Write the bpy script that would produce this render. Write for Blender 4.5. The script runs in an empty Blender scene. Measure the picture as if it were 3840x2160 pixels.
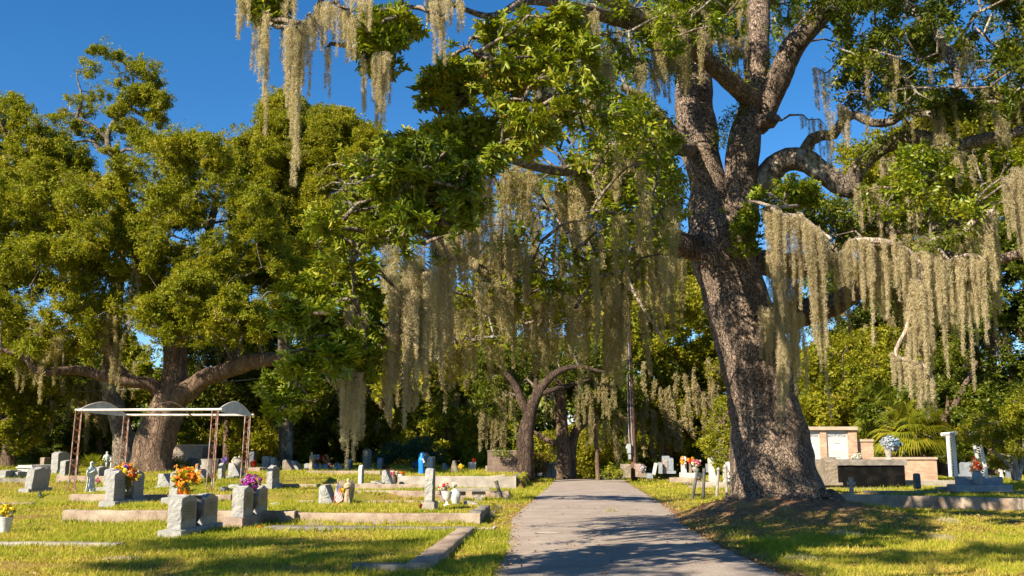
import bpy, math, random
import numpy as np
from mathutils import Vector, noise as mnoise
R = math.radians
rng = np.random.default_rng(11)
random.seed(5)
scene = bpy.context.scene
COL = scene.collection

# ------------------------------------------------------------------ camera, sky, sun, exposure
FPX = 3627.0
PITCH = R(9.55)
cam_d = bpy.data.cameras.new("camera")
cam = bpy.data.objects.new("camera", cam_d)
COL.objects.link(cam)
cam.location = (0, 0, 1.6)
cam.rotation_euler = (R(90) + PITCH, 0, 0)
cam_d.sensor_width = 36
cam_d.lens = 34.0
cam_d.clip_end = 3000
scene.camera = cam

SUN_EL, SUN_AZ = R(33), R(44)          # azimuth: degrees left of straight behind the camera
sdir = Vector((-math.sin(SUN_AZ) * math.cos(SUN_EL), -math.cos(SUN_AZ) * math.cos(SUN_EL), math.sin(SUN_EL)))
world = bpy.data.worlds.new("World")
scene.world = world
world.use_nodes = True
wn = world.node_tree
bg = wn.nodes["Background"]
sky = wn.nodes.new("ShaderNodeTexSky")
sky.sky_type = 'NISHITA'
sky.sun_disc = False
sky.sun_elevation = SUN_EL
sky.sun_rotation = math.atan2(sdir.x, sdir.y)
sky.air_density = 0.75
sky.dust_density = 0.0
sky.ozone_density = 2.2
hs = wn.nodes.new("ShaderNodeHueSaturation")
hs.inputs['Saturation'].default_value = 1.32
hs.inputs['Value'].default_value = 0.72
wn.links.new(sky.outputs[0], hs.inputs['Color'])
wn.links.new(hs.outputs[0], bg.inputs[0])
bg.inputs[1].default_value = 0.10
sun_d = bpy.data.lights.new("sun", 'SUN')
sun_d.energy = 5.0
sun_d.angle = R(0.5)
sun_d.color = (1.0, 0.87, 0.68)
sun = bpy.data.objects.new("sun", sun_d)
sun.rotation_euler = sdir.to_track_quat('Z', 'Y').to_euler()
COL.objects.link(sun)
scene.view_settings.view_transform = 'Standard'
scene.view_settings.look = 'None'
scene.view_settings.exposure = 1.36
scene.view_settings.gamma = 1
cy = scene.cycles
cy.max_bounces = 7
cy.diffuse_bounces = 4
cy.glossy_bounces = 2
cy.transmission_bounces = 5
cy.transparent_max_bounces = 8
cy.use_denoising = True
cy.sample_clamp_indirect = 6

# ------------------------------------------------------------------ pixel <-> world
CP, SP = math.cos(PITCH), math.sin(PITCH)
def ray(px, py):
    u = (px - 1920) / FPX
    v = (1080 - py) / FPX
    return np.array([u, CP - v * SP, SP + v * CP])
def P(px, py, y):                       # point seen at (px, py) standing y metres ahead
    r = ray(px, py)
    return np.array([0, 0, 1.6]) + r * (y / r[1])
def mpp(y): return y / FPX * 1.0

TH = R(3.3)
CT, ST = math.cos(TH), math.sin(TH)
def ab(x, y): return x * CT - y * ST, x * ST + y * CT
def ba(a, b): return a * CT + b * ST, -a * ST + b * CT
def sstep(e0, e1, x):
    t = np.clip((x - e0) / (e1 - e0), 0, 1)
    return t * t * (3 - 2 * t)
TRX, TRY = 6.55, 24.3                   # big oak
def terr(x, y):
    x = np.asarray(x, float); y = np.asarray(y, float)
    a, b = ab(x, y)
    z = np.zeros(np.broadcast(x, y).shape)
    left = 1 - sstep(-2.06, -1.98, a)
    p1 = sstep(13.35, 13.45, b) * (1 - sstep(19.2, 19.35, b)) * 0.07 * (1 - sstep(-2.2, -2.1, a)) * sstep(-9.5, -8.5, a)
    p2 = 0.215 * sstep(22.0, 22.12, b) * (1 - 0.85 * sstep(26.6, 28.6, b)) * sstep(-11.5, -11.3, a)
    p3b = 29.35 + 2.5 * sstep(-12.5, -5, a)
    rt = sstep(-9, -7, a)
    p3 = 0.24 * sstep(p3b, p3b + 0.15, b) * (1 - rt * sstep(33.5, 37.5, b))
    p3 = p3 + 0.36 * sstep(33, 44, b) * (1 - rt) + 0.48 * sstep(42.1, 42.25, b) * rt
    p3 = p3 + 0.12 * sstep(46, 60, b)
    pL = np.where(b > p3b, p3, np.maximum(p1, p2))
    z = z + left * pL
    fall = -0.035 * np.maximum(b - 55, 0) * (1 - left)
    z = z + np.maximum(fall, -2.5)
    # mound under the big oak
    r2 = ((x - TRX) / 1.15) ** 2 + (y - TRY + 0.6) ** 2
    z = z + 0.55 * np.exp(-r2 / 5.3) * sstep(2.3, 3.6, a)
    # raised plots right of it
    ln = y - (28.55 - (x - 10.4) * 0.69)
    z = z + 0.2 * sstep(0.2, 0.4, ln) * sstep(9.2, 10.2, x)
    und = 0.025 * np.sin(x * 0.9 + 1.3) * np.sin(y * 0.7) + 0.015 * np.sin(x * 2.3 + y * 1.7)
    road = sstep(-1.9, -1.2, a) * (1 - sstep(2.9, 3.6, a))
    z = z + und * (1 - road) * (1 - sstep(60, 90, np.abs(y)))
    return z
def G(px, py):                          # ground point seen at the pixel
    r = ray(px, py)
    ts = np.linspace(8, 160, 3000) / r[1]
    X = r[0] * ts; Y = r[1] * ts; Z = 1.6 + r[2] * ts
    d = Z - terr(X, Y)
    i = np.argmax(d < 0)
    if d[i] >= 0: i = len(ts) - 1
    t = ts[i]
    return np.array([X[i], Y[i], float(terr(X[i], Y[i]))])

# ------------------------------------------------------------------ materials
def newmat(name):
    m = bpy.data.materials.new(name); m.use_nodes = True
    nt = m.node_tree
    return m, nt, nt.nodes["Principled BSDF"]
def N(nt, t, **kw):
    n = nt.nodes.new(t)
    for k, v in kw.items(): setattr(n, k, v)
    return n
def ramp(nt, fac, stops):
    r = N(nt, "ShaderNodeValToRGB")
    while len(r.color_ramp.elements) < len(stops): r.color_ramp.elements.new(0.5)
    for e, (p, c) in zip(r.color_ramp.elements, stops):
        e.position = p; e.color = (*c, 1)
    nt.links.new(fac, r.inputs[0])
    return r.outputs[0]
def coords(nt, scale=(1, 1, 1)):
    tc = N(nt, "ShaderNodeTexCoord"); mp = N(nt, "ShaderNodeMapping")
    mp.inputs['Scale'].default_value = scale
    nt.links.new(tc.outputs['Object'], mp.inputs[0])
    return mp.outputs[0]
def noi(nt, vec, scale, detail=5, rough=.6):
    n = N(nt, "ShaderNodeTexNoise")
    n.inputs['Scale'].default_value = scale; n.inputs['Detail'].default_value = detail
    n.inputs['Roughness'].default_value = rough
    nt.links.new(vec, n.inputs['Vector'])
    return n.outputs['Fac']
def bump(nt, h, b, strength=.5, dist=.02):
    n = N(nt, "ShaderNodeBump")
    n.inputs['Strength'].default_value = strength; n.inputs['Distance'].default_value = dist
    nt.links.new(h, n.inputs['Height']); nt.links.new(n.outputs[0], b.inputs['Normal'])
def mixc(nt, fac, a, b_, mode='MIX'):
    n = N(nt, "ShaderNodeMix", data_type='RGBA', blend_type=mode)
    if isinstance(fac, float): n.inputs[0].default_value = fac
    else: nt.links.new(fac, n.inputs[0])
    for s, v in ((6, a), (7, b_)):
        if isinstance(v, tuple): n.inputs[s].default_value = (*v, 1)
        else: nt.links.new(v, n.inputs[s])
    return n.outputs[2]

def mat_noise(name, c1, c2, scale=3., rough=.8, bstr=.4, bdist=.01, speck=None, bscale=None, c3=None, spec=.3, metal=0):
    m, nt, b = newmat(name)
    v = coords(nt)
    f = noi(nt, v, scale, 6, .65)
    st = [(.35, c1), (.65, c2)] if c3 is None else [(.3, c1), (.5, c2), (.68, c3)]
    col = ramp(nt, f, st)
    if speck:
        f2 = noi(nt, v, speck[0], 3, .7)
        r2 = ramp(nt, f2, [(.45, (1, 1, 1)), (.6, (speck[1],) * 3)])
        col = mixc(nt, 1.0, col, r2, 'MULTIPLY')
    nt.links.new(col, b.inputs['Base Color'])
    b.inputs['Roughness'].default_value = rough
    b.inputs['Specular IOR Level'].default_value = spec
    b.inputs['Metallic'].default_value = metal
    if bstr: bump(nt, noi(nt, v, bscale or scale * 4, 6, .7), b, bstr, bdist)
    return m

M = {}
M['rock_grey'] = mat_noise('granite rock face', (.26, .26, .245), (.41, .405, .38), 6, .85, .9, .03, (90, .72), 14)
M['die_grey'] = mat_noise('granite honed', (.22, .225, .21), (.31, .31, .29), 9, .55, .15, .004, (150, .7), 60)
M['panel'] = mat_noise('granite panel dark', (.085, .09, .085), (.13, .135, .125), 14, .4, .1, .003, (150, .8), 60)
M['letter'] = mat_noise('engraved letters', (.035, .035, .04), (.05, .05, .055), 14, .7, 0)
M['letter_lt'] = mat_noise('engraved pale', (.5, .5, .48), (.58, .58, .55), 14, .7, 0)
M['stone_brown'] = mat_noise('weathered brown stone', (.16, .13, .095), (.30, .25, .19), 4, .9, .7, .02, (60, .7), 14)
M['stone_pink'] = mat_noise('pinkish stone', (.26, .19, .15), (.38, .29, .24), 4, .9, .7, .02, (60, .7), 14)
M['stone_dark'] = mat_noise('dark granite', (.075, .08, .085), (.13, .135, .14), 6, .5, .3, .01, (90, .7), 20)
M['stone_blue'] = mat_noise('blue grey granite', (.17, .20, .23), (.28, .31, .34), 6, .6, .4, .01, (90, .75), 20)
M['white_stone'] = mat_noise('white marble stained', (.26, .25, .22), (.50, .485, .44), 3, .8, .3, .01, None, 14, (.60, .585, .54))
M['concrete'] = mat_noise('coping concrete', (.17, .115, .08), (.34, .265, .20), 2.2, .92, .6, .015, (40, .75), 18, (.42, .35, .27))
M['concrete_lt'] = mat_noise('grey cast concrete', (.25, .22, .185), (.42, .385, .33), 1.6, .9, .4, .01, (50, .82), 16)
M['concrete_old'] = mat_noise('old worn concrete', (.13, .115, .10), (.29, .26, .225), 3, .95, .7, .02, (40, .7), 14)
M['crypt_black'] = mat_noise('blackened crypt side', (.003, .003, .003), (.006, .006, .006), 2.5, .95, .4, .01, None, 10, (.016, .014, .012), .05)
M['urn_dark'] = mat_noise('dark metal urn', (.05, .045, .05), (.11, .10, .105), 7, .4, .2, .004)
M['urn_white'] = mat_noise('white painted urn', (.5, .49, .46), (.74, .73, .70), 5, .6, .3, .01)
M['tan_statue'] = mat_noise('tan cast stone', (.20, .155, .095), (.50, .42, .28), 6, .85, .5, .01, None, 18)
M['green_statue'] = mat_noise('verdigris white statue', (.18, .27, .25), (.52, .56, .52), 7, .8, .4, .01, None, 20, (.62, .62, .57))
M['blue_paint'] = mat_noise('bright blue cloak', (.008, .14, .50), (.012, .20, .62), 4, .45, .1, .004)
M['skin_white'] = mat_noise('white plaster', (.6, .58, .54), (.76, .74, .70), 5, .6, .1, .004)
M['pipe_dark'] = mat_noise('dark painted pipe', (.05, .055, .05), (.11, .105, .09), 8, .6, .2, .004)
M['pipe_light'] = mat_noise('galvanised pipe', (.17, .16, .145), (.33, .32, .29), 8, .6, .2, .004)
M['rust_pipe'] = mat_noise('rusty painted pipe', (.17, .055, .025), (.25, .15, .11), 5, .7, .3, .004, None, 20, (.40, .40, .37))
M['rust'] = mat_noise('rust', (.15, .045, .02), (.30, .11, .05), 6, .8, .3, .004)
M['white_metal'] = mat_noise('dirty white metal', (.42, .37, .32), (.66, .63, .58), 3, .5, .1, .003)
M['sheet_metal'] = mat_noise('corrugated sheet', (.38, .39, .39), (.60, .60, .58), 2, .4, .1, .003)
M['chain'] = mat_noise('rusty chain', (.10, .045, .025), (.2, .1, .06), 20, .7, .2, .004)
M['pole_wood'] = mat_noise('creosoted pole', (.075, .038, .022), (.15, .08, .05), 5, .8, .5, .01)
M['grey_plastic'] = mat_noise('grey conduit', (.24, .26, .27), (.33, .35, .36), 5, .5, 0)
M['asphalt'] = mat_noise('asphalt', (.285, .235, .195), (.34, .285, .24), .9, .95, .5, .006, (38, .62), 50, (.41, .35, .30), .1)
M['white_wall'] = mat_noise('white wall', (.55, .53, .48), (.7, .68, .62), 1, .8, .1, .004)
M['roof_blue'] = mat_noise('ribbed blue roof', (.18, .26, .32), (.26, .34, .4), 4, .5, 0)
M['cap_stone'] = mat_noise('cast cap', (.36, .27, .20), (.47, .37, .28), 3, .85, .3, .006, (60, .8))
M['panel_pale'] = mat_noise('pale granite panel', (.40, .42, .42), (.50, .52, .52), 5, .4, .05, .002, (120, .85))
M['plaque'] = mat_noise('white plaque', (.62, .62, .60), (.7, .7, .68), 12, .5, 0)
M['arbor_white'] = mat_noise('white painted lattice', (.66, .65, .62), (.8, .8, .77), 4, .5, 0)
M['dirt'] = mat_noise('bare soil', (.09, .05, .03), (.19, .115, .07), 1.5, .98, .8, .03, (30, .6), 20)
M['shell'] = mat_noise('sand spill', (.34, .29, .24), (.44, .38, .31), 6, .95, 0)
M['cable'] = mat_noise('cable', (.3, .3, .3), (.4, .4, .4), 6, .7, 0)
M['ribbon'] = mat_noise('olive ribbon', (.10, .095, .015), (.19, .17, .03), 5, .45, 0)
M['flag_red'] = mat_noise('flag red', (.42, .02, .03), (.5, .03, .04), 5, .7, 0)
M['flag_white'] = mat_noise('flag white', (.68, .65, .62), (.76, .73, .7), 5, .7, 0)
M['flag_blue'] = mat_noise('flag blue', (.02, .03, .12), (.03, .04, .16), 5, .7, 0)
M['stick'] = mat_noise('wood stick', (.4, .3, .18), (.5, .4, .25), 5, .7, 0)
M['cloth'] = mat_noise('white cloth', (.42, .44, .42), (.58, .60, .57), 7, .8, .3, .006)
M['green_paint'] = mat_noise('green enamel', (.02, .09, .06), (.03, .13, .08), 7, .5, 0)
M['dark_glass'] = mat_noise('bronze', (.035, .05, .04), (.06, .08, .06), 7, .5, 0)

def mat_brick(name, c1, c2, mortar, bw=.2, bh=.07, bstr=.4):
    m, nt, b = newmat(name)
    tc = N(nt, "ShaderNodeTexCoord")
    sep = N(nt, "ShaderNodeSeparateXYZ"); nt.links.new(tc.outputs['Object'], sep.inputs[0])
    add = N(nt, "ShaderNodeMath", operation='ADD'); nt.links.new(sep.outputs[0], add.inputs[0]); nt.links.new(sep.outputs[1], add.inputs[1])
    cmb = N(nt, "ShaderNodeCombineXYZ"); nt.links.new(add.outputs[0], cmb.inputs[0]); nt.links.new(sep.outputs[2], cmb.inputs[1])
    br = N(nt, "ShaderNodeTexBrick")
    br.inputs['Scale'].default_value = 1
    br.inputs['Brick Width'].default_value = bw; br.inputs['Row Height'].default_value = bh
    br.inputs['Mortar Size'].default_value = .007
    br.inputs['Color1'].default_value = (*c1, 1); br.inputs['Color2'].default_value = (*c2, 1); br.inputs['Mortar'].default_value = (*mortar, 1)
    nt.links.new(cmb.outputs[0], br.inputs['Vector'])
    f = noi(nt, tc.outputs['Object'], 2.2, 4)
    col = mixc(nt, 1., br.outputs['Color'], ramp(nt, f, [(.3, (.72, .68, .66)), (.6, (1, 1, 1))]), 'MULTIPLY')
    nt.links.new(col, b.inputs['Base Color']); b.inputs['Roughness'].default_value = .9
    inv = N(nt, "ShaderNodeMath", operation='SUBTRACT'); inv.inputs[0].default_value = 1; nt.links.new(br.outputs['Fac'], inv.inputs[1])
    bump(nt, inv.outputs[0], b, bstr, .01)
    return m
M['brick'] = mat_brick('salmon brick', (.56, .35, .23), (.38, .22, .145), (.42, .35, .27), .2, .075)
M['brick_pale'] = mat_brick('pale brick', (.46, .38, .31), (.36, .295, .24), (.12, .10, .09), .28, .1, .6)
M['block'] = mat_brick('concrete block', (.20, .145, .11), (.15, .11, .085), (.11, .085, .065), .45, .22, .5)

def mat_bark(name, c_hi, c_lo, vs=9., zs=.55, bdist=.05, lichen=.0):
    m, nt, b = newmat(name)
    v = coords(nt, (1, 1, zs))
    wn_ = N(nt, "ShaderNodeTexNoise"); wn_.inputs['Scale'].default_value = 4.; wn_.inputs['Detail'].default_value = 4
    nt.links.new(v, wn_.inputs['Vector'])
    mixv = N(nt, "ShaderNodeMix", data_type='RGBA', blend_type='LINEAR_LIGHT'); mixv.inputs[0].default_value = .2
    nt.links.new(v, mixv.inputs[6]); nt.links.new(wn_.outputs['Color'], mixv.inputs[7])
    vo = N(nt, "ShaderNodeTexVoronoi", feature='DISTANCE_TO_EDGE'); vo.inputs['Scale'].default_value = vs
    nt.links.new(mixv.outputs[2], vo.inputs['Vector'])
    crack = ramp(nt, vo.outputs['Distance'], [(.0, (0, 0, 0)), (.11, (1, 1, 1))])
    f = noi(nt, v, 2.2, 6, .65)
    f2 = noi(nt, v, 30, 4, .7)
    col = ramp(nt, f, [(.3, tuple(x * .5 for x in c_hi)), (.5, tuple(x * .85 for x in c_hi)), (.68, tuple(x * 1.12 for x in c_hi))])
    col = mixc(nt, 1., col, ramp(nt, f2, [(.3, (.7, .7, .7)), (.65, (1.1, 1.1, 1.1))]), 'MULTIPLY')
    vc = N(nt, "ShaderNodeTexVoronoi", feature='F1'); vc.inputs['Scale'].default_value = vs
    nt.links.new(mixv.outputs[2], vc.inputs['Vector'])
    sp = N(nt, "ShaderNodeSeparateColor"); nt.links.new(vc.outputs['Color'], sp.inputs[0])
    col = mixc(nt, 1., col, ramp(nt, sp.outputs[0], [(.1, (.68, .66, .64)), (.9, (1.2, 1.18, 1.15))]), 'MULTIPLY')
    col = mixc(nt, crack, c_lo, col)
    if lichen:
        f3 = noi(nt, v, 1.1, 3, .8)
        fm = ramp(nt, f3, [(.56, (0, 0, 0)), (.64, (lichen,) * 3)])
        col = mixc(nt, fm, col, (.36, .35, .29))
    nt.links.new(col, b.inputs['Base Color'])
    b.inputs['Roughness'].default_value = .95; b.inputs['Specular IOR Level'].default_value = .15
    hh = N(nt, "ShaderNodeMath", operation='MULTIPLY_ADD'); nt.links.new(f2, hh.inputs[0]); hh.inputs[1].default_value = .35
    nt.links.new(crack, hh.inputs[2])
    bump(nt, hh.outputs[0], b, .9, bdist)
    return m
M['bark'] = mat_bark('oak bark blocky', (.285, .22, .172), (.045, .033, .026), 15, .68, .06)
M['bark_far'] = mat_bark('oak bark furrowed', (.25, .175, .125), (.08, .055, .04), 16, .16, .05, .0)
M['bark_shaded'] = mat_bark('shaded dark oak bark', (.12, .085, .065), (.035, .025, .02), 14, .2, .05, .0)  # canopy shade on the leaning oak, put into its bark colour
M['bark_lichen'] = mat_bark('lichened limb bark', (.25, .21, .165), (.07, .055, .045), 9, .6, .03, .8)
M['bark_pale'] = mat_bark('bare pale wood', (.52, .44, .37), (.22, .17, .13), 9, .3, .015, 0)
M['bark_palm'] = mat_bark('palm boot bark', (.26, .17, .11), (.06, .04, .03), 5, .8, .06, 0)

def mat_leaf(name, stops, trans=.35, rough=.45, spec=.4):
    m, nt, b = newmat(name)
    at = N(nt, "ShaderNodeAttribute", attribute_name='tint')
    tc = N(nt, "ShaderNodeTexCoord")
    f = noi(nt, tc.outputs['Object'], .45, 3, .6)
    mx = N(nt, "ShaderNodeMath", operation='MULTIPLY_ADD')
    nt.links.new(f, mx.inputs[0]); mx.inputs[1].default_value = 1.1; 
    ad = N(nt, "ShaderNodeMath", operation='MULTIPLY_ADD'); nt.links.new(at.outputs['Fac'], ad.inputs[0]); ad.inputs[1].default_value = .6; ad.inputs[2].default_value = -.35
    nt.links.new(ad.outputs[0], mx.inputs[2])
    col = ramp(nt, mx.outputs[0], stops)
    nt.links.new(col, b.inputs['Base Color'])
    b.inputs['Roughness'].default_value = rough; b.inputs['Specular IOR Level'].default_value = spec
    tr = N(nt, "ShaderNodeBsdfTranslucent")
    tcol = mixc(nt, 1., col, (1.25, 1.3, .6), 'MULTIPLY'); nt.links.new(tcol, tr.inputs[0])
    ms = N(nt, "ShaderNodeMixShader"); ms.inputs[0].default_value = trans
    nt.links.new(b.outputs[0], ms.inputs[1]); nt.links.new(tr.outputs[0], ms.inputs[2])
    nt.links.new(ms.outputs[0], nt.nodes['Material Output'].inputs[0])
    return m
M['leaf_near'] = mat_leaf('glossy oak leaf', [(0, (.05, .085, .006)), (.35, (.13, .185, .008)), (.65, (.23, .26, .012)), (.97, (.35, .31, .02)), (1, (.42, .17, .04))], .33, .42, .35)
M['leaf_oak'] = mat_leaf('olive oak leaf', [(0, (.085, .11, .008)), (.35, (.19, .215, .012)), (.7, (.29, .28, .018)), (1, (.38, .27, .03))], .38, .55, .2)
M['leaf_dark'] = mat_leaf('dark oak leaf', [(0, (.035, .058, .008)), (.45, (.09, .12, .010)), (.8, (.17, .19, .014)), (1, (.26, .22, .03))], .33, .5, .25)
M['leaf_gold'] = mat_leaf('golden green leaf', [(0, (.11, .13, .010)), (.45, (.22, .235, .014)), (.8, (.33, .29, .022)), (1, (.40, .27, .04))], .4, .55, .2)
M['leaf_juniper'] = mat_leaf('juniper needle', [(0, (.012, .04, .020)), (.6, (.030, .075, .035)), (1, (.055, .10, .04))], .2, .6, .2)
M['leaf_palm'] = mat_leaf('palmetto frond', [(0, (.12, .16, .012)), (.45, (.26, .27, .02)), (.8, (.40, .32, .03)), (1, (.45, .25, .03))], .35, .4, .4)
M['leaf_red'] = mat_leaf('turning leaf', [(0, (.10, .11, .02)), (.45, (.25, .17, .04)), (1, (.38, .15, .06))], .35, .5, .3)
M['fern'] = mat_leaf('limb fern', [(0, (.045, .075, .008)), (.5, (.11, .14, .012)), (1, (.20, .19, .02))], .35, .5, .3)
M['moss'] = mat_leaf('grey tan moss', [(0, (.31, .26, .16)), (.5, (.47, .40, .265)), (1, (.62, .55, .40))], .4, .9, .1)
M['moss_dark'] = mat_leaf('olive moss', [(0, (.21, .175, .085)), (.5, (.35, .295, .155)), (1, (.48, .41, .24))], .4, .9, .1)
M['blade'] = mat_leaf('grass blade', [(0, (.15, .19, .014)), (.4, (.30, .32, .026)), (.7, (.45, .39, .06)), (1, (.55, .37, .12))], .35, .6, .15)
M['litter'] = mat_leaf('fallen leaf', [(0, (.16, .07, .03)), (.5, (.32, .16, .07)), (1, (.50, .38, .22))], .15, .8, .1)
def mat_plain(name, c, trans=.2):
    return mat_leaf(name, [(0, tuple(x * .55 for x in c)), (.5, c), (1, tuple(min(.9, x * 1.3) for x in c))], trans, .6, .2)
for k, c in dict(pet_orange=(.75, .20, .02), pet_red=(.60, .04, .015), pet_yellow=(.80, .58, .04), pet_purple=(.42, .05, .38), pet_white=(.75, .72, .66),
                 pet_pink=(.62, .10, .22), pet_peach=(.75, .38, .20), pet_blue=(.16, .30, .45), pet_lilac=(.36, .30, .42), pet_amber=(.72, .32, .02), pet_maroon=(.25, .02, .03),
                 pet_bluewhite=(.34, .37, .42), pet_violet=(.16, .08, .45), pet_teal=(.03, .13, .11)).items():
    M[k] = mat_plain(k.replace('pet_', 'petal '), c)

def mat_ground():
    m, nt, b = newmat('lawn')
    tc = N(nt, "ShaderNodeTexCoord"); v = tc.outputs['Object']
    f1 = noi(nt, v, .22, 5, .62); f2 = noi(nt, v, 1.3, 5, .65); f3 = noi(nt, v, 28, 4, .7)
    c = ramp(nt, f2, [(.3, (.13, .14, .018)), (.5, (.23, .20, .035)), (.7, (.33, .24, .07))])
    br = ramp(nt, f1, [(.48, (0, 0, 0)), (.62, (.85, .85, .85))])
    c = mixc(nt, br, c, (.24, .135, .055))
    c = mixc(nt, 1., c, ramp(nt, f3, [(.3, (.55, .55, .55)), (.6, (1.1, 1.1, 1.1))]), 'MULTIPLY')
    at = N(nt, "ShaderNodeAttribute", attribute_name='soil')
    soil = ramp(nt, noi(nt, v, 7, 5, .7), [(.3, (.12, .07, .045)), (.52, (.25, .145, .085)), (.7, (.38, .26, .16))])
    mth = N(nt, "ShaderNodeMath", operation='MULTIPLY_ADD'); nt.links.new(f2, mth.inputs[0]); mth.inputs[1].default_value = 1.6; mth.inputs[2].default_value = -.8
    ad = N(nt, "ShaderNodeMath", operation='ADD', use_clamp=True); nt.links.new(mth.outputs[0], ad.inputs[0]); nt.links.new(at.outputs['Fac'], ad.inputs[1])
    ml = N(nt, "ShaderNodeMath", operation='MULTIPLY', use_clamp=True); nt.links.new(ad.outputs[0], ml.inputs[0])
    m3 = N(nt, "ShaderNodeMath", operation='MULTIPLY', use_clamp=True); nt.links.new(at.outputs['Fac'], m3.inputs[0]); m3.inputs[1].default_value = 2.2
    nt.links.new(m3.outputs[0], ml.inputs[1])
    c = mixc(nt, ml.outputs[0], c, soil)
    nt.links.new(c, b.inputs['Base Color']); b.inputs['Roughness'].default_value = 1; b.inputs['Specular IOR Level'].default_value = .05
    bump(nt, f3, b, .8, .03)
    return m
M['ground'] = mat_ground()

# ------------------------------------------------------------------ mesh helpers
def tag(o, label=None, cat=None, group=None, kind=None):
    if label: o['label'] = label
    if cat: o['category'] = cat
    if group: o['group'] = group
    if kind: o['kind'] = kind
    return o
def thing(name, label, cat, loc, rot=0, group=None):
    o = bpy.data.objects.new(name, None)
    o.empty_display_size = .2
    COL.objects.link(o)
    o.location = tuple(float(v) for v in loc)
    o.rotation_euler = (0, 0, rot)
    return tag(o, label, cat, group)
class MB:
    def __init__(s): s.v = []; s.f = []; s.m = []
    def add(s, vs, fs, mi=0):
        o = len(s.v); s.v += [tuple(map(float, p)) for p in vs]
        s.f += [tuple(i + o for i in f) for f in fs]; s.m += [mi] * len(fs)
    def box(s, x0, x1, y0, y1, z0, z1, mi=0):
        s.add([(x0, y0, z0), (x1, y0, z0), (x1, y1, z0), (x0, y1, z0), (x0, y0, z1), (x1, y0, z1), (x1, y1, z1), (x0, y1, z1)],
              [(3, 2, 1, 0), (4, 5, 6, 7), (0, 1, 5, 4), (1, 2, 6, 5), (2, 3, 7, 6), (3, 0, 4, 7)], mi)
    def tube(s, pts, rads, n=8, mi=0, cap=True):
        pts = [Vector(p) for p in pts]
        if not hasattr(rads, '__len__'): rads = [rads] * len(pts)
        rings = []; up = Vector((0.13, .21, .97))
        for i, p in enumerate(pts):
            t = (pts[min(i + 1, len(pts) - 1)] - pts[max(i - 1, 0)]).normalized()
            a = t.cross(up)
            if a.length < 1e-3: a = t.cross(Vector((1, 0, 0)))
            a.normalize(); b = t.cross(a).normalized(); up = b.cross(t) * 0 + (a.cross(t) if False else up)
            rings.append([p + (a * math.cos(k * 2 * math.pi / n) + b * math.sin(k * 2 * math.pi / n)) * rads[i] for k in range(n)])
        vs = [q for r in rings for q in r]
        fs = [(i * n + k, i * n + (k + 1) % n, (i + 1) * n + (k + 1) % n, (i + 1) * n + k) for i in range(len(pts) - 1) for k in range(n)]
        if cap: fs += [tuple(range(n))[::-1], tuple((len(pts) - 1) * n + k for k in range(n))]
        s.add(vs, fs, mi)
    def lathe(s, prof, n=20, c=(0, 0, 0), mi=0, sx=1, sy=1):
        vs = [(c[0] + r * sx * math.cos(k * 2 * math.pi / n), c[1] + r * sy * math.sin(k * 2 * math.pi / n), c[2] + z) for r, z in prof for k in range(n)]
        fs = [(i * n + k, i * n + (k + 1) % n, (i + 1) * n + (k + 1) % n, (i + 1) * n + k) for i in range(len(prof) - 1) for k in range(n)]
        fs += [tuple(range(n))[::-1], tuple((len(prof) - 1) * n + k for k in range(n))]
        s.add(vs, fs, mi)
    def build(s, name, mats, parent=None, smooth=False, loc=None):
        me = bpy.data.meshes.new(name)
        me.from_pydata(s.v, [], s.f)
        if not isinstance(mats, (list, tuple)): mats = [mats]
        for m in mats: me.materials.append(m)
        me.polygons.foreach_set('material_index', s.m)
        me.update()
        if smooth:
            me.polygons.foreach_set('use_smooth', [True] * len(s.f))
            try: me.set_sharp_from_angle(angle=R(45))
            except Exception: pass
        o = bpy.data.objects.new(name, me)
        COL.objects.link(o)
        if parent: o.parent = parent
        if loc is not None: o.location = tuple(map(float, loc))
        return o
def np_obj(name, V, F, mat, parent=None, tint=None, origin=None, smooth=False):
    """V (n,3), F (m,k) fixed size faces, tint per vertex"""
    me = bpy.data.meshes.new(name)
    V = np.asarray(V, np.float32)
    if origin is not None: V = V - np.asarray(origin, np.float32)
    k = F.shape[1]
    me.vertices.add(len(V)); me.vertices.foreach_set('co', V.ravel())
    me.loops.add(F.size); me.loops.foreach_set('vertex_index', F.ravel().astype(np.int32))
    me.polygons.add(len(F)); me.polygons.foreach_set('loop_start', np.arange(0, F.size, k, dtype=np.int32))
    if smooth: me.polygons.foreach_set('use_smooth', np.ones(len(F), bool))
    me.materials.append(mat)
    if tint is not None:
        a = me.attributes.new('tint', 'FLOAT', 'POINT'); a.data.foreach_set('value', np.asarray(tint, np.float32))
    me.update(calc_edges=True)
    o = bpy.data.objects.new(name, me)
    COL.objects.link(o)
    if parent: o.parent = parent
    return o

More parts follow.
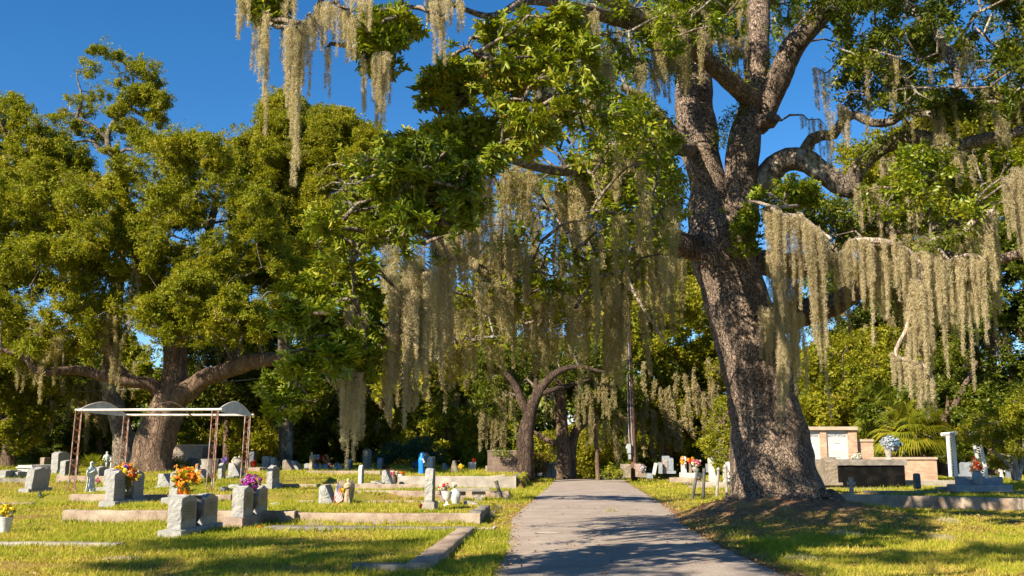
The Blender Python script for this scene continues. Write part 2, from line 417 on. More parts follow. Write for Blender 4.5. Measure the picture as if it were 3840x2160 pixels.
def unit(v): return v / np.maximum(np.linalg.norm(v, axis=-1, keepdims=True), 1e-9)
def leaf_geo(C, Nrm, L, W, shape='diamond', fold=.25, droop=0., T=None):
    n = len(C)
    rnd = rng.normal(size=(n, 3)) if T is None else T
    T = unit(rnd - (rnd * Nrm).sum(1, keepdims=True) * Nrm)
    if droop: T = unit(T + np.array([0, 0, -droop]))
    B = unit(np.cross(Nrm, T))
    Nn = np.cross(T, B)
    L = (L * rng.uniform(.65, 1.25, n))[:, None]; W = (W * rng.uniform(.7, 1.2, n))[:, None]
    if shape == 'diamond':
        V = np.stack([C, C + T * L * .5 + B * W * .5 + Nn * W * fold, C + T * L, C + T * L * .5 - B * W * .5 + Nn * W * fold], 1)
        F = np.arange(n * 4).reshape(n, 4)
        k = 4
    else:
        V = np.stack([C, C + T * L * .38 + B * W * .42 + Nn * W * fold, C + T * L * .78 + B * W * .40 + Nn * W * fold * .8, C + T * L - Nn * W * .1,
                      C + T * L * .78 - B * W * .40 + Nn * W * fold * .8, C + T * L * .38 - B * W * .42 + Nn * W * fold], 1)
        i = (np.arange(n) * 6)[:, None]
        F = np.concatenate([i + np.array([[0, 1, 2, 3]]), i + np.array([[0, 3, 4, 5]])], 0)
        k = 6
    tint = np.repeat(rng.uniform(0, 1, n), k)
    return V.reshape(-1, 3), F, tint
def blob_leaves(blobs, dens, subr, L, W, up=.7, flat=.65, hole=.0, shape='diamond', tint_b=0.):
    """blobs: list of (centre, radii). returns leaf centres and normals"""
    Cs = []; Ns = []; Ts = []
    for c, r in blobs:
        c = np.asarray(c); r = np.asarray(r) * np.ones(3)
        area = math.pi * r[0] * r[2]
        n_leaf = int(area * dens)
        nsub = max(5, int(area / (subr * subr * 3.14) * 2.2))
        d = unit(rng.normal(size=(nsub, 3)))
        rad = rng.uniform(.2, 1, nsub) ** .5 * rng.uniform(.55, 1.45, nsub)
        sc = c + d * r * rad[:, None]
        w = rng.gamma(2., 1., nsub); w /= w.sum()
        idx = rng.choice(nsub, n_leaf, p=w)
        off = unit(rng.normal(size=(n_leaf, 3))) * (rng.uniform(0, 1, n_leaf) ** .45)[:, None] * subr * np.array([1, 1, flat])
        ss = rng.uniform(.7, 1.4, nsub)[idx][:, None]
        p = sc[idx] + off * ss
        nn = unit(unit(off) * .8 + d[idx] * .45 + np.array([-.15, -.15, up * .65]) + rng.normal(size=(n_leaf, 3)) * .5)
        Cs.append(p); Ns.append(nn)
    return np.concatenate(Cs), np.concatenate(Ns)
def foliage(name, blobs, mat, parent, org, dens=500, subr=.4, L=.12, W=.055, shape='diamond', up=.7, droop=0., flat=.65):
    C, Nn = blob_leaves(blobs, dens, subr, L, W, up, flat)
    V, F, t = leaf_geo(C, Nn, L, W, shape, droop=droop)
    return np_obj(name, V, F, mat, parent, t, org)

def _h(i, j, k, seed):
    n = (i * 374761393 + j * 668265263 + k * 2147483647 + seed * 974634777) & 0xffffffff
    n = ((n ^ (n >> 13)) * 1274126177) & 0xffffffff
    return ((n ^ (n >> 16)) & 0xffff) / 65535.
def vnoise(p, f, seed=0):
    q = p * f + 1000.; i = np.floor(q).astype(np.int64); t = q - i; t = t * t * (3 - 2 * t)
    x, y, z = i[:, 0], i[:, 1], i[:, 2]; u, v, w = t[:, 0], t[:, 1], t[:, 2]
    L = lambda a, b, s: a + (b - a) * s
    return L(L(L(_h(x, y, z, seed), _h(x + 1, y, z, seed), u), L(_h(x, y + 1, z, seed), _h(x + 1, y + 1, z, seed), u), v),
             L(L(_h(x, y, z + 1, seed), _h(x + 1, y, z + 1, seed), u), L(_h(x, y + 1, z + 1, seed), _h(x + 1, y + 1, z + 1, seed), u), v), w)
def crown_pts(blobs, dens, freq, thr=.50, k=7., zs=1.35):
    """points gathered in irregular clumps: uniform candidates inside the clumps, thinned by 3-level noise"""
    C = []; E = []
    for c, r in blobs:
        c = np.asarray(c); r = np.asarray(r) * np.ones(3)
        n = int(math.pi * r[0] * r[2] * dens * 3.0)
        d = unit(rng.normal(size=(n, 3))); u = rng.uniform(0, 1, n) ** .38
        X = c + d * u[:, None] * r * 1.42; R0 = float(r[0])
        for ff, am in ((.9 / R0, 1.25 * R0), (2.6 / R0, .55 * R0)):
            X = X + (np.stack([vnoise(X, ff, 11), vnoise(X, ff, 12), vnoise(X, ff, 13)], 1) - .5) * am * np.array([1, 1, .8])
        C.append(X); E.append(.12 - .60 * u ** 3)
    C = np.concatenate(C); E = np.concatenate(E)
    S = np.array([1, 1, zs])
    f = lambda p: .30 * vnoise(p * S, freq[0], 1) + .36 * vnoise(p * S, freq[1], 2) + .34 * vnoise(p * S, freq[2], 3)
    v = f(C)
    keep = rng.uniform(0, 1, len(C)) < np.clip((v + E * .22 - thr) * k, 0, 1)
    C = C[keep]; v = v[keep]; e = .35 / freq[1]
    g = np.stack([f(C + np.array(a) * e) - v for a in ((1, 0, 0), (0, 1, 0), (0, 0, 1))], 1)
    return C, unit(-g)
def crown(name, blobs, mat, parent, org, dens, L, W, freq=(.5, 1.3, 3.4), thr=.50):
    C, g = crown_pts(blobs, dens, freq, thr)
    Nn = unit(g * .9 + np.array([-.12, -.15, .42]) + rng.normal(size=C.shape) * .42)
    V, F, t = leaf_geo(C, Nn, L, W)
    return np_obj(name, V, F, mat, parent, t, org)
def rosettes(name, blobs, mat, parent, org, dens, L, W, freq=(1., 2.4, 5.5), thr=.47, per=8):
    C, g = crown_pts(blobs, dens, freq, thr)
    ax = unit(g * .8 + np.array([-.1, -.25, .55]) + rng.normal(size=C.shape) * .35)
    a = unit(np.cross(ax, rng.normal(size=C.shape))); b = np.cross(ax, a)
    Cs = []; Ns = []; Ts = []; sc = rng.uniform(.75, 1.2, len(C))
    for j in range(per):
        an = j * 2.399 + rng.uniform(-.3, .3, len(C)); lift = rng.uniform(-.15, .75, len(C))
        out = a * np.cos(an)[:, None] + b * np.sin(an)[:, None]
        T = unit(out + ax * lift[:, None] + np.array([0, 0, -.12]))
        Cs.append(C + ax * (j * .004)); Ts.append(T); Ns.append(unit(ax - out * lift[:, None] * .8 + rng.normal(size=C.shape) * .22))
    C2 = np.concatenate(Cs); T2 = np.concatenate(Ts); N2 = np.concatenate(Ns)
    V, F, t = leaf_geo(C2, N2, L * np.tile(sc, per), W * np.tile(sc, per), 'leaf', T=T2)
    return np_obj(name, V, F, mat, parent, t, org)

def catmull(pts, step):
    pts = [np.asarray(p, float) for p in pts]
    out = []
    P_ = [2 * pts[0] - pts[1]] + pts + [2 * pts[-1] - pts[-2]]
    for i in range(1, len(P_) - 2):
        a, b, c, d = P_[i - 1], P_[i], P_[i + 1], P_[i + 2]
        n = max(1, int(np.linalg.norm((c - b)[:3]) / step))
        for k in range(n):
            t = k / n
            out.append(.5 * ((2 * b) + (-a + c) * t + (2 * a - 5 * b + 4 * c - d) * t * t + (-a + 3 * b - 3 * c + d) * t ** 3))
    out.append(pts[-1])
    return np.array(out)
def limb_geo(path, nside=12, step=.25, bulge=.08, nz=1.6, seed=0.):
    """path of (x,y,z,r)"""
    q = catmull(path, step)
    p = q[:, :3]; r = np.maximum(q[:, 3], .004)
    t = unit(np.gradient(p, axis=0))
    a = np.cross(t, [0.3, 1., .12]); a = unit(a); b = np.cross(t, a)
    ang = np.linspace(0, 2 * math.pi, nside, endpoint=False)
    V = []
    for i in range(len(p)):
        dirs = np.cos(ang)[:, None] * a[i] + np.sin(ang)[:, None] * b[i]
        rr = np.empty(nside)
        for k in range(nside):
            w = p[i] + dirs[k] * r[i]
            rr[k] = r[i] * (1 + bulge * (mnoise.noise(Vector(w) * nz + Vector((seed, 0, 0))) + .5 * mnoise.noise(Vector(w) * nz * 2.7)))
        V.append(p[i] + dirs * rr[:, None])
    V = np.concatenate(V)
    n = len(p)
    I = np.arange(n - 1)[:, None] * nside; K = np.arange(nside)[None]
    F = np.stack([I + K, I + (K + 1) % nside, I + nside + (K + 1) % nside, I + nside + K], -1).reshape(-1, 4)
    return V, F
class Tree:
    """collects woody paths (for attaching branches) for one tree"""
    def __init__(s, name, label, cat, base, group=None):
        s.o = thing(name, label, cat, base, 0, group); s.org = np.asarray(base, float)
        s.nodes = []                        # (x,y,z,r)
    def wood(s, name, paths, mat, nside=12, step=.25, bulge=.08, nz=1.6, nodes=True):
        Vs = []; Fs = []; o = 0
        for pth in paths:
            V, F = limb_geo(pth, nside, step, bulge, nz, seed=o * .01)
            Vs.append(V); Fs.append(F + o); o += len(V)
            if nodes: s.nodes += [tuple(q) for q in catmull(pth, .5)]
        return np_obj(name, np.concatenate(Vs), np.concatenate(Fs), mat, s.o, None, s.org, True)
    def branches_to(s, blobs, mat, rad=.08, per=3, wig=.35, twig=.018, name='branches', maxlen=14):
        paths = []; tw = []
        nd = np.array(s.nodes)
        order = sorted(range(len(blobs)), key=lambda i: np.min(np.linalg.norm(nd[:, :3] - blobs[i][0], axis=1)))
        for i in order:
            c, r = blobs[i]; c = np.asarray(c); rr = float(np.mean(r))
            dist = np.linalg.norm(nd[:, :3] - c, axis=1) + np.maximum(0, nd[:, 2] - c[2]) * .8 - np.minimum(nd[:, 3], .3) * 2
            j = int(np.argmin(dist)); s0 = nd[j]
            L = np.linalg.norm(c - s0[:3])
            if L < .3 or L > maxlen: continue
            k = max(2, int(L / .9)); r0 = min(max(rad * (L / 3) ** .6, .03), max(s0[3] * .8, .03))
            pts = [tuple(s0[:3]) + (r0,)]
            for m in range(1, k + 1):
                t = m / k
                q = s0[:3] + (c - s0[:3]) * t + rng.normal(size=3) * wig * L / 7 * (1 if m < k else 0) + np.array([0, 0, .12 * L * math.sin(t * 3.14)])
                pts.append(tuple(q) + (r0 * (1 - .65 * t),))
            paths.append(pts)
            nd = np.concatenate([nd, np.array(catmull(pts, .6))])
            for _ in range(per):
                d = unit(rng.normal(size=3)); d[2] = abs(d[2]) * .6
                e = c + d * np.asarray(r) * .9
                md = (c + e) / 2 + rng.normal(size=3) * rr * .15
                tw.append([tuple(c) + (r0 * .35,), tuple(md) + (r0 * .25,), tuple(e) + (twig * .4,)])
        if paths: s.wood(name, paths + tw, mat, 6, .45, .1, 2, False)
        s.nodes = [tuple(q) for q in nd]

def inpoly(x, y, poly):
    c = False; n = len(poly)
    for i in range(n):
        x1, y1 = poly[i]; x2, y2 = poly[(i + 1) % n]
        if (y1 > y) != (y2 > y) and x < (x2 - x1) * (y - y1) / (y2 - y1) + x1: c = not c
    return c
def fill(poly, rpx, d0, d1, spacing=.8, seed=0, inset=.6):
    """blobs filling an outline: a packing of clumps spread over a depth range"""
    r_ = np.random.default_rng(seed)
    xs = [p[0] for p in poly]; ys = [p[1] for p in poly]
    out = []; cents = []
    for _ in range(4000):
        x = r_.uniform(min(xs), max(xs)); y = r_.uniform(min(ys), max(ys))
        if not inpoly(x, y, poly): continue
        if any((x - a) ** 2 + (y - b) ** 2 < (rpx * spacing) ** 2 for a, b in cents): continue
        cents.append((x, y))
        d = r_.uniform(d0, d1)
        r = rpx * r_.uniform(.6, 1.15) * mpp(d) * inset / .6 * .82
        out.append((P(x, y, d), np.array([r, r, r * r_.uniform(.7, 1.0)])))
    return out

# Spanish moss --------------------------------------------------------------
def moss_geo(strands, sl=.09, sw=.007, dens=150, spread=.085):
    """strands: list of (top xyz, length, width)"""
    Ps = []; Ds = []; Ls = []; Ts = []
    for top, L, w in strands:
        top = np.asarray(top, float)
        n = max(8, int(dens * L * (w / .1) ** .8))
        t = rng.uniform(0, 1, n) ** 1.15
        ph = rng.uniform(0, 6.28, 4)
        cx = top[0] + w * .35 * (np.sin(t * L * 2.1 + ph[0]) - math.sin(ph[0])) + .05 * L * t * math.cos(ph[2]) * .6
        cyy = top[1] + w * .35 * (np.sin(t * L * 1.7 + ph[1]) - math.sin(ph[1]))
        wid = w * (.5 + .5 * np.sin(np.minimum(t * 5 + .5, 1.57))) * (1 - t ** 1.1 * .82) * (1 + .18 * np.sin(t * L * 2.3 + ph[3]))
        a = rng.uniform(0, 6.28, n); rr = np.sqrt(rng.uniform(0, 1, n))
        Ps.append(np.stack([cx + np.cos(a) * rr * wid, cyy + np.sin(a) * rr * wid, top[2] - t * L], 1))
        d = np.stack([np.cos(a) * .55, np.sin(a) * .55, -np.ones(n)], 1) + rng.normal(size=(n, 3)) * .78
        Ds.append(unit(d))
        Ts.append(np.full(n, rng.uniform(.1, .9)) * .5 + rng.uniform(0, .5, n))
    C = np.concatenate(Ps); D = np.concatenate(Ds); tn = np.concatenate(Ts); n = len(C)
    side = unit(np.cross(D, rng.normal(size=(n, 3))))
    Lh = (sl * rng.uniform(.6, 1.5, n))[:, None]; Wh = (sw * rng.uniform(.6, 1.3, n))[:, None]
    bend = rng.normal(size=(n, 3)) * Lh * .22
    a0 = C - D * Lh * .5; m = C + bend; a1 = C + D * Lh * .5
    V = np.stack([a0 - side * Wh * .5, a0 + side * Wh * .5, m + side * Wh * .5, m - side * Wh * .5, a1], 1).reshape(-1, 3)
    i = (np.arange(n) * 5)[:, None]
    F = np.concatenate([i + np.array([[0, 1, 2]]), i + np.array([[0, 2, 3]]), i + np.array([[3, 2, 4]])])
    return V, F, np.repeat(tn, 5)
def moss(tree, strands, mat='moss', sl=.09, sw=.007, dens=150, name='spanish_moss'):
    V, F, t = moss_geo(strands, sl, sw, dens)
    return np_obj(name, V, F, M[mat], tree.o, t, tree.org)
def curtain(px0, px1, py0, py1, lpx, d, n, wpx=22, jit=.35):
    """strands hanging along the line (px0,py0)-(px1,py1), lpx long"""
    out = []; n = int(n * 2.0); wpx = wpx * .58
    for i in range(n):
        t = (i + rng.uniform(-.4, .4) + .5) / n
        dd = d + rng.uniform(-.25, .25)
        L = lpx * (rng.uniform(.25, 1.0) if rng.uniform() < .6 else rng.uniform(.8, 1.3)) * mpp(dd)
        w = wpx * rng.uniform(.5, 1.1) * mpp(dd)
        out.append((P(px0 + (px1 - px0) * t, py0 + (py1 - py0) * t + rng.uniform(-12, 12) + (rng.uniform(-30, 30) if 10.5 < d < 18.6 else rng.uniform(-90, 60) if d > 40 else 0), dd), L, w))
    return out
def moss_scatter(tree, poly, n, l0, l1, wpx, d0, d1, mat='moss_dark', sl=.085, sw=.008, dens=420, seed=0, batch=9):
    r_ = np.random.default_rng(seed); xs = [p[0] for p in poly]; ys = [p[1] for p in poly]; S = []
    while len(S) < n:
        x = r_.uniform(min(xs), max(xs)); y = r_.uniform(min(ys), max(ys))
        if inpoly(x, y, poly):
            d = r_.uniform(d0, d1); S.append((x, (P(x, y, d), r_.uniform(l0, l1) * mpp(d), wpx * r_.uniform(.5, 1.2) * mpp(d))))
    S.sort(key=lambda t: t[0])
    for i in range(0, n, batch): moss(tree, [t[1] for t in S[i:i + batch]], mat, sl, sw, dens)
#__PART2__
# ------------------------------------------------------------------ ground and road
def build_ground():
    ys = np.concatenate([np.linspace(-120, -5, 24), np.linspace(-3, 11.5, 30), np.arange(12, 46, .14), np.geomspace(46.2, 110, 110), np.geomspace(115, 1500, 30)])
    xs = np.concatenate([-np.geomspace(1500, 45, 24), np.linspace(-42, -21, 36), np.arange(-20.5, 20.5, .2), np.linspace(21, 42, 36), np.geomspace(45, 1500, 24)])
    # rows follow the road direction so that terrace edges fall on rows
    X, Y = np.meshgrid(xs, ys)
    Z = terr(X, Y)
    V = np.stack([X, Y, Z], -1).reshape(-1, 3)
    ny, nx = X.shape
    i = np.arange(ny - 1)[:, None] * nx; k = np.arange(nx - 1)[None]
    F = np.stack([i + k, i + k + 1, i + nx + k + 1, i + nx + k], -1).reshape(-1, 4)
    o = np_obj('ground', V, F, M['ground'], smooth=True)
    a, b = ab(V[:, 0], V[:, 1])
    soil = np.exp(-(((V[:, 0] - TRX + .5) / 1.5) ** 2 + (V[:, 1] - TRY + 1.2) ** 2) / 6.5) * 1.1
    soil = np.maximum(soil, .75 * np.exp(-((a - 2.85) / .45) ** 2) * (V[:, 1] < 31))
    soil = np.maximum(soil, .6 * np.exp(-((a + 1.4) / .28) ** 2))
    at = o.data.attributes.new('soil', 'FLOAT', 'POINT'); at.data.foreach_set('value', soil.astype(np.float32))
    tag(o, 'short yellow green cemetery lawn with bare brown patches', kind='structure')
    # road
    Lf = [(-40, -1.0), (0, -1.0), (12, -1.0), (15.5, -.99), (19, -1.15), (23.6, -1.36), (29, -1.25), (34.7, -1.15), (45, -.9), (56, -.7), (75, -.6), (110, -.6)]
    Rt = [(-40, 2.9), (0, 2.9), (12, 2.85), (14.8, 2.65), (18, 2.5), (22, 2.46), (27.5, 2.75), (35, 2.85), (45, 2.9), (56, 3.07), (75, 3.1), (110, 3.1)]
    bs = np.concatenate([np.linspace(-40, 10, 30), np.arange(10.3, 60, .18), np.linspace(60.5, 110, 30)])
    la = np.interp(bs, *zip(*Lf)) + .05 * np.array([mnoise.noise(Vector((b * 1.9, 0, 0))) + .6 * mnoise.noise(Vector((b * 6, 3, 0))) for b in bs])
    ra = np.interp(bs, *zip(*Rt)) + .08 * np.array([mnoise.noise(Vector((b * 1.7, 9, 0))) + .6 * mnoise.noise(Vector((b * 6, 5, 0))) for b in bs])
    ts = np.linspace(0, 1, 17)
    A = la[:, None] + (ra - la)[:, None] * ts
    B = np.repeat(bs[:, None], 17, 1)
    X, Y = ba(A, B)
    Z = terr(X, Y) + .03 * (1 - (2 * ts - 1) ** 4)[None] + .008 - .0
    V = np.stack([X, Y, Z], -1).reshape(-1, 3)
    ny, nx = X.shape
    i = np.arange(ny - 1)[:, None] * nx; k = np.arange(nx - 1)[None]
    F = np.stack([i + k, i + k + 1, i + nx + k + 1, i + nx + k], -1).reshape(-1, 4)
    o = np_obj('road', V, F, M['asphalt'], smooth=True)
    tag(o, 'narrow grey asphalt lane running between the graves', kind='structure')
    return la, ra, bs
LA, RA, BS = build_ground()

COPINGS = []                            # rectangles (a0,a1,b0,b1) where no grass grows
def grass():
    n = 1250000
    # image-weighted density: more blades close by
    u = rng.uniform(0, 1, n)
    y = 12.2 * (62 / 12.2) ** (u ** 1.15)
    x = rng.uniform(-1, 1, n) * y * .60 + 0
    a, b = ab(x, y)
    la = np.interp(b, BS, LA); ra = np.interp(b, BS, RA)
    keep = (a < la - .02 + rng.normal(size=n) * .05) | (a > ra + .08 + np.abs(rng.normal(size=n)) * .18)
    soil = np.exp(-(((x - TRX + .5) / 1.5) ** 2 + (y - TRY + 1.2) ** 2) / 6.5) * 1.3
    soil = np.maximum(soil, .8 * np.exp(-((a - 2.85) / .4) ** 2) * (y < 31))
    keep &= rng.uniform(0, 1, n) > soil
    pn = np.sin(x * 1.3 + 2 * np.sin(y * .9)) * np.sin(y * 1.1 + 1.7 * np.sin(x * .7))
    P3 = np.stack([x, y, 0 * x], 1); pn = (vnoise(P3, .35, 5) * .5 + vnoise(P3, 1.1, 6) * .3 + vnoise(P3, 3.3, 7) * .3 - .55) * 3.2
    keep &= rng.uniform(0, 1, n) < (.55 + .6 * pn)
    for (a0, a1, b0, b1) in COPINGS:
        keep &= ~((a > a0) & (a < a1) & (b > b0) & (b < b1))
    x, y = x[keep], y[keep]; n = len(x); pn = pn[keep]
    z = terr(x, y)
    tall = rng.uniform(0, 1, n) ** 5
    h = (.012 + .024 * rng.uniform(0, 1, n) + .06 * tall) * (1 + y / 60) * (1 + .5 * pn)
    w = .0028 + y * .00030
    ang = rng.uniform(0, 6.28, n)
    d = np.stack([np.cos(ang) * w, np.sin(ang) * w, 0 * x], 1)
    lean = rng.normal(size=(n, 2)) * h[:, None] * .55
    base = np.stack([x, y, z - .004], 1)
    tip = base + np.column_stack([lean, h])
    V = np.stack([base - d, base + d, tip], 1).reshape(-1, 3)
    F = np.arange(n * 3).reshape(n, 3)
    t = np.clip(rng.normal(.55, .22, n) - .38 * pn, 0, 1)
    o = np_obj('grass', V, F, M['blade'], None, np.repeat(t, 3))
    tag(o, 'short blades of yellow green lawn grass', 'grass', kind='stuff')
    # longer tufts along copings
    tuft = []
    for (a0, a1, b0, b1) in COPINGS:
        if b0 > 40: continue
        m = int((a1 - a0) * 26)
        aa = rng.uniform(a0, a1, m); bb = b0 - rng.uniform(0, .12, m)
        tuft.append(np.stack(ba(aa, bb), 1))
    q = np.concatenate(tuft); q = np.repeat(q, 4, 0) + rng.normal(size=(len(q) * 4, 2)) * .04
    n = len(q); z = terr(q[:, 0], q[:, 1]); h = rng.uniform(.04, .16, n); ang = rng.uniform(0, 6.28, n); w = .005 + q[:, 1] * .0003
    base = np.column_stack([q, z]); d = np.stack([np.cos(ang) * w, np.sin(ang) * w, 0 * w], 1)
    tip = base + np.column_stack([rng.normal(size=(n, 2)) * h[:, None] * .4, h])
    o = np_obj('grass_tufts', np.stack([base - d, base + d, tip], 1).reshape(-1, 3), np.arange(n * 3).reshape(n, 3), M['blade'], None, np.repeat(rng.uniform(.1, .7, n), 3))
    tag(o, 'longer grass growing against the plot copings', 'grass', kind='stuff')
    # fallen leaves
    n = 34000
    y = 12.3 * (45 / 12.3) ** rng.uniform(0, 1, n); x = rng.uniform(-.6, .6, n) * y
    a, b = ab(x, y); ra = np.interp(b, BS, RA); la = np.interp(b, BS, LA)
    dist = np.minimum(np.abs(a - ra - .15), np.abs(a - la + .1))
    pr = .10 + .90 * np.exp(-(dist / .3) ** 2) * (y < 33) + 1.3 * np.exp(-(((x - TRX) / 1.5) ** 2 + (y - TRY + 1.5) ** 2) / 8)
    onroad = (a > la) & (a < ra)
    pr = np.where(onroad & (dist > .3), .03, pr)
    k = rng.uniform(0, 1, n) < pr
    x, y, rr = x[k], y[k], onroad[k]
    C = np.stack([x, y, terr(x, y) + np.where(rr, .045, .022)], 1)
    Nn = unit(np.array([0, 0, 1.]) + rng.normal(size=C.shape) * .35)
    V, F, t = leaf_geo(C, Nn, .055 + y * .0007, .03 + y * .0003, fold=.3)
    o = np_obj('leaf_litter', V, F, M['litter'], None, t)
    tag(o, 'fallen brown and yellow leaves over the verge and lane', 'leaf litter', kind='stuff')

# ------------------------------------------------------------------ trees
def pp(lst):
    return [tuple(P(x, y, d)) + (r * mpp(d),) for x, y, d, r in lst]

def big_oak():
    base = np.array([TRX, TRY, float(terr(TRX, TRY)) - .1])
    T = Tree('live_oak', 'huge forked live oak right of the lane, blocky bark, moss hanging from its limbs', 'tree', base)
    d = 24.3
    tr = pp([(2915, 1905, d, 190), (2915, 1850, d, 170), (2905, 1800, d, 157), (2893, 1700, d, 149), (2862, 1500, d, 130), (2818, 1300, d, 132), (2776, 1180, d, 123),
             (2740, 1050, d, 117), (2712, 960, d, 124), (2706, 880, d, 126), (2702, 800, d, 118)])
    V, F = limb_geo(tr, 96, .1, .10, 1.1)
    # buttress flares near the ground, gnarled
    c = base
    zz = V[:, 2]; k = np.clip(1 - (zz - c[2]) / 1.5, 0, 1) ** 2
    an = np.arctan2(V[:, 1] - c[1], V[:, 0] - c[0])
    fl = 1 + k * (.0 + .10 * np.maximum(0, np.sin(an * 4 + .6)) + .09 * np.maximum(0, np.sin(an * 7 + 2)))
    V[:, 0] = c[0] + (V[:, 0] - c[0]) * fl; V[:, 1] = c[1] + (V[:, 1] - c[1]) * fl
    T.nodes += [tuple(q) for q in catmull(tr, .5)]
    Vs = [V]; Fs = [F]; o = len(V)
    leaders = [pp([(2690, 900, d, 95), (2665, 800, d, 86), (2655, 700, d, 70), (2632, 600, d, 72), (2615, 500, d + .1, 80), (2603, 400, d + .2, 74), (2604, 290, d + .4, 68), (2625, 180, d + .7, 50), (2640, 60, d + 1, 36), (2650, -120, d + 1.4, 28), (2600, -300, d + 2, 18)]),
               pp([(2745, 900, d - .1, 90), (2768, 800, d - .2, 78), (2780, 700, d - .3, 62), (2787, 550, d - .4, 66), (2812, 430, d - .4, 50), (2832, 350, d - .3, 50), (2838, 200, d - .1, 48), (2848, 0, d + .3, 44), (2860, -200, d + .8, 34), (2840, -420, d + 1.2, 20)])]
    for L in leaders:
        v, f = limb_geo(L, 48, .12, .10, 1.3); Vs.append(v); Fs.append(f + o); o += len(v)
        T.nodes += [tuple(q) for q in catmull(L, .5)]
    np_obj('trunk', np.concatenate(Vs), np.concatenate(Fs), M['bark'], T.o, None, T.org, True)
    # root mass, right of the trunk foot
    b = MB()
    for i, (px, py, rx, rz) in enumerate([(3125, 1850, 42, 30), (3080, 1838, 40, 24), (3045, 1850, 30, 20)]):
        q = P(px, py, 23.6); s = mpp(23.6)
        vs = []; nn = 18
        for a_ in range(10):
            th = math.pi * a_ / 18
            for k_ in range(nn):
                ph = 2 * math.pi * k_ / nn
                p = Vector((math.cos(ph) * math.cos(th) * rx * s, math.sin(ph) * math.cos(th) * .5, math.sin(th) * rz * s * 1.5))
                n_ = 1 + .45 * mnoise.noise(p * 3.2 + Vector((i * 7, 0, 0)))
                vs.append((q[0] + p.x * n_, q[1] + p.y * n_, q[2] - rz * s * 1.0 + p.z * n_))
        fs = [(a_ * nn + k_, a_ * nn + (k_ + 1) % nn, (a_ + 1) * nn + (k_ + 1) % nn, (a_ + 1) * nn + k_) for a_ in range(9) for k_ in range(nn)]
        b.add([(x - T.org[0], y - T.org[1], z - T.org[2]) for x, y, z in vs], fs)
    b.build('root', M['bark_far'], T.o, True)
    limbs = [
        ('left-up', [(2840, 400, d - .3, 42), (2790, 350, d - .8, 40), (2700, 270, d - 1.5, 36), (2600, 180, d - 2.5, 34), (2545, 138, d - 3.2, 32), (2450, 105, d - 4.4, 30), (2372, 90, d - 5.5, 27), (2200, 40, d - 8, 24), (2000, 0, d - 11, 20), (1850, 60, d - 12.5, 13), (1700, 20, d - 13.3, 8)]),
        ('right-up', [(2830, 470, d - .3, 46), (2876, 386, d - .4, 49), (2925, 280, d - .7, 48), (2980, 172, d - 1.1, 47), (3118, 0, d - 2, 46), (3220, -150, d - 3, 38), (3400, -280, d - 4, 26), (3600, -330, d - 4, 16)]),
        ('right-low', [(2790, 730, d, 60), (2850, 690, d - .2, 52), (2925, 607, d - .5, 46), (3014, 600, d - .8, 46), (3097, 655, d - 1.1, 42), (3185, 707, d - 1.5, 38), (3215, 640, d - 1.8, 34), (3302, 558, d - 2.1, 30), (3432, 512, d - 2.5, 29), (3549, 551, d - 2.9, 27), (3679, 525, d - 3.3, 24), (3795, 500, d - 3.7, 20), (3950, 450, d - 4, 14)]),
        ('right-thin', [(3010, 580, d - .8, 26), (3045, 520, d - .9, 22), (3080, 505, d - 1, 20), (3127, 506, d - 1.2, 20), (3160, 450, d - 1.4, 18), (3200, 430, d - 1.6, 17), (3270, 460, d - 1.8, 17), (3348, 454, d - 2, 16), (3406, 415, d - 2.2, 15), (3484, 428, d - 2.5, 15), (3600, 400, d - 2.8, 12), (3750, 380, d - 3, 9)]),
        ('left-low', [(2690, 930, d, 60), (2573, 925, d - .4, 50), (2500, 905, d - .9, 44), (2440, 940, d - 1.6, 42), (2380, 1010, d - 2.5, 40), (2269, 1086, d - 4, 36), (2200, 1107, d - 5, 33), (2087, 1127, d - 6.5, 29), (1960, 1090, d - 8, 24), (1820, 1020, d - 9.5, 19), (1680, 930, d - 11, 14), (1560, 860, d - 12, 9)]),
        ('left-snag', [(2570, 530, d, 26), (2540, 505, d - .1, 22), (2504, 469, d - .2, 21), (2455, 407, d - .4, 19), (2400, 365, d - .5, 18), (2372, 345, d - .6, 18), (2331, 324, d - .7, 14)]),
        ('right-behind', [(2850, 1230, d + .5, 70), (2930, 1190, d + .6, 62), (3020, 1170, d + .2, 50), (3127, 1141, d - .5, 44), (3250, 1060, d - 1.2, 40), (3354, 998, d - 2, 36), (3500, 960, d - 2.8, 30), (3650, 985, d - 3.5, 24), (3800, 960, d - 4, 20), (3950, 900, d - 4.5, 14)]),
        ('right-mid', [(2830, 980, d + 1, 48), (3000, 1000, d + 1, 44), (3127, 960, d + .5, 42), (3211, 872, d, 38), (3354, 849, d - .8, 34), (3549, 855, d - 1.8, 30), (3679, 804, d - 2.5, 26), (3800, 700, d - 3, 20), (3900, 600, d - 3.5, 14)]),
        ('centre-forward', [(2600, 560, d, 30), (2480, 560, d - 3, 26), (2300, 620, d - 6, 24), (2100, 640, d - 9, 20), (1900, 600, d - 11, 15), (1720, 620, d - 12.5, 10), (1560, 700, d - 13, 6)]),
        ('top-left', [(2400, 60, d - 6, 26), (2150, -60, d - 9, 24), (1850, -90, d - 12, 20), (1550, -60, d - 14, 14), (1250, -30, d - 14.5, 10), (1000, -40, d - 14.8, 6)]),
        ('right-top', [(3118, 0, d - 2, 34), (3300, -40, d - 3, 26), (3450, 60, d - 4, 20), (3560, 200, d - 5, 17), (3600, 330, d - 5.5, 12)]),
    ]
    for i, (nm, L) in enumerate(limbs):
        T.wood('limb', [pp(L)], M['bark' if nm in ('left-up', 'right-up', 'left-low', 'right-behind') else 'bark_lichen'], 20, .15, .16, 2.2)
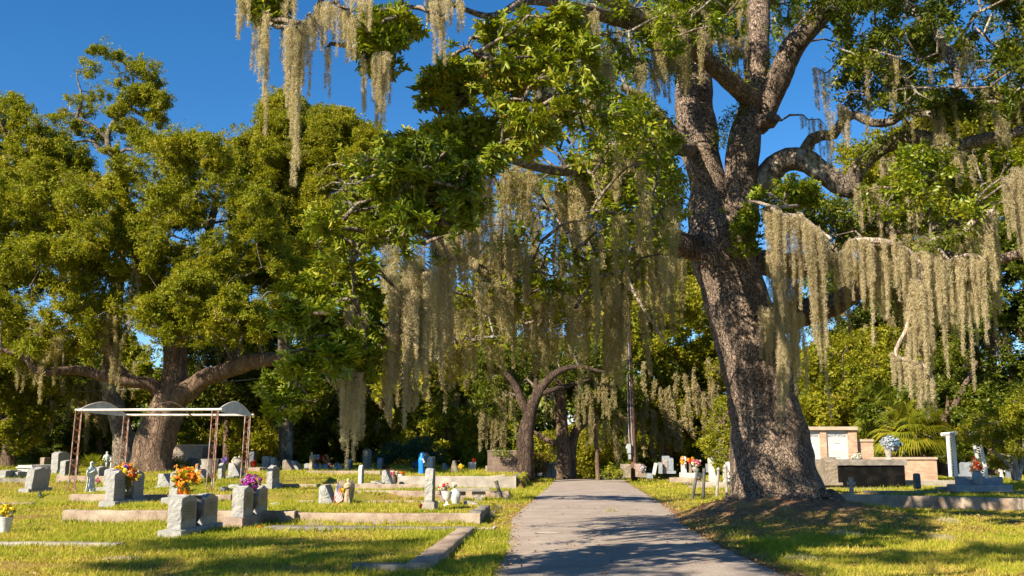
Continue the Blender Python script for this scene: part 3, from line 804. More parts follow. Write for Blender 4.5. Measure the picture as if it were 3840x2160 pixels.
    # broken stub
    T.wood('limb', [pp([(2850, 470, d - .4, 34), (2885, 455, d - .8, 30), (2900, 440, d - 1.1, 20), (2930, 452, d - 1.3, 4)])], M['bark'], 16, .1, .3, 4)
    T.wood('limb', [pp([(2900, 1215, d - .9, 30), (2905, 1170, d - 1.1, 28), (2925, 1150, d - 1.2, 22), (2935, 1110, d - 1.2, 12)])], M['bark'], 14, .1, .25, 3)
    # bare pale branches that carry the moss
    dm = 19.0
    bare = [[(3010, 770, dm + 1, 6), (2907, 775, dm, 7), (2850, 760, dm, 6), (2803, 753, dm, 5)],
            [(2880, 770, dm, 8), (2930, 805, dm, 9), (2996, 812, dm, 9), (3050, 850, dm, 8), (3115, 894, dm, 6)],
            [(3180, 905, dm, 8), (3240, 900, dm, 11), (3322, 908, dm, 12), (3380, 925, dm, 10), (3430, 960, dm, 9), (3455, 1010, dm, 8), (3440, 1110, dm, 9), (3400, 1230, dm, 8), (3360, 1330, dm, 8), (3452, 1365, dm, 8), (3490, 1400, dm, 6), (3505, 1445, dm, 4)],
            [(3490, 880, dm, 8), (3523, 935, dm, 8), (3562, 979, dm, 7), (3590, 962, dm, 7), (3620, 957, dm, 7), (3672, 962, dm, 6), (3690, 1010, dm, 5)],
            [(3490, 900, dm, 10), (3600, 880, dm, 12), (3650, 830, dm, 13), (3690, 800, dm, 15), (3725, 795, dm, 12)],
            [(2500, 1290, 17, 3), (2440, 1200, 17, 5), (2380, 1100, 17, 7), (2330, 1000, 17, 8)]]
    T.wood('bare_branch', [pp(q) for q in bare], M['bark_pale'], 8, .12, .2, 3)
    # crown -----------------------------------------------------------
    near = [('near foliage', [(1690, 240), (1760, 150), (1850, 90), (1950, 60), (2100, 40), (2190, 120), (2230, 300), (2180, 420), (2050, 540), (1900, 600), (1750, 640), (1650, 700), (1520, 640), (1560, 560), (1650, 470), (1700, 400), (1640, 330)], 62, 10.8, 13, 1),
            ('b', [(1560, 270), (1660, 240), (1700, 300), (1680, 390), (1590, 400)], 40, 11, 12, 2),
            ('c', [(1300, 640), (1400, 580), (1500, 530), (1640, 500), (1750, 600), (1790, 700), (1770, 880), (1680, 1000), (1500, 900), (1380, 1010), (1220, 980), (1160, 880), (1230, 760)], 60, 9.8, 12, 3),
            ('d', [(1070, 1090), (1200, 1010), (1330, 1000), (1400, 1150), (1390, 1300), (1350, 1440), (1210, 1430), (1100, 1360), (1050, 1260)], 55, 10.3, 12.5, 4),
            ('e', [(1010, 1450), (1060, 1380), (1150, 1400), (1180, 1500), (1060, 1560), (1010, 1540)], 42, 11.5, 12.5, 5),
            ('f', [(1350, 60), (1500, 30), (1560, 110), (1540, 160), (1450, 170), (1480, 270), (1400, 280), (1340, 190)], 42, 10, 11, 6),
            ('g', [(925, -20), (1060, -10), (1050, 100), (960, 110)], 36, 9.5, 10, 7),
            ('i', [(2740, 770), (2810, 770), (2830, 840), (2840, 930), (2770, 940), (2760, 860)], 36, 22.2, 22.8, 9),
            ('j', [(2830, 720), (2950, 690), (3060, 700), (3050, 760), (2960, 780)], 38, 19.5, 20.5, 10),
            ]
    nblobs = []
    for nm, poly, r, d0, d1, sd in near:
        bl = fill(poly, r, d0, d1, .55, sd); nblobs += bl
        rosettes('foliage', bl, M['leaf_near'], T.o, T.org, 430 if d0 < 15 else 260, .105 if d0 < 15 else .13, 0.038 if d0 < 15 else .045, thr=.44)
    mid = [([(1720, 560), (2000, 420), (2300, 330), (2500, 520), (2540, 760), (2480, 960), (2350, 1060), (2150, 1080), (1900, 1080), (1780, 960), (1800, 760)], 70, 14, 19, 21, 'leaf_near', 210),
           ([(1380, 1010), (1780, 960), (1900, 1080), (2200, 1130), (2230, 1200), (1900, 1240), (1780, 1330), (1600, 1420), (1440, 1460), (1400, 1300)], 75, 14, 19, 22, 'leaf_oak', 90),
           ([(2200, -60), (2800, -60), (2760, 60), (2640, 130), (2560, 160), (2450, 260), (2350, 330), (2200, 280), (2180, 100)], 60, 16, 22, 23, 'leaf_near', 280),
           ([(2480, 150), (2600, 190), (2560, 260), (2480, 230)], 40, 22, 24, 24, 'leaf_dark', 350),
           ([(2480, 620), (2560, 640), (2590, 820), (2500, 860)], 42, 20, 26, 25, 'leaf_dark', 200),
           ([(3060, 60), (3180, -60), (3900, -60), (3950, 300), (3850, 440), (3600, 400), (3560, 440), (3380, 330), (3280, 250), (3130, 190)], 64, 18, 24, 26, 'leaf_dark', 400),  # backlit upper right clumps: their shade is put into the leaf colour
           ([(3220, 200), (3400, 250), (3500, 380), (3350, 420), (3200, 380), (3100, 330)], 50, 19, 24, 27, 'leaf_dark', 210),
           ([(2880, 100), (2900, -60), (3080, -60), (3000, 60), (2940, 160)], 44, 25, 28, 28, 'leaf_near', 280),
           ([(2640, -60), (2810, -60), (2800, 200), (2720, 230), (2660, 150)], 46, 25.5, 28, 34, 'leaf_dark', 330), ([(2420, 60), (2600, -60), (2620, 120), (2540, 170)], 46, 20, 24, 35, 'leaf_dark', 300),
           ([(2200, 420), (2420, 360), (2540, 520), (2500, 700), (2300, 700)], 50, 19, 23, 36, 'leaf_dark', 230),
           ([(3280, 700), (3400, 560), (3560, 540), (3840, 600), (3920, 760), (3700, 800), (3560, 840), (3400, 860), (3270, 800)], 60, 18.5, 23, 29, 'leaf_near', 260),
           ([(2860, 760), (2980, 690), (3150, 780), (3260, 760), (3300, 860), (3100, 900), (2900, 850)], 50, 20, 24, 30, 'leaf_dark', 240)]
    mb = []
    for poly, r, d0, d1, sd, mt, dn in mid:
        bl = fill(poly, r, d0, d1, .62, sd); mb += bl
        crown('foliage', bl, M[mt], T.o, T.org, dn * 4.2, .125, .052, (.7, 1.8, 4.5), .48)
    # the part of the crown above the picture, and foliage added farther back, which shade the fork and the lane
    for poly, r, d0, d1, sd, dn in [([(2450, -950), (3500, -950), (3700, -500), (3500, -170), (2900, -130), (2500, -160), (2350, -500)], 110, 17, 22, 51, 260)]:
        bl = fill(poly, r, d0, d1, .8, sd); crown('foliage', bl, M['leaf_dark'], T.o, T.org, dn * 3, .14, .06, (.7, 1.8, 4.5), .48)
        T.branches_to(bl[::3], M['bark_lichen'], .06, 1, .5, .012, maxlen=9)
    bl = fill([(1250, 1170), (1760, 1130), (1780, 1270), (1300, 1330)], 40, 26.5, 28.5, .7, 54)
    crown('foliage', bl, M['leaf_oak'], T.o, T.org, 900, .125, .052, (.7, 1.8, 4.5), .45); mb += bl
    bl = fill([(1150, 640), (1500, 560), (1650, 760), (1500, 960), (1250, 900)], 60, 23, 26, .75, 53)
    crown('foliage', bl, M['leaf_oak'], T.o, T.org, 900, .125, .052, (.7, 1.8, 4.5), .48); mb += bl
    T.branches_to(nblobs + mb, M['bark_lichen'], .05, 3, .5, .012, maxlen=9)
    # ferns along limbs
    for path, n in (([(2800, 330, d - .9, 0), (2700, 235, d - 1.6, 0), (2600, 148, d - 2.6, 0), (2545, 108, d - 3.3, 0), (2450, 78, d - 4.5, 0), (2300, 45, d - 7, 0)], 1700), ([(2775, 400, d - .9, 0), (2715, 460, d - .9, 0), (2712, 540, d - 1.1, 0)], 260),
                    ([(2895, 330, d - .6, 0), (2880, 260, d - .4, 0), (2888, 100, d, 0)], 300), ([(3215, 615, d - 2.2, 0), (3302, 530, d - 2.4, 0), (3420, 485, d - 2.8, 0)], 350),
                    ([(3480, 930, 18.8, 0), (3560, 880, 18.8, 0), (3640, 850, 18.8, 0)], 260), ([(2600, 300, d - 1, 0), (2500, 280, d - 2, 0)], 200), ([(2440, 905, d - 2, 0), (2300, 1030, d - 4, 0), (2080, 1090, d - 7, 0)], 420)):
        q = catmull(pp(path), .04)[:, :3]
        C = q[rng.integers(0, len(q), n)] + rng.normal(size=(n, 3)) * [.12, .16, .06]
        Nn = unit(rng.normal(size=(n, 3)) * .6 + [0, -.3, .7])
        V, F, t = leaf_geo(C, Nn, .17, .04, droop=.5)
        np_obj('limb_fern', V, F, M['fern'], T.o, t, T.org)
    def hang(q, *a):                     # a curtain of moss and the thin branch it hangs from
        S = curtain(*q); tops = [S[i][0] + [0, 0, .02] for i in sorted({0, len(S) // 3, 2 * len(S) // 3, len(S) - 1})]
        moss(T, S, *a)
        nd = np.array(T.nodes); dist = [np.min(np.linalg.norm(nd[:, :3] - t, axis=1)) for t in tops]
        if dist[-1] < dist[0]: tops = tops[::-1]
        j = int(np.argmin(np.linalg.norm(nd[:, :3] - tops[0], axis=1))); s0 = nd[j]; L = np.linalg.norm(s0[:3] - tops[0])
        if .15 < L < 7:
            md = (s0[:3] + tops[0]) / 2 + rng.normal(size=3) * L * .08 + [0, 0, L * .08]
            sup.append([tuple(s0[:3]) + (min(.045, s0[3]),), tuple(md) + (.03,)] + [tuple(t) + (.02 - .004 * k,) for k, t in enumerate(tops)])
    sup = []
    # moss ------------------------------------------------------------
    near_m = [  # px0,px1,py0,py1,len,depth,n,w
        (895, 935, 10, -10, 150, 9.6, 4, 20), (960, 1010, 60, 60, 260, 9.6, 4, 20), (995, 1005, 140, 140, 330, 9.6, 3, 18), (1040, 1070, 0, 0, 230, 9.8, 3, 16), (1075, 1150, 100, 90, 260, 9.4, 7, 26),
        (1110, 1125, 110, 110, 560, 9.3, 5, 24), (1150, 1185, 60, 60, 340, 9.7, 3, 18), (1180, 1260, 20, 20, 190, 9.9, 7, 24), (1220, 1240, 180, 180, 230, 9.9, 2, 12), (1270, 1330, 30, 60, 170, 9.8, 6, 22), (1360, 1375, 200, 240, 250, 10.2, 2, 12),
        (1395, 1470, 215, 200, 190, 10, 7, 24), (1420, 1440, 250, 250, 250, 9.9, 3, 20), (1600, 1700, 0, 0, 110, 10.4, 8, 26), (1630, 1665, 60, 60, 170, 10.4, 4, 22), (1720, 1740, -10, -10, 120, 10.6, 2, 20), (1060, 1110, -40, -40, 130, 9.6, 4, 26), (1300, 1400, -60, -40, 150, 9.9, 5, 24)]
    for q in near_m:
        hang(q, 'moss', .05, .0036, 1900)
    mid_m = [(1470, 1560, 1060, 1120, 420, 11.6, 9, 38), (1520, 1620, 980, 1040, 420, 11.9, 8, 34), (1440, 1500, 1250, 1200, 260, 11.8, 5, 30), (1270, 1330, 1370, 1390, 270, 11.2, 6, 26), (1320, 1370, 1430, 1430, 180, 11.3, 4, 24), (1300, 1350, 1500, 1500, 190, 11.4, 3, 16),
             (1290, 1370, 1140, 1180, 170, 11.2, 6, 26), (1620, 1700, 880, 900, 420, 12.6, 8, 34), (1700, 1800, 750, 700, 330, 12.8, 8, 36), (1760, 1850, 600, 560, 380, 13.2, 7, 34), (2030, 2090, 350, 330, 180, 12.4, 5, 26), (1690, 1760, 520, 540, 120, 11.8, 5, 20),
             (1480, 1600, 680, 640, 110, 10.4, 7, 22)]
    for q in mid_m:
        hang(q, 'moss', .058, .0044, 1300)
    far_m = [(1800, 1960, 880, 900, 330, 15.5, 10, 34), (1900, 2050, 980, 960, 320, 16, 10, 32), (2080, 2200, 700, 680, 420, 16.5, 11, 32), (2200, 2320, 600, 560, 480, 17, 11, 34), (2280, 2420, 520, 560, 330, 18, 9, 30), (2270, 2330, 900, 900, 440, 17.4, 7, 36),
             (2330, 2480, 820, 800, 330, 17.6, 10, 34), (2400, 2540, 700, 700, 240, 19, 9, 30), (2200, 2300, 250, 250, 240, 15.5, 7, 28), (2380, 2560, 240, 200, 150, 19, 9, 26), (2100, 2250, 60, 60, 200, 15, 9, 28), (1880, 2000, 640, 620, 300, 14.5, 8, 30),
             (2100, 2300, 1130, 1120, 220, 18, 10, 28), (1700, 1900, 1150, 1150, 260, 17, 10, 28), (1950, 2120, 1150, 1150, 200, 17.5, 8, 26), (2420, 2570, 960, 980, 230, 21, 9, 26), (2260, 2340, 1020, 1050, 320, 18.4, 5, 28), (1560, 1750, 1250, 1240, 220, 16.5, 9, 28),
             (2600, 2800, -10, 0, 150, 23, 9, 24), (2690, 2800, 120, 160, 120, 24, 6, 20), (2440, 2520, 120, 60, 170, 18, 5, 24)]
    for q in far_m:
        hang(q, 'moss_dark', .085, .008, 480)
    sd = 19.0
    right_m = [(2868, 2920, 790, 790, 380, sd, 5, 26), (2905, 2925, 800, 800, 640, sd, 4, 24), (2930, 2975, 810, 810, 220, sd, 4, 22), (2985, 3010, 800, 810, 320, sd, 4, 22), (3010, 3075, 830, 870, 400, sd - .1, 7, 24), (3060, 3070, 900, 900, 600, sd, 2, 14), (3085, 3112, 880, 900, 110, sd, 3, 16),
               (2880, 2990, 960, 960, 520, sd + .5, 8, 28), (2850, 2900, 1160, 1170, 170, 22.2, 5, 22), (2960, 3010, 1180, 1180, 330, 20, 5, 26), (3130, 3180, 990, 910, 130, sd, 5, 22), (3180, 3215, 905, 900, 200, sd, 3, 16), (3215, 3260, 905, 905, 290, sd, 5, 24), (3255, 3270, 920, 920, 470, sd, 2, 20),
               (3260, 3330, 910, 915, 240, sd, 6, 22), (3340, 3370, 880, 900, 190, sd, 3, 18), (3375, 3440, 930, 970, 170, sd, 5, 26), (3390, 3480, 1060, 1060, 290, sd, 9, 28), (3410, 3470, 1200, 1200, 160, sd, 5, 26), (3340, 3380, 1330, 1340, 150, sd, 4, 20), (3380, 3450, 1340, 1380, 130, sd, 5, 20), (3440, 3505, 1370, 1440, 130, sd, 6, 20),
               (3460, 3560, 950, 990, 200, sd, 9, 28), (3500, 3530, 1000, 1000, 380, sd, 2, 14), (3575, 3620, 965, 965, 230, sd, 5, 26), (3590, 3610, 980, 980, 380, sd, 2, 20), (3630, 3690, 965, 970, 250, sd, 6, 22), (3660, 3685, 980, 980, 340, sd, 3, 18), (3650, 3700, 810, 800, 170, sd, 4, 24), (3700, 3735, 800, 800, 230, sd, 4, 24),
               (3760, 3840, 700, 690, 190, 18, 6, 26), (3790, 3860, 640, 640, 300, 18, 5, 26), (3720, 3780, 420, 440, 130, 20, 4, 20), (3560, 3620, 560, 560, 130, 20.5, 4, 22), (3490, 3540, 440, 440, 140, 21, 4, 22), (3140, 3185, 400, 410, 130, 21.8, 5, 24), (3300, 3360, 600, 600, 150, 21, 4, 20), (3400, 3440, 640, 650, 200, 20, 3, 18),
               (3200, 3300, 700, 700, 160, 20.5, 5, 20), (3030, 3130, 560, 520, 110, 23, 3, 12), (3000, 3100, 430, 470, 60, 22.5, 4, 16), (3550, 3700, 1060, 1080, 180, 20.5, 6, 20), (3300, 3500, 980, 960, 240, 20.5, 8, 24), (3600, 3650, 130, 180, 180, 19.5, 3, 18), (3050, 3110, 250, 280, 140, 22, 3, 16)]
    for q in right_m:
        hang(q, 'moss', .085, .0062, 700)
    T.wood('branches', sup, M['bark_lichen'], 6, .3, .15, 3, True)
    moss_scatter(T, [(1420, 700), (1800, 600), (2300, 560), (2540, 640), (2560, 1000), (2300, 1150), (1900, 1150), (1550, 1250), (1440, 1100)], 130, 130, 380, 26, 13.5, 19, seed=3)
    moss_scatter(T, [(1900, 60), (2700, 0), (2560, 260), (2200, 420), (1950, 500)], 50, 90, 240, 24, 15, 20, seed=4)
    moss_scatter(T, [(1450, 1050), (1800, 1080), (2300, 1080), (2250, 1160), (1850, 1200), (1600, 1300), (1480, 1250)], 38, 110, 230, 24, 14, 19, seed=5)
    moss_scatter(T, [(3000, 850), (3300, 880), (3700, 860), (3840, 900), (3700, 1000), (3300, 1000), (3050, 1000)], 50, 120, 330, 24, 19, 21, seed=6)
    moss_scatter(T, [(3050, 350), (3500, 100), (3840, 300), (3800, 600), (3300, 700)], 34, 80, 190, 18, 19, 22, seed=7)
    return T
big_oak()

def oak(label, polys, trunks, base_px, d, mat='leaf_oak', dens=520, rpx=70, L=.15, W=.07, spacing=.75, subr=.45, moss_l=(), name='live_oak', group=None, barkmat='bark_far', brad=.14, flatdepth=None, inset=.6, sl=.2, sw=.02, thr=.455):
    b = P(base_px[0], base_px[1], d)
    T = Tree(name, label, 'tree', b, group)
    T.wood('trunk', [pp(t) for t in trunks], M[barkmat], 18, .3, .16, 1.2)
    bl = []
    for i, q in enumerate(polys):
        poly, d0, d1, sd = q[:4]
        rp = q[4] if len(q) > 4 else rpx
        bb = fill(poly, rp, d0, d1, spacing * .72, sd, inset); bl += bb
    crown('crown', bl, M[mat], T.o, T.org, dens * (3.3 if L < .2 else 2.2), L * .88, W * .88, (.5, 1.5, 4.2) if d < 62 else (.4, 1.1, 3.0), thr)
    T.branches_to(bl, M['bark_lichen'], brad, 1, .5, .03)
    for q in moss_l:
        moss(T, curtain(*q), 'moss_dark', sl, sw, 110)
    return T

def behind_oak():
    """an oak standing left of and behind the camera: only its shade falls into the picture"""
    b = np.array([-13., -4., 0.]); T = Tree('live_oak', 'large oak left of and behind the viewpoint, seen only by its shade', 'tree', b)
    T.wood('trunk', [[(-13, -4, -.2, .8), (-12.8, -3.5, 3, .6), (-12.4, -2, 6, .5), (-12, 0, 8.5, .35), (-12, 2, 10, .2)], [(-12.4, -2, 6, .3), (-9, 0, 8, .22), (-6, 2, 9, .12), (-4, 3, 9.4, .06)]], M['bark_far'], 16, .4, .15)
    bl = []
    for px, py, h, rx, ry in [(700, 2045, 9, 1.0, .35), (1000, 2042, 9, 1.2, .35), (1300, 2048, 9, 1.1, .4), (500, 2125, 8.5, 1., .3), (850, 2130, 9, 1.2, .4), (1250, 2140, 9, 1.3, .4), (1600, 2140, 8.6, 1.2, .4), (1850, 2150, 9, 1., .4),
                              (2250, 2150, 9, 1.0, .35), (2500, 2060, 9, .9, .3), (3000, 2120, 10, 1.1, .35), (3350, 2100, 10, 1.1, .3), (3750, 2065, 10, 1.1, .35), (2900, 2010, 10, 1., .3), (2500, 1960, 10, 1.2, .4)]:
        t = G(px, min(py, 2156)); c = t + np.array([sdir.x, sdir.y, sdir.z]) / sdir.z * h
        bl.append((c, np.array([rx, ry * 2, ry * 1.6])))
    crown('crown', bl, M['leaf_dark'], T.o, T.org, 900, .13, .06, (.8, 2., 4.5), .44)
    T.branches_to(bl, M['bark_lichen'], .07, 1, .4, .02)
behind_oak()
# left group -------------------------------------------------------------
dl = 47
open_top = [(405, 208, 42), (322, 262, 32), (458, 232, 34), (557, 250, 42), (499, 297, 40), (575, 308, 34), (364, 355, 42), (276, 385, 32), (516, 367, 42), (598, 385, 36), (422, 408, 36), (329, 408, 32), (246, 432, 28), (587, 455, 28), (352, 502, 42), (481, 479, 40), (510, 531, 40), (292, 470, 30), (430, 300, 30), (560, 350, 30), (300, 430, 30), (415, 560, 26), (470, 600, 30)]
T = oak('broad olive-green live oak filling the left, leaning trunk behind the rusty lattice frame',
    [([(-150, 640), (80, 640), (230, 620), (380, 700), (480, 600), (560, 540), (700, 500), (830, 560), (920, 680), (1010, 760), (1080, 900), (1110, 1060), (1060, 1180), (960, 1220), (830, 1250), (700, 1260), (560, 1180), (480, 1250), (330, 1320), (100, 1330), (-150, 1350)], 42, 50, 31, 62),
     ([(540, 1120), (700, 1040), (850, 1060), (1000, 1150), (980, 1240), (830, 1290), (640, 1260), (540, 1230)], 40.5, 42.5, 32, 46),
     ([(600, 560), (760, 520), (830, 600), (700, 640)], 43, 45, 33, 55)],
    [[(566, 1790, dl, 92), (568, 1740, dl, 80), (580, 1650, dl, 70), (612, 1571, dl, 64), (640, 1500, dl, 62), (655, 1420, dl, 48), (655, 1330, dl, 44), (640, 1200, dl, 40), (610, 1100, dl, 34), (560, 1020, dl, 30), (498, 900, dl, 24), (440, 780, dl, 16)],
     [(640, 1500, dl, 50), (700, 1470, dl - .5, 42), (754, 1427, dl - 1, 34), (852, 1387, dl - 2, 32), (950, 1355, dl - 3, 30), (1022, 1348, dl - 4, 26), (1100, 1330, dl - 5, 14)],
     [(610, 1480, dl, 34), (560, 1440, dl - .5, 26), (492, 1433, dl - 1, 22), (393, 1414, dl - 1.5, 20), (282, 1387, dl - 2, 18), (151, 1394, dl - 3, 16), (85, 1335, dl - 3, 12), (-40, 1300, dl - 3, 8)],
     [(500, 1430, dl - 1, 20), (440, 1380, dl - 1, 18), (406, 1309, dl - 1, 16), (350, 1200, dl - 1, 12), (250, 1100, dl - 1, 9)],
     [(640, 1200, dl, 24), (700, 1080, dl, 20), (760, 960, dl - .5, 16), (800, 800, dl, 12), (820, 700, dl, 8)],
     [(560, 1010, dl, 18), (600, 900, dl, 14), (640, 760, dl, 10), (660, 640, dl, 7)]],
    (566, 1765), dl, dens=560, L=.16, W=.07, subr=.36, moss_l=[(60, 240, 1330, 1330, 130, 44, 7, 22), (400, 470, 1250, 1250, 170, 44, 4, 14), (480, 520, 1050, 1050, 120, 44, 3, 12), (100, 160, 1260, 1260, 80, 43, 3, 16)])
# the open, half-bare crown that stands above it on the left
def open_oak():
    b = P(470, 1762, 52)
    T = Tree('live_oak', 'tall half-bare oak top with twisted pale limbs rising above the left crown against the sky', 'tree', b)
    T.wood('trunk', [pp(q) for q in [[(470, 1790, 52, 48), (455, 1600, 52, 36), (410, 1450, 52, 30), (430, 1200, 52, 26), (450, 950, 52, 22), (463, 700, 52, 18), (446, 608, 52, 16), (411, 561, 52, 11), (405, 502, 52, 11), (440, 443, 52, 10), (487, 408, 52, 8), (540, 435, 52, 6), (587, 420, 52, 4)]]], M['bark_lichen'], 12, .3, .16)
    for q in [[(446, 608, 52, 10), (420, 575, 52, 8), (375, 568, 52, 7), (352, 531, 52, 6), (300, 530, 52, 5), (240, 545, 52, 4)], [(430, 590, 52, 8), (470, 560, 52, 7), (499, 563, 52, 6)],
              [(405, 520, 52, 8), (340, 465, 52, 6), (287, 443, 52, 6), (304, 400, 52, 5), (302, 340, 52, 4), (287, 291, 52, 3)], [(440, 443, 52, 7), (480, 370, 52, 5), (500, 300, 52, 4), (470, 240, 52, 3)], [(487, 408, 52, 5), (530, 330, 52, 4), (560, 260, 52, 3)]]:
        T.wood('limb', [pp(q)], M['bark_lichen'], 8, .25, .2)
    bl = [(P(x, y, 52 + rng.uniform(-1.2, 1.2)), np.array([r * 1.15, r * 1.15, r * .85]) * mpp(52)) for x, y, r in open_top]
    crown('crown', bl, M['leaf_oak'], T.o, T.org, 2600, .14, .062, (.6, 1.8, 4.6), .44)
    T.branches_to(bl, M['bark_lichen'], .06, 2, .4, .02)
    moss(T, curtain(262, 285, 470, 470, 45, 52, 2, 9), 'moss', .2, .02, 40)
open_oak()
oak('oak on the far left edge with a rounded crown cut off by the frame', [([(-200, 360), (0, 370), (70, 400), (100, 470), (170, 480), (240, 520), (330, 620), (330, 700), (200, 700), (160, 800), (60, 790), (-200, 700)], 49, 54, 41, 55)],
    [[(-60, 1760, 51, 34), (-70, 1400, 51, 28), (-60, 1000, 51, 22), (-10, 690, 51, 15), (60, 640, 51, 10), (130, 600, 51, 8)], [(-10, 690, 51, 12), (30, 560, 51, 8), (0, 450, 51, 5)]], (-60, 1765), 51, dens=560)
oak('second oak with pale bark behind the big left crown, its yellowish top against the sky',
    [([(850, 560), (920, 480), (990, 500), (1010, 400), (1060, 370), (1110, 400), (1150, 470), (1230, 430), (1300, 420), (1390, 500), (1400, 600), (1340, 720), (1330, 860), (1250, 980), (1180, 1150), (1100, 1250), (1000, 1000), (900, 720)], 55, 62, 51, 62)],
    [[(1075, 1770, 60, 26), (1068, 1400, 59, 24), (1062, 1000, 58, 24), (1060, 880, 58, 28), (1066, 760, 58, 22), (1090, 660, 58, 14), (1080, 520, 58, 8)], [(1066, 760, 58, 16), (1160, 740, 58, 10), (1230, 690, 58, 8), (1270, 560, 58, 5)], [(1060, 800, 58, 14), (980, 780, 58, 9), (930, 790, 58, 6)], [(1150, 700, 58, 8), (1200, 730, 57, 7), (1250, 760, 56, 5)]],
    (1070, 1765), 58, mat='leaf_gold', dens=620, spacing=.7, L=.17, W=.08, barkmat='bark_lichen', thr=.43)

# background row ----------------------------------------------------------
GB = 'trees closing the view behind the graves'
def bgt(label, poly, cx, d, mat='leaf_dark', tr=24, sd=0, dens=330, rpx=70, L=.26, W=.13, ms=(), top=None, lean=0, sp=.8, subr=.6, name='live_oak'):
    ys = [p[1] for p in poly]; top = top or min(ys) + 60
    bz = 1755
    tk = [[(cx, bz + 30, d, tr * 1.3), (cx + lean * .2, bz - 60, d, tr), (cx + lean * .6, (bz + top) / 2 + 60, d, tr * .7), (cx + lean, (bz * .35 + top * .65), d, tr * .45), (cx + lean * 1.1, top, d, tr * .15)],
          [(cx + lean * .4, bz - 180, d, tr * .5), (cx + lean * .4 + 60, bz - 300, d, tr * .4), (cx + 110, bz - 400, d, tr * .2)], [(cx + lean * .4, bz - 160, d, tr * .5), (cx + lean * .4 - 70, bz - 260, d, tr * .35), (cx - 120, bz - 340, d, tr * .2)]]
    return oak(label, [(poly, d - 4, d + 5, sd)], tk, (cx, bz), d, mat, dens, rpx, L, W, sp, subr, ms, name, GB, brad=.12, sl=.32, sw=.035)
def mrow(x0, x1, y, l, d, n, w=16): return (x0, x1, y, y, l * .85, d, max(3, int(n * .55)), w)
bgt('mossy oak with forked trunk at the far left edge, behind the low pale tombs', [(-300, 1260), (100, 1250), (250, 1320), (230, 1450), (150, 1560), (60, 1640), (-300, 1640)], 30, 56, 'leaf_oak', 22, 61, ms=[mrow(0, 240, 1400, 180, 54, 10), mrow(60, 200, 1480, 120, 54, 6), mrow(-20, 100, 1300, 200, 54, 6)])
bgt('dark thicket oak behind the tall grey headstones on the left', [(60, 1600), (150, 1570), (240, 1590), (330, 1560), (440, 1500), (480, 1700), (400, 1745), (80, 1745)], 240, 68, 'leaf_dark', 14, 62, ms=[mrow(300, 470, 1450, 230, 60, 10), mrow(250, 420, 1520, 150, 60, 6)])
bgt('shaded oak seen beneath the long right limb of the big left oak', [(640, 1300), (720, 1180), (900, 1150), (1040, 1200), (1060, 1400), (960, 1500), (760, 1560), (660, 1500)], 850, 64, 'leaf_dark', 14, 95, ms=[mrow(720, 1000, 1350, 120, 62, 8)])
bgt('shaded oak seen beneath the left limbs of the big left oak', [(180, 1350), (400, 1300), (560, 1330), (560, 1480), (400, 1540), (260, 1480)], 380, 66, 'leaf_oak', 14, 96, ms=[mrow(200, 520, 1430, 120, 62, 8)])
bgt('yellow-green tree directly behind the pale brick wall', [(640, 1560), (780, 1500), (900, 1480), (960, 1600), (900, 1700), (700, 1660)], 800, 76, 'leaf_gold', 12, 63)
bgt('dark green tree right of the lattice frame, low crown over the graves', [(880, 1380), (1000, 1300), (1140, 1330), (1180, 1500), (1160, 1700), (1100, 1745), (920, 1740), (860, 1560)], 1010, 66, 'leaf_gold', 16, 64, ms=[mrow(900, 1100, 1400, 140, 64, 8)])  # golden leaves lighten this crown, standing in for light nearer trees block
bgt('dark oak whose trunk stands behind the paired heart headstones', [(1000, 1350), (1200, 1300), (1330, 1350), (1360, 1600), (1300, 1735), (1100, 1735)], 1215, 74, 'leaf_gold', 18, 65, ms=[mrow(1000, 1350, 1470, 120, 70, 10)])  # leaf colour lightened likewise in place of sunlight
bgt('deep green oak behind the tall brown-grey headstone and the hanging moss', [(1300, 1300), (1500, 1250), (1640, 1350), (1660, 1640), (1560, 1735), (1330, 1735)], 1480, 70, 'leaf_gold', 16, 66, ms=[mrow(1350, 1650, 1450, 150, 66, 10), mrow(1400, 1600, 1560, 110, 66, 6)])  # lighter leaves again stand in for missing sunlight
bgt('oak behind the blue-cloaked statue with moss to the ground', [(1500, 1300), (1700, 1250), (1880, 1280), (1900, 1500), (1880, 1700), (1700, 1740), (1560, 1740)], 1740, 64, 'leaf_oak', 14, 67, dens=260, ms=[mrow(1600, 1900, 1480, 130, 62, 12), mrow(1650, 1850, 1600, 100, 62, 8)])
bgt('distant sunlit tree seen beyond the end of the lane', [(1960, 1690), (2060, 1650), (2180, 1660), (2300, 1620), (2300, 1775), (1960, 1775)], 2150, 110, 'leaf_gold', 8, 68, L=.35, W=.17, dens=200)
bgt('bright yellow-green oak right of the utility pole', [(2230, 1250), (2400, 1120), (2560, 1080), (2700, 1150), (2760, 1300), (2760, 1560), (2600, 1640), (2400, 1640), (2300, 1500)], 2500, 66, 'leaf_gold', 18, 69, ms=[mrow(2260, 2700, 1440, 170, 62, 22), mrow(2300, 2720, 1530, 150, 62, 20), mrow(2320, 2700, 1610, 110, 62, 14)])
bgt('shaded oak behind the bright one, left of the giant trunk, hung with moss', [(2300, 1560), (2500, 1500), (2760, 1520), (2800, 1745), (2300, 1745)], 2520, 72, 'leaf_dark', 20, 70, rpx=55, ms=[mrow(2300, 2760, 1560, 130, 68, 20)])
bgt('tall oak filling the sky low down between the lane and the giant trunk', [(2180, 1150), (2300, 980), (2480, 900), (2640, 960), (2720, 1100), (2600, 1200), (2300, 1260)], 2420, 82, 'leaf_oak', 22, 71, dens=240, ms=[mrow(2250, 2600, 1150, 110, 78, 8)])
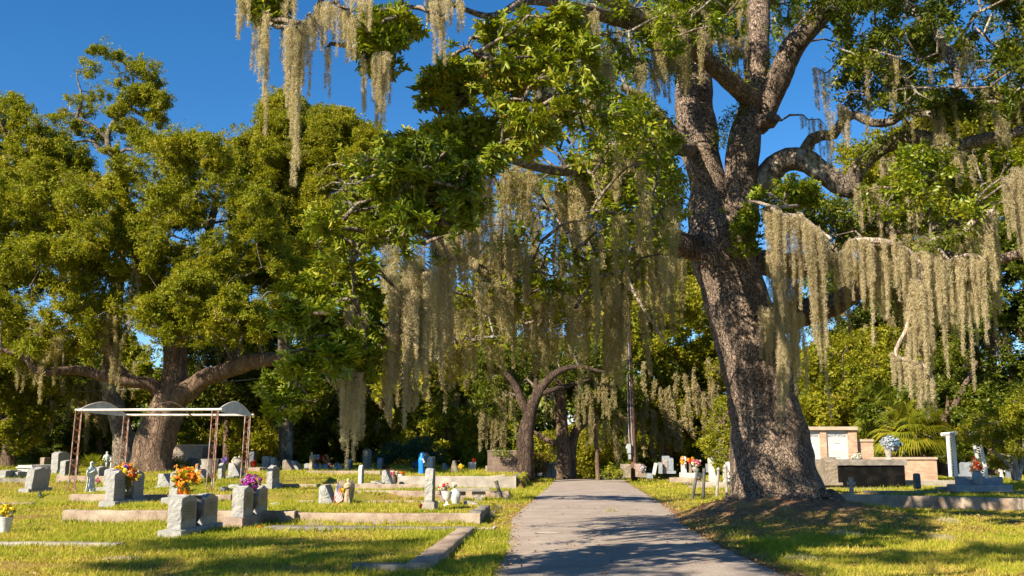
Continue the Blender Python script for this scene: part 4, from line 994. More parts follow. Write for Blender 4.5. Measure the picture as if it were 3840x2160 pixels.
bgt('slim young tree with golden leaves close against the left of the giant trunk', [(2650, 1560), (2720, 1480), (2775, 1500), (2790, 1700), (2700, 1745), (2640, 1720)], 2715, 46, 'leaf_gold', 6, 72, rpx=34, L=.16, W=.08, dens=260, subr=.35)
bgt('bright green oak right of the giant trunk above the brick columbarium', [(3000, 1330), (3120, 1280), (3300, 1270), (3400, 1400), (3380, 1560), (3200, 1620), (3000, 1620)], 3160, 60, 'leaf_gold', 14, 73, ms=[mrow(3100, 3350, 1480, 90, 58, 5)])
bgt('dark spreading oak behind the hanging moss on the right', [(3050, 1050), (3300, 980), (3560, 1000), (3620, 1200), (3560, 1450), (3400, 1600), (3200, 1450), (3100, 1250)], 3450, 66, 'leaf_dark', 26, 74, ms=[mrow(3150, 3600, 1200, 150, 62, 12)])
bgt('deep shaded oak at the right edge with a pale leaning limb', [(3560, 900), (3850, 850), (4000, 1000), (4000, 1600), (3800, 1640), (3600, 1500), (3520, 1200)], 3720, 58, 'leaf_dark', 26, 75, ms=[mrow(3600, 3840, 1250, 120, 56, 8)])
bgt('golden crowned tall oak beyond the upper right limbs', [(3180, 620), (3400, 480), (3600, 420), (3840, 380), (4000, 460), (4000, 900), (3700, 960), (3400, 950), (3200, 880)], 3650, 60, 'leaf_gold', 26, 76, dens=340, rpx=80)
bgt('dark oak behind the palmetto, trunk partly hidden by the white arbor', [(3240, 1500), (3420, 1430), (3600, 1480), (3660, 1620), (3560, 1740), (3280, 1740)], 3553, 55, 'leaf_dark', 26, 77, rpx=55)
bgt('tree low on the far right behind the small multi-stemmed one', [(3640, 1560), (3800, 1480), (4000, 1500), (4000, 1745), (3640, 1745)], 3900, 62, 'leaf_dark', 14, 78, rpx=60)
bgt('oak filling the gap above the lane, mossy branches spread wide', [(1450, 1180), (1700, 1120), (1900, 1150), (1960, 1300), (1880, 1450), (1640, 1420), (1480, 1380)], 1690, 78, 'leaf_oak', 16, 79, ms=[mrow(1500, 1900, 1300, 120, 74, 14)])

# two trees at the lane's end --------------------------------------------
oak('oak with canopy shade in its bark colour, leaning right beside the concrete block wall at the lane end', [([(1780, 1330), (1900, 1250), (2050, 1300), (2150, 1270), (2300, 1300), (2330, 1400), (2200, 1400), (2060, 1380), (1960, 1420), (1860, 1560), (1810, 1540)], 50, 55, 81, 46)],
    [[(1965, 1800, 50, 40), (1965, 1760, 50, 34), (1970, 1660, 50, 30), (1982, 1580, 50, 27), (2005, 1500, 50, 21), (2050, 1430, 50, 16), (2100, 1390, 50, 12), (2170, 1375, 50, 9), (2240, 1390, 50, 6), (2300, 1400, 50, 3)],
     [(1985, 1560, 50, 20), (1950, 1490, 50, 16), (1930, 1440, 50, 12), (1880, 1380, 50, 8)], [(2020, 1480, 50, 12), (2075, 1462, 50, 9), (2150, 1440, 51, 7), (2220, 1420, 51, 5)], [(2000, 1520, 50, 12), (2010, 1420, 51, 9), (1990, 1330, 51, 6)]],
    (1965, 1775), 50, 'leaf_dark', 260, L=.2, W=.09, moss_l=[(1840, 1930, 1480, 1480, 150, 51, 6, 16), (2150, 2310, 1440, 1440, 150, 51, 9, 16), (1800, 1900, 1560, 1560, 140, 51, 6, 14)], thr=.46, barkmat='bark_shaded')
oak('straight brown-trunked oak standing where the lane ends, draped with moss', [([(2060, 1430), (2100, 1360), (2250, 1360), (2400, 1440), (2380, 1530), (2280, 1540), (2180, 1480)], 57, 61, 82, 46)],
    [[(2118, 1810, 56, 34), (2118, 1770, 56, 29), (2112, 1650, 56, 24), (2105, 1560, 56, 21), (2100, 1450, 56, 18), (2120, 1350, 56, 12)], [(2142, 1800, 57, 20), (2145, 1680, 57, 17), (2165, 1610, 57, 16), (2230, 1570, 57, 12), (2320, 1550, 57, 7)],
     [(2100, 1665, 56, 12), (2050, 1650, 56, 10), (2000, 1620, 56, 8), (1970, 1630, 56, 4)]],
    (2118, 1790), 56, 'leaf_dark', 300, L=.22, W=.1, moss_l=[(2040, 2085, 1480, 1480, 120, 57, 3, 12), (2180, 2350, 1540, 1540, 130, 57, 12, 16), (2060, 2085, 1640, 1640, 60, 55, 2, 8)])
oak('very slender bare-stemmed tree between the lane end and the utility pole', [([(2180, 1500), (2260, 1440), (2330, 1500), (2280, 1560)], 52, 54, 83, 36)], [[(2242, 1800, 53, 9), (2238, 1700, 53, 7.5), (2230, 1600, 53, 6.5), (2225, 1500, 53, 4)]], (2242, 1790), 53, 'leaf_dark', 250, L=.2, W=.09, barkmat='bark_far', name='slender_tree')

# small multi-stem tree, right edge
oak('small multi-stemmed tree with pale smooth stems and low leafy crown at the right edge', [([(3600, 1610), (3680, 1560), (3800, 1500), (3900, 1480), (3900, 1700), (3760, 1690), (3690, 1665), (3620, 1650)], 34.5, 38, 84, 30), ([(3700, 1690), (3900, 1700), (3900, 1760), (3720, 1740)], 39, 41, 85, 24)],
    [[(3808, 1800, 38, 12), (3795, 1760, 38, 8), (3760, 1720, 38, 6), (3720, 1690, 38, 3)], [(3812, 1800, 38, 12), (3810, 1740, 38, 8), (3800, 1690, 38, 6), (3800, 1600, 38, 3)], [(3815, 1800, 38, 12), (3830, 1750, 38, 8), (3850, 1690, 38, 6)]],
    (3810, 1795), 38, 'leaf_oak', 420, L=.11, W=.055, subr=.3, barkmat='bark_pale', name='small_tree')

def bush(label, cx, by, rpx, hpx, mat, dens=900, L=.12, W=.06, name='bush', subr=.22, cat='bush', d=None):
    g = G(cx, by) if d is None else P(cx, by, d)
    s = mpp(g[1])
    o = thing(name, label, cat, g)
    bl = []
    for i in range(int(7)):
        a = rng.uniform(-1, 1); hh = rng.uniform(.25, .85) * (1 - .4 * abs(a))
        bl.append((g + np.array([a * rpx * .7 * s, rng.uniform(-.5, .5) * rpx * s * .6, hh * hpx * s]), np.array([rpx * .4, rpx * .4, hpx * .32]) * s))
    foliage('leaves', bl, M[mat], o, g, dens, subr, L, W)
    paths = [[tuple(g) + (.03,), tuple((g + b[0]) / 2 + rng.normal(size=3) * .1) + (.02,), tuple(b[0]) + (.01,)] for b in bl]
    Vs, Fs, k = [], [], 0
    for p_ in paths:
        V, F = limb_geo(p_, 5, .3); Vs.append(V); Fs.append(F + k); k += len(V)
    np_obj('stem', np.concatenate(Vs), np.concatenate(Fs), M['bark_far'], o, None, g, True)
    return o
bush('leafy green rose bush in front of the pale brick wall', 672, 1768, 48, 66, 'leaf_oak', 420)
bush('wide dark blue-green juniper behind the rounded grey headstone', 1530, 1752, 120, 130, 'leaf_juniper', 520, L=.2, W=.05, subr=.4, d=56)
bush('reddish turning crepe shrub by the white wall beyond the lane end', 2022, 1782, 34, 110, 'leaf_red', 260, L=.2, W=.09, subr=.4, d=60)
bush('narrow yellow-green shrub left of the brown crypt', 2290, 1790, 17, 60, 'leaf_gold', 500, d=50)
bush('low dark shrub in flower beds left of the yellow shrub', 2268, 1790, 16, 24, 'leaf_dark', 500, d=50)
bush('low green-leaved shrub at the foot of the brown crypt', 2322, 1792, 22, 30, 'leaf_oak', 500, d=49)
bush('yellow-flowering weed clump between grey stones beyond the blue statue', 1545, 1765, 8, 28, 'leaf_gold', 600, d=54)
bush('dark undergrowth behind the arbor on the right', 3700, 1760, 50, 60, 'leaf_dark', 300, d=48)
bush('low yellowish hedge behind the square dark headstone', 300, 1775, 60, 26, 'leaf_gold', 420, d=53)
bush('shaded green hedge left of the tall grey headstone', 150, 1745, 70, 40, 'leaf_dark', 300, d=58)

def palm(label, name, cx, cy, d, nf, Lf, trunk, mat, fan=True):
    c = P(cx, cy, d)
    base = np.array([c[0], c[1], float(terr(c[0], c[1]))])
    o = thing(name, label, 'palm', base)
    Vs = []; Fs = []; ts = []; k = 0
    for i in range(nf):
        az = i * 2.399 + rng.uniform(-.2, .2); el = rng.uniform(-.35, 1.25)
        dirv = np.array([math.cos(az) * math.cos(el), math.sin(az) * math.cos(el), math.sin(el)])
        if fan:
            st = Lf * .42
            p0 = c + dirv * st * .2; p1 = c + dirv * st + [0, 0, -.04]
            side = unit(np.cross(dirv, [0, 0, 1.])); upv = np.cross(side, dirv)
            tn = rng.uniform(0, 1)
            for s_ in np.linspace(-1.35, 1.35, 27):
                dd = unit(dirv * math.cos(s_) + side * math.sin(s_) + upv * .12 * abs(math.sin(s_)))
                L = Lf * .62 * (1 - .22 * abs(s_))
                m = p1 + dd * L * .6; e = p1 + dd * L + np.array([0, 0, -1]) * L * rng.uniform(.22, .5)
                w = side * .034 + upv * .012
                Vs.append(np.array([p1, m - w, e, m + w])); Fs.append(np.array([[0, 1, 2, 3]]) + k); k += 4; ts += [tn * .6 + rng.uniform(0, .4)] * 4
            w = side * .02
            Vs.append(np.array([p0 - w, p0 + w, p1 + w * .5, p1 - w * .5])); Fs.append(np.array([[0, 1, 2, 3]]) + k); k += 4; ts += [.4] * 4
        else:
            side = unit(np.cross(dirv, [0, 0, 1.])); el2 = max(el, .1)
            prev = c
            for j in range(1, 15):
                t = j / 14
                q = c + dirv * Lf * t + np.array([0, 0, -1]) * Lf * .35 * t * t
                for sg in (-1, 1):
                    e = q + side * sg * Lf * .22 * math.sin(3.1 * min(t + .12, 1)) + dirv * Lf * .12
                    w = dirv * .018
                    Vs.append(np.array([q - w, e, q + w, q])); Fs.append(np.array([[0, 1, 2, 3]]) + k); k += 4; ts += [rng.uniform(0, 1)] * 4
    np_obj('fronds', np.concatenate(Vs), np.concatenate(Fs), M[mat], o, ts, base)
    V, F = limb_geo([tuple(base) + (trunk,), tuple((base + c) / 2) + (trunk * 1.05,), tuple(c) + (trunk * .6,)], 14, .08, .5, 9)
    np_obj('trunk', V, F, M['bark_palm'], o, None, base, True)
palm('fan-leaved cabbage palm with drooping yellow-green fronds behind the low brick wall', 'palmetto', 3425, 1630, 46, 60, 2.15, .32, 'leaf_palm')
palm('darker fan palm standing partly behind the yellow one', 'palmetto', 3330, 1540, 54, 34, 2.4, .3, 'leaf_dark')
palm('low feathery sago palm behind the green-tinged statue on the left', 'sago_palm', 345, 1755, 47, 40, 1.15, .2, 'leaf_oak', False)

def woods():
    poly = []
    bl = []
    for i in range(150):
        x = -130 + i * 1.8 + rng.uniform(-1, 1)
        for h in (1, 3.5, 6, 8.5, 11):
            bl.append((np.array([x, 125 + rng.uniform(-5, 8), h + rng.uniform(-1, 1) + 1.5 * math.sin(i * .21)]), np.array([3, 3, 2.6])))
    C, Nn = blob_leaves(bl, 22, 1.3, 0, 0)
    V, F, t = leaf_geo(C, Nn, .75, .42)
    o = np_obj('distant_woods', V, F, M['leaf_dark'], None, t)
    tag(o, 'far-off line of dark green woods beyond the cemetery', 'woods', kind='stuff')
woods()
#__PART3__
# ------------------------------------------------------------------ slabs and copings
def rough_box(mb, L, W, z0, z1, amp=.012, step=.18, taper=0):
    """box 0..L (x), 0..W (y), z0..z1 as a noisy lofted shell along x"""
    n = max(2, int(L / step)); ring = [(0, z0), (0, z0 * .35 + z1 * .65), (0.0, z1 - .012), (.014, z1), (W * .5, z1 + .002), (W - .014, z1), (W, z1 - .012), (W, z0)]
    vs = []; sd = random.random() * 50
    for i in range(n + 1):
        x = L * i / n
        k = 1 if not taper else min(1, .25 + .75 * min(i, n - i) / (n * .3))
        for (yy, zz) in ring:
            dn = mnoise.noise(Vector((x * 2.1 + sd, yy * 3, zz * 3))) * amp * 1.6 + mnoise.noise(Vector((x * 9 + sd, yy * 8, zz * 8))) * amp
            vs.append((x, yy + dn, z0 + (zz - z0) * k + dn * .6))
    m = len(ring)
    fs = [(i * m + k, (i + 1) * m + k, (i + 1) * m + k + 1, i * m + k + 1) for i in range(n) for k in range(m - 1)]
    fs += [tuple(range(m)), tuple(n * m + k for k in range(m))[::-1]]
    mb.add(vs, [f[::-1] for f in fs])
def slab(label, p0, p1, W, z0, z1, mat='concrete', name='coping', cat='plot coping', group=None, amp=.012, taper=0):
    p0 = np.asarray(p0, float); p1 = np.asarray(p1, float)
    L = np.linalg.norm(p1 - p0); an = math.atan2(p1[1] - p0[1], p1[0] - p0[0])
    mb = MB(); rough_box(mb, L, W, z0, z1, amp, taper=taper)
    o = mb.build(name, M[mat], None, True, (p0[0], p0[1], 0)); o.rotation_euler = (0, 0, an)
    return tag(o, label, cat, group)
def slab_ab(label, a0, a1, b0, b1, z0, z1, mat='concrete', **k):
    COPINGS.append((min(a0, a1) - .01, max(a0, a1) + .01, b0 - .01, b1 + .01))
    if abs(a1 - a0) >= abs(b1 - b0) or 1:
        p0 = np.array(ba(a0, b0)); p1 = np.array(ba(a1, b0))
    return slab(label, p0, p1, b1 - b0, z0, z1, mat, **k)
def slab_side(label, a0, a1, b0, b1, z0, z1, mat='concrete', **k):
    COPINGS.append((a0 - .01, a1 + .01, b0 - .01, b1 + .01))
    return slab(label, np.array(ba(a1, b0)), np.array(ba(a1, b1)), a1 - a0, z0, z1, mat, **k)
GC = 'concrete copings edging the burial plots'
slab_ab('short front length of worn coping sinking into the grass by the near plot corner', -2.9, -2.175, 13.2, 13.5, -.1, .10, 'concrete_old', group=GC)
slab_side('long low coping running from the near plot corner back along the lane', -2.17, -1.86, 13.2, 19.2, -.1, .125, 'concrete', group=GC, amp=.007)
slab_ab('wide flat dark coping closing the back of the nearest plot', -6.0, -1.86, 19.21, 19.75, -.1, .115, 'concrete_old', group=GC)
slab_ab('brownish coping wall left of and behind the two nearest headstone pairs', -11.4, -6.1, 21.72, 22.05, -.1, .27, 'concrete', group=GC, amp=.018)
slab_ab('lower continuation of the brownish coping running right to the rubble corner', -6.08, -1.97, 21.84, 22.1, -.1, .225, 'concrete', group=GC, amp=.02)
slab_side('dark side coping at the rubble-strewn corner of the second plot', -2.22, -1.97, 22.06, 24.6, -.1, .26, 'concrete_old', group=GC, amp=.03)
slab_ab('coping block under the front of the rusty lattice frame', -15.2, -10.2, 29.3, 29.55, .0, .285, 'concrete', group=GC)
slab_ab('brown coping wall behind the curled-leg concrete bench', -7.4, -1.95, 31.9, 32.2, -.1, .31, 'concrete', group=GC, amp=.02)
slab_ab('long tall smooth retaining wall behind the bench, cracked near its right end', -7.35, -2.25, 42.0, 42.3, -.1, .52, 'concrete_lt', group=GC, name='retaining_wall', cat='wall')
slab_side('short side of the retaining wall running back beside the grass strip', -2.5, -2.26, 42.31, 50, -.1, .5, 'concrete_old', group=GC, name='retaining_wall', cat='wall')
slab_ab('pale low coping left of the tall white pillar stone', -11.6, -8.3, 43.0, 43.3, .35, .72, 'concrete', group=GC)
slab_ab('thin sunlit coping line right of the engraved single headstone', -11.2, -5.0, 35.4, 35.6, .1, .40, 'concrete', group=GC)
slab_ab('narrow flush coping in the grass left of the lattice frame', -23, -15.8, 28.3, 28.5, -.1, .09, 'concrete', group=GC)
slab_ab('near-left coping half buried in lawn at the frame edge', -9.9, -7.35, 15.8, 16.12, -.1, .11, 'concrete_lt', group=GC)
slab_ab('broken tapering slab edge in the foreground lawn, pale rounded end', -7.1, -5.9, 14.0, 14.35, -.06, .075, 'concrete', group=GC, amp=.03, taper=1)
slab_ab('thin sunken continuation of the broken foreground slab', -5.85, -4.0, 14.1, 14.25, -.06, .035, 'concrete_old', group=GC, amp=.012)
slab_ab('dark coping under the pale tombs at the far left', -27, -20.2, 36.6, 36.85, .1, .55, 'concrete_old', group=GC)
slab_ab('mid-brown coping in front of the tall grey headstone on the left', -20.1, -17.0, 37.6, 37.85, .1, .62, 'concrete', group=GC)
slab_ab('faint coping line crossing the grass behind the first headstone pairs', -7.2, -3.4, 26.0, 26.15, .0, .29, 'concrete', group=GC)
slab('long weathered coping wall crossing the lawn right of the giant oak', (9.3, 29.45), (17.2, 24.0), .42, -.1, .33, 'concrete', group=GC)
slab_ab('grey block edging before the white pillar stones right of the lane', 5.6, 8.6, 44.6, 44.9, -1, .22, 'concrete_lt', group=GC)
slab_ab('low pale coping under the leaning pipes right of the lane', 5.2, 10.2, 43.3, 43.5, -1, .1, 'concrete', group=GC)
slab_ab('dark coping block left of the raised plot with bright flowers', 5.5, 6.3, 47.5, 47.8, -1, .3, 'concrete_old', group=GC)
slab('low dark edging behind the mossed coping at the right', (11.6, 32.6), (16.8, 31.4), .2, .1, .30, 'concrete_old', group=GC)
slab('pale row of edging blocks before the low brick wall', (12.6, 38.5), (18, 38.2), .25, .1, .46, 'concrete_lt', group=GC)

# ------------------------------------------------------------------ headstones
def top_z(kind, u, h):
    u = abs(u)
    if kind == 'serp': return h * (1 - .10 * math.sin(min(u, 1) * math.pi / 2) ** 2 + .012 * math.cos(u * 9))
    if kind == 'arch': return h * (1 - .10 * u * u)
    if kind == 'round': return h * (1 - .26 * (1 - math.sqrt(max(0, 1 - u * u))))
    if kind == 'peak': return h * (1 - .16 * u)
    if kind == 'ogee': return h * (1 - .13 * (1 - math.cos(min(u, 1) * math.pi)) / 2)
    return h
def die(mb, w, t, h, kind, rough, x0=0, y0=0, z0=0, wing=0):
    out = []                              # (y, z, ny, nz)
    n = 7
    nh = max(3, int(h / .06)); nw = max(6, int(w / .05))
    for i in range(nh): out.append((0, h * i / nh * (top_z(kind, 1, 1)), -1, 0))
    for i in range(nw + 1):
        y = w * i / nw; out.append((y, top_z(kind, 2 * y / w - 1, h), 0, 1))
    for i in range(nh - 1, -1, -1): out.append((w, h * i / nh * top_z(kind, 1, 1), 1, 0))
    xs = [0, .012, t * .25, t * .5, t * .75, t - .014, t]
    vs = []; sd = random.random() * 90
    for j, x in enumerate(xs):
        for (y, z, ny, nz) in out:
            q = Vector((x * 7 + sd, y * 7, z * 7))
            d = rough * (1.3 * mnoise.noise(q) + .9 * mnoise.noise(q * 2.6) + .5) if 0 < j < len(xs) - 1 else 0
            if wing and ny > 0: d = 0
            k = min(1, z / .04)
            vs.append((x0 + x, y0 + y + ny * d * k, z0 + z + nz * d))
    m = len(out)
    fs = [(j * m + i, j * m + (i + 1) % m, (j + 1) * m + (i + 1) % m, (j + 1) * m + i) for j in range(len(xs) - 1) for i in range(m)]
    mb.add(vs, fs, 0)
    mb.add([vs[i] for i in range(m)], [tuple(range(m))], 0)
    mb.add([vs[(len(xs) - 1) * m + i] for i in range(m)], [tuple(range(m))[::-1]], 1)
def wedge(mb, prof, w, rough, x0=0, y0=0, z0=0):
    """profile in (x,z) seen from the lane side end, extruded along y"""
    pts = []
    for i in range(len(prof)):
        a, b = prof[i], prof[(i + 1) % len(prof)]
        L = math.hypot(b[0] - a[0], b[1] - a[1]); k = max(1, int(L / .07))
        for j in range(k): pts.append((a[0] + (b[0] - a[0]) * j / k, a[1] + (b[1] - a[1]) * j / k))
    cx = sum(p[0] for p in pts) / len(pts); cz = sum(p[1] for p in pts) / len(pts)
    ys = [0, w * .5, w]; vs = []; sd = random.random() * 90
    for y in ys:
        for (x, z) in pts:
            d = rough * (1.2 * mnoise.noise(Vector((x * 8 + sd, y * 5, z * 8))) )
            vs.append((x0 + x + d * (x - cx), y0 + y, z0 + z + d * .4))
    m = len(pts)
    fs = [(j * m + i, (j + 1) * m + i, (j + 1) * m + (i + 1) % m, j * m + (i + 1) % m) for j in range(2) for i in range(m)]
    mb.add(vs, fs, 1)
    # rough end face: fan with displaced centre rings
    ring2 = [(x0 + cx + (x - cx) * .55, y0 - rough * (1 + 1.5 * mnoise.noise(Vector((x * 9 + sd, 0, z * 9)))), z0 + cz + (z - cz) * .55) for x, z in pts]
    v2 = [vs[i] for i in range(m)] + ring2 + [(x0 + cx, y0 - rough * 1.2, z0 + cz)]
    mb.add(v2, [(i, (i + 1) % m, m + (i + 1) % m, m + i) for i in range(m)] + [(m + i, m + (i + 1) % m, 2 * m) for i in range(m)], 0)
    mb.add([vs[2 * m + i] for i in range(m)], [tuple(range(m))], 0)
def scroll(mb, y0, y1, z0, z1, x):
    """scroll-shaped dark panel"""
    n = 14; top = []; bot = []
    for i in range(n + 1):
        t = i / n; y = y0 + (y1 - y0) * t; wv = math.sin((t - .15) * 5.2) * .028 * (z1 - z0) / .4
        top.append((x, y, z1 + wv - .02 + .03 * t)); bot.append((x, y, z0 + wv + .03 * t))
    vs = bot + top
    mb.add(vs, [(i, i + 1, n + 2 + i, n + 1 + i) for i in range(n)], 0)
GS = 'headstones standing in the cemetery rows'
def stone(label, bx, by, side, h, w, kind='serp', mat='rock_grey', face='die_grey', base=None, bmat=None, panel=None, tilt=0, rough=.012, lean=0, name='headstone', group=GS, offx=None, y_off=.12, t=None, prof=None, d=None):
    """bx,by: nearest lower left corner in the photo. side/h: photo pixels of the end face. base=(side px, height px, length m)"""
    g = G(bx, by) if d is None else P(bx, by, d)
    s = mpp(g[1]) / (1.0)
    o = thing(name, label, 'headstone', g - [0, 0, .03], -TH, group)
    bh = 0; x0 = 0; yy = 0
    if base:
        bs, bhp, bw = base; bh = bhp * s + .03; mb = MB()
        rough_box(mb, bw, bs * s, 0, bh, .006, .1)
        # rough_box runs along x; turn it to run along y
        mb.v = [(bs * s - y, x, z) for x, y, z in mb.v]
        mb.build('base', M[bmat or mat], o, True)
        x0 = (bs - side) * s * .5 if offx is None else offx * s; yy = y_off
    H = h * s + (0 if base else .03); T_ = t or side * s
    mb = MB()
    if prof:
        wedge(mb, [(px * T_, pz * H) for px, pz in prof], w, rough * 1.5, 0, 0, 0)
        part = mb.build('slant_body', [M[mat], M[face]], o, False, (x0, yy, bh))
    else:
        die(mb, w, T_, H, kind, rough)
        part = mb.build('die', [M[mat], M[face]], o, False, (x0, yy, bh))
    part.rotation_euler = (tilt, lean, 0)
    if panel and not prof:
        pm = MB(); scroll(pm, w * .12, w * .88, H * .28, H * .82, T_ + .004)
        q = pm.build('inscription_panel', M[panel], part)
    return o, g, s, part, (x0, yy, bh, T_, H)
SLANT = [(0, 0), (1, 0), (1, .22), (.36, 1), (.12, 1), (0, .9)]
LOW = [(0, 0), (1, 0), (1, .45), (.3, 1), (0, 1)]
def text_geo(s, size, arc=None, squash=1.):
    """list of verts, faces in the local xz plane, centred"""
    cu = bpy.data.curves.new('t', 'FONT'); cu.body = s; cu.size = size; cu.align_x = 'CENTER'; cu.extrude = .002; cu.resolution_u = 3
    ob = bpy.data.objects.new('t', cu); COL.objects.link(ob)
    me = bpy.data.meshes.new_from_object(ob.evaluated_get(bpy.context.evaluated_depsgraph_get()))
    vs = [(v.co.x * squash, v.co.z, v.co.y) for v in me.vertices]; fs = [tuple(p.vertices) for p in me.polygons]
    bpy.data.objects.remove(ob); bpy.data.curves.remove(cu); bpy.data.meshes.remove(me)
    if arc:
        vs = [(arc * math.sin(x / arc) + z * math.sin(x / arc), y, z * math.cos(x / arc) - arc * (1 - math.cos(x / arc))) for x, y, z in vs]
    return vs, fs

def double_stone(label, bx, by, bside, bh, side, h, w, gap, blen, bmat='rock_grey', kinds=('serp', 'ogee'), panel='panel', first=.15, offx=None):
    """two dies on one long base, receding along the lane direction; returns frame"""
    g = G(bx, by); s = mpp(g[1])
    o = thing('double_headstone', label, 'headstone', g - [0, 0, .03], -TH, 'paired headstones on a shared base')
    mb = MB(); B = bside * s; rough_box(mb, blen, B, 0, bh * s + .03, .008, .1)
    mb.v = [(B - y, x, z) for x, y, z in mb.v]
    mb.build('base', M[bmat], o, True)
    x0 = (B - side * s) * .5 if offx is None else offx * s; zb = bh * s + .03
    H = h * s
    for i in range(2):
        m = MB(); die(m, w, side * s, H * (1 if i == 0 else .97), kinds[i], .013)
        p = m.build('die', [M['rock_grey'], M['die_grey']], o, False, (x0, first + i * (w + gap), zb))
        pm = MB(); scroll(pm, w * .10, w * .90, H * .24, H * .80, side * s + .004)
        pm.build('inscription_panel', M[panel], p)
        # faint illegible engraved lines
        lm = MB()
        for r_, (f0, f1) in enumerate([(.25, .78), (.32, .7), (.3, .72), (.38, .64)]):
            z = H * (.66 - r_ * .075); lm.box(side * s + .004, side * s + .0065, w * f0, w * f1, z, z + H * .018)
        lm.build('engraving', M['letter'], p)
    return o, g, s, x0, zb, H
def lpos(g, x, y, z):                    # local (rotated) to world
    return np.array([g[0] + x * CT + y * ST, g[1] - x * ST + y * CT, g[2] + z])
def petals(C, r, n, mat, nm, parent, org, mult=26, lift=.5):
    C = np.repeat(C, mult, 0); R_ = np.repeat(r, mult)
    Nn = unit(rng.normal(size=C.shape) * .8 + unit(C - org) * 1.0)
    C = C + Nn * R_[:, None] * lift * rng.uniform(.2, 1, len(C))[:, None]
    V, F, t = leaf_geo(C, Nn, R_ * .8, R_ * .6, fold=.35)
    return np_obj(nm, V, F, M[mat], parent, t, org)
def bouquet(label, cx, cy, rx, ry, d, cols, nb=26, br=.05, leaves=30, group='artificial flower bouquets', bow=None, name='flower_bouquet', at=None, stems=.12, lmat='leaf_near', fern=None):
    c = P(cx, cy, d) if at is None else np.asarray(at)
    s = mpp(c[1])
    o = thing(name, label, 'flowers', c - [0, 0, ry * s], 0, group)
    dirs = unit(rng.normal(size=(nb, 3))); dirs[:, 1] = -np.abs(dirs[:, 1]) * .9 + .1
    rad = rng.uniform(.55, 1, nb)
    pos = c + dirs * rad[:, None] * np.array([rx * s, rx * s * .8, ry * s])
    k = 0
    for (cm, fr) in cols:
        m = max(1, int(nb * fr)); sel = pos[k:k + m]; k += m
        if len(sel) == 0: continue
        petals(sel, rng.uniform(.75, 1.3, len(sel)) * br, 0, cm, 'blossoms', o, c)
    if leaves:
        q = c + unit(rng.normal(size=(leaves * 3, 3))) * np.array([rx * s, rx * s * .8, ry * s]) * rng.uniform(.4, 1.05, (leaves * 3, 1))
        V, F, t = leaf_geo(q, unit(rng.normal(size=q.shape)), br * 1.5, br * .8)
        np_obj('leaves', V, F, M[lmat], o, t, c)
        for ob in (o.children[-1],): pass
    st = MB()
    for i in range(8):
        e = pos[i % nb]; st.tube([(0, 0, 0)] + [tuple((e - c) * .5)], .004, 4)
    st.tube([(0, 0, 0), (0, 0, -(ry * s + stems))], .012, 6)
    st.build('stems', M['green_paint'], o, loc=(0, 0, ry * s))
    for ch in o.children:                # geometry was written relative to c; the empty sits ry*s lower
        if ch.name.split('.')[0] != 'stems': ch.location = (0, 0, ry * s)
    if fern:
        C = []; Nn = []
        for i in range(fern[1]):
            a = rng.uniform(-2.9, .9); dv = np.array([math.cos(a), -.25, abs(math.sin(a)) * .9 + rng.uniform(-.3, .4)])
            for t_ in np.linspace(.35, 1.25, 14):
                for sg in (-1, 1): C.append(c + dv * t_ * np.array([rx, rx, ry]) * s + np.array([0, 0, sg * .012])); Nn.append(rng.normal(size=3) * .3 + [0, -1, .2])
        V, F, t = leaf_geo(np.array(C), unit(np.array(Nn)), .055, .02)
        q = np_obj('fern_sprays', V, F, M[fern[0]], o, t, c); q.location = (0, 0, ry * s)
    if bow:
        b = MB()
        for i in range(16):
            a = rng.uniform(-.5, .5); z = -rng.uniform(.2, 1.9) * ry * s; x = rx * s * (.5 + .35 * a); w = .05
            b.add([(x - w, -rx * s * .85, z), (x + w * .6, -rx * s * .95, z + .03), (x + w, -rx * s * .8, z - .09), (x - w * .4, -rx * s * .9, z - .1)], [(0, 1, 2, 3)])
        b.build('ribbon_bow', M[bow], o, loc=(0, 0, ry * s))
    return o
URN = [(.30, 0), (.32, .03), (.22, .07), (.12, .12), (.16, .16), (.32, .32), (.46, .55), (.50, .72), (.44, .84), (.26, .92), (.34, 1.), (.30, 1.0)]
POT = [(.34, 0), (.36, .05), (.5, .92), (.54, 1.), (.48, 1.0)]
CUP = [(.34, 0), (.34, .05), (.14, .12), (.12, .3), (.22, .36), (.42, .55), (.46, .8), (.56, .98), (.5, 1.0)]
def vase(label, prof, h, wd, pos, mat, group='vases and urns set by the graves', name='vase'):
    o = thing(name, label, 'vase', pos, 0, group)
    mb = MB(); mb.lathe([(r * wd, z * h) for r, z in prof], 20)
    mb.build('body', M[mat], o, True)
    m2 = MB(); r_ = prof[-1][0] * wd
    m2.lathe([(r_, h - .012), (r_ * 1.1, h - .004), (r_ * 1.12, h + .006), (r_ * .95, h + .01), (r_ * .9, h - .002)], 20)
    m2.build('rim', M[mat], o, True)
    return o

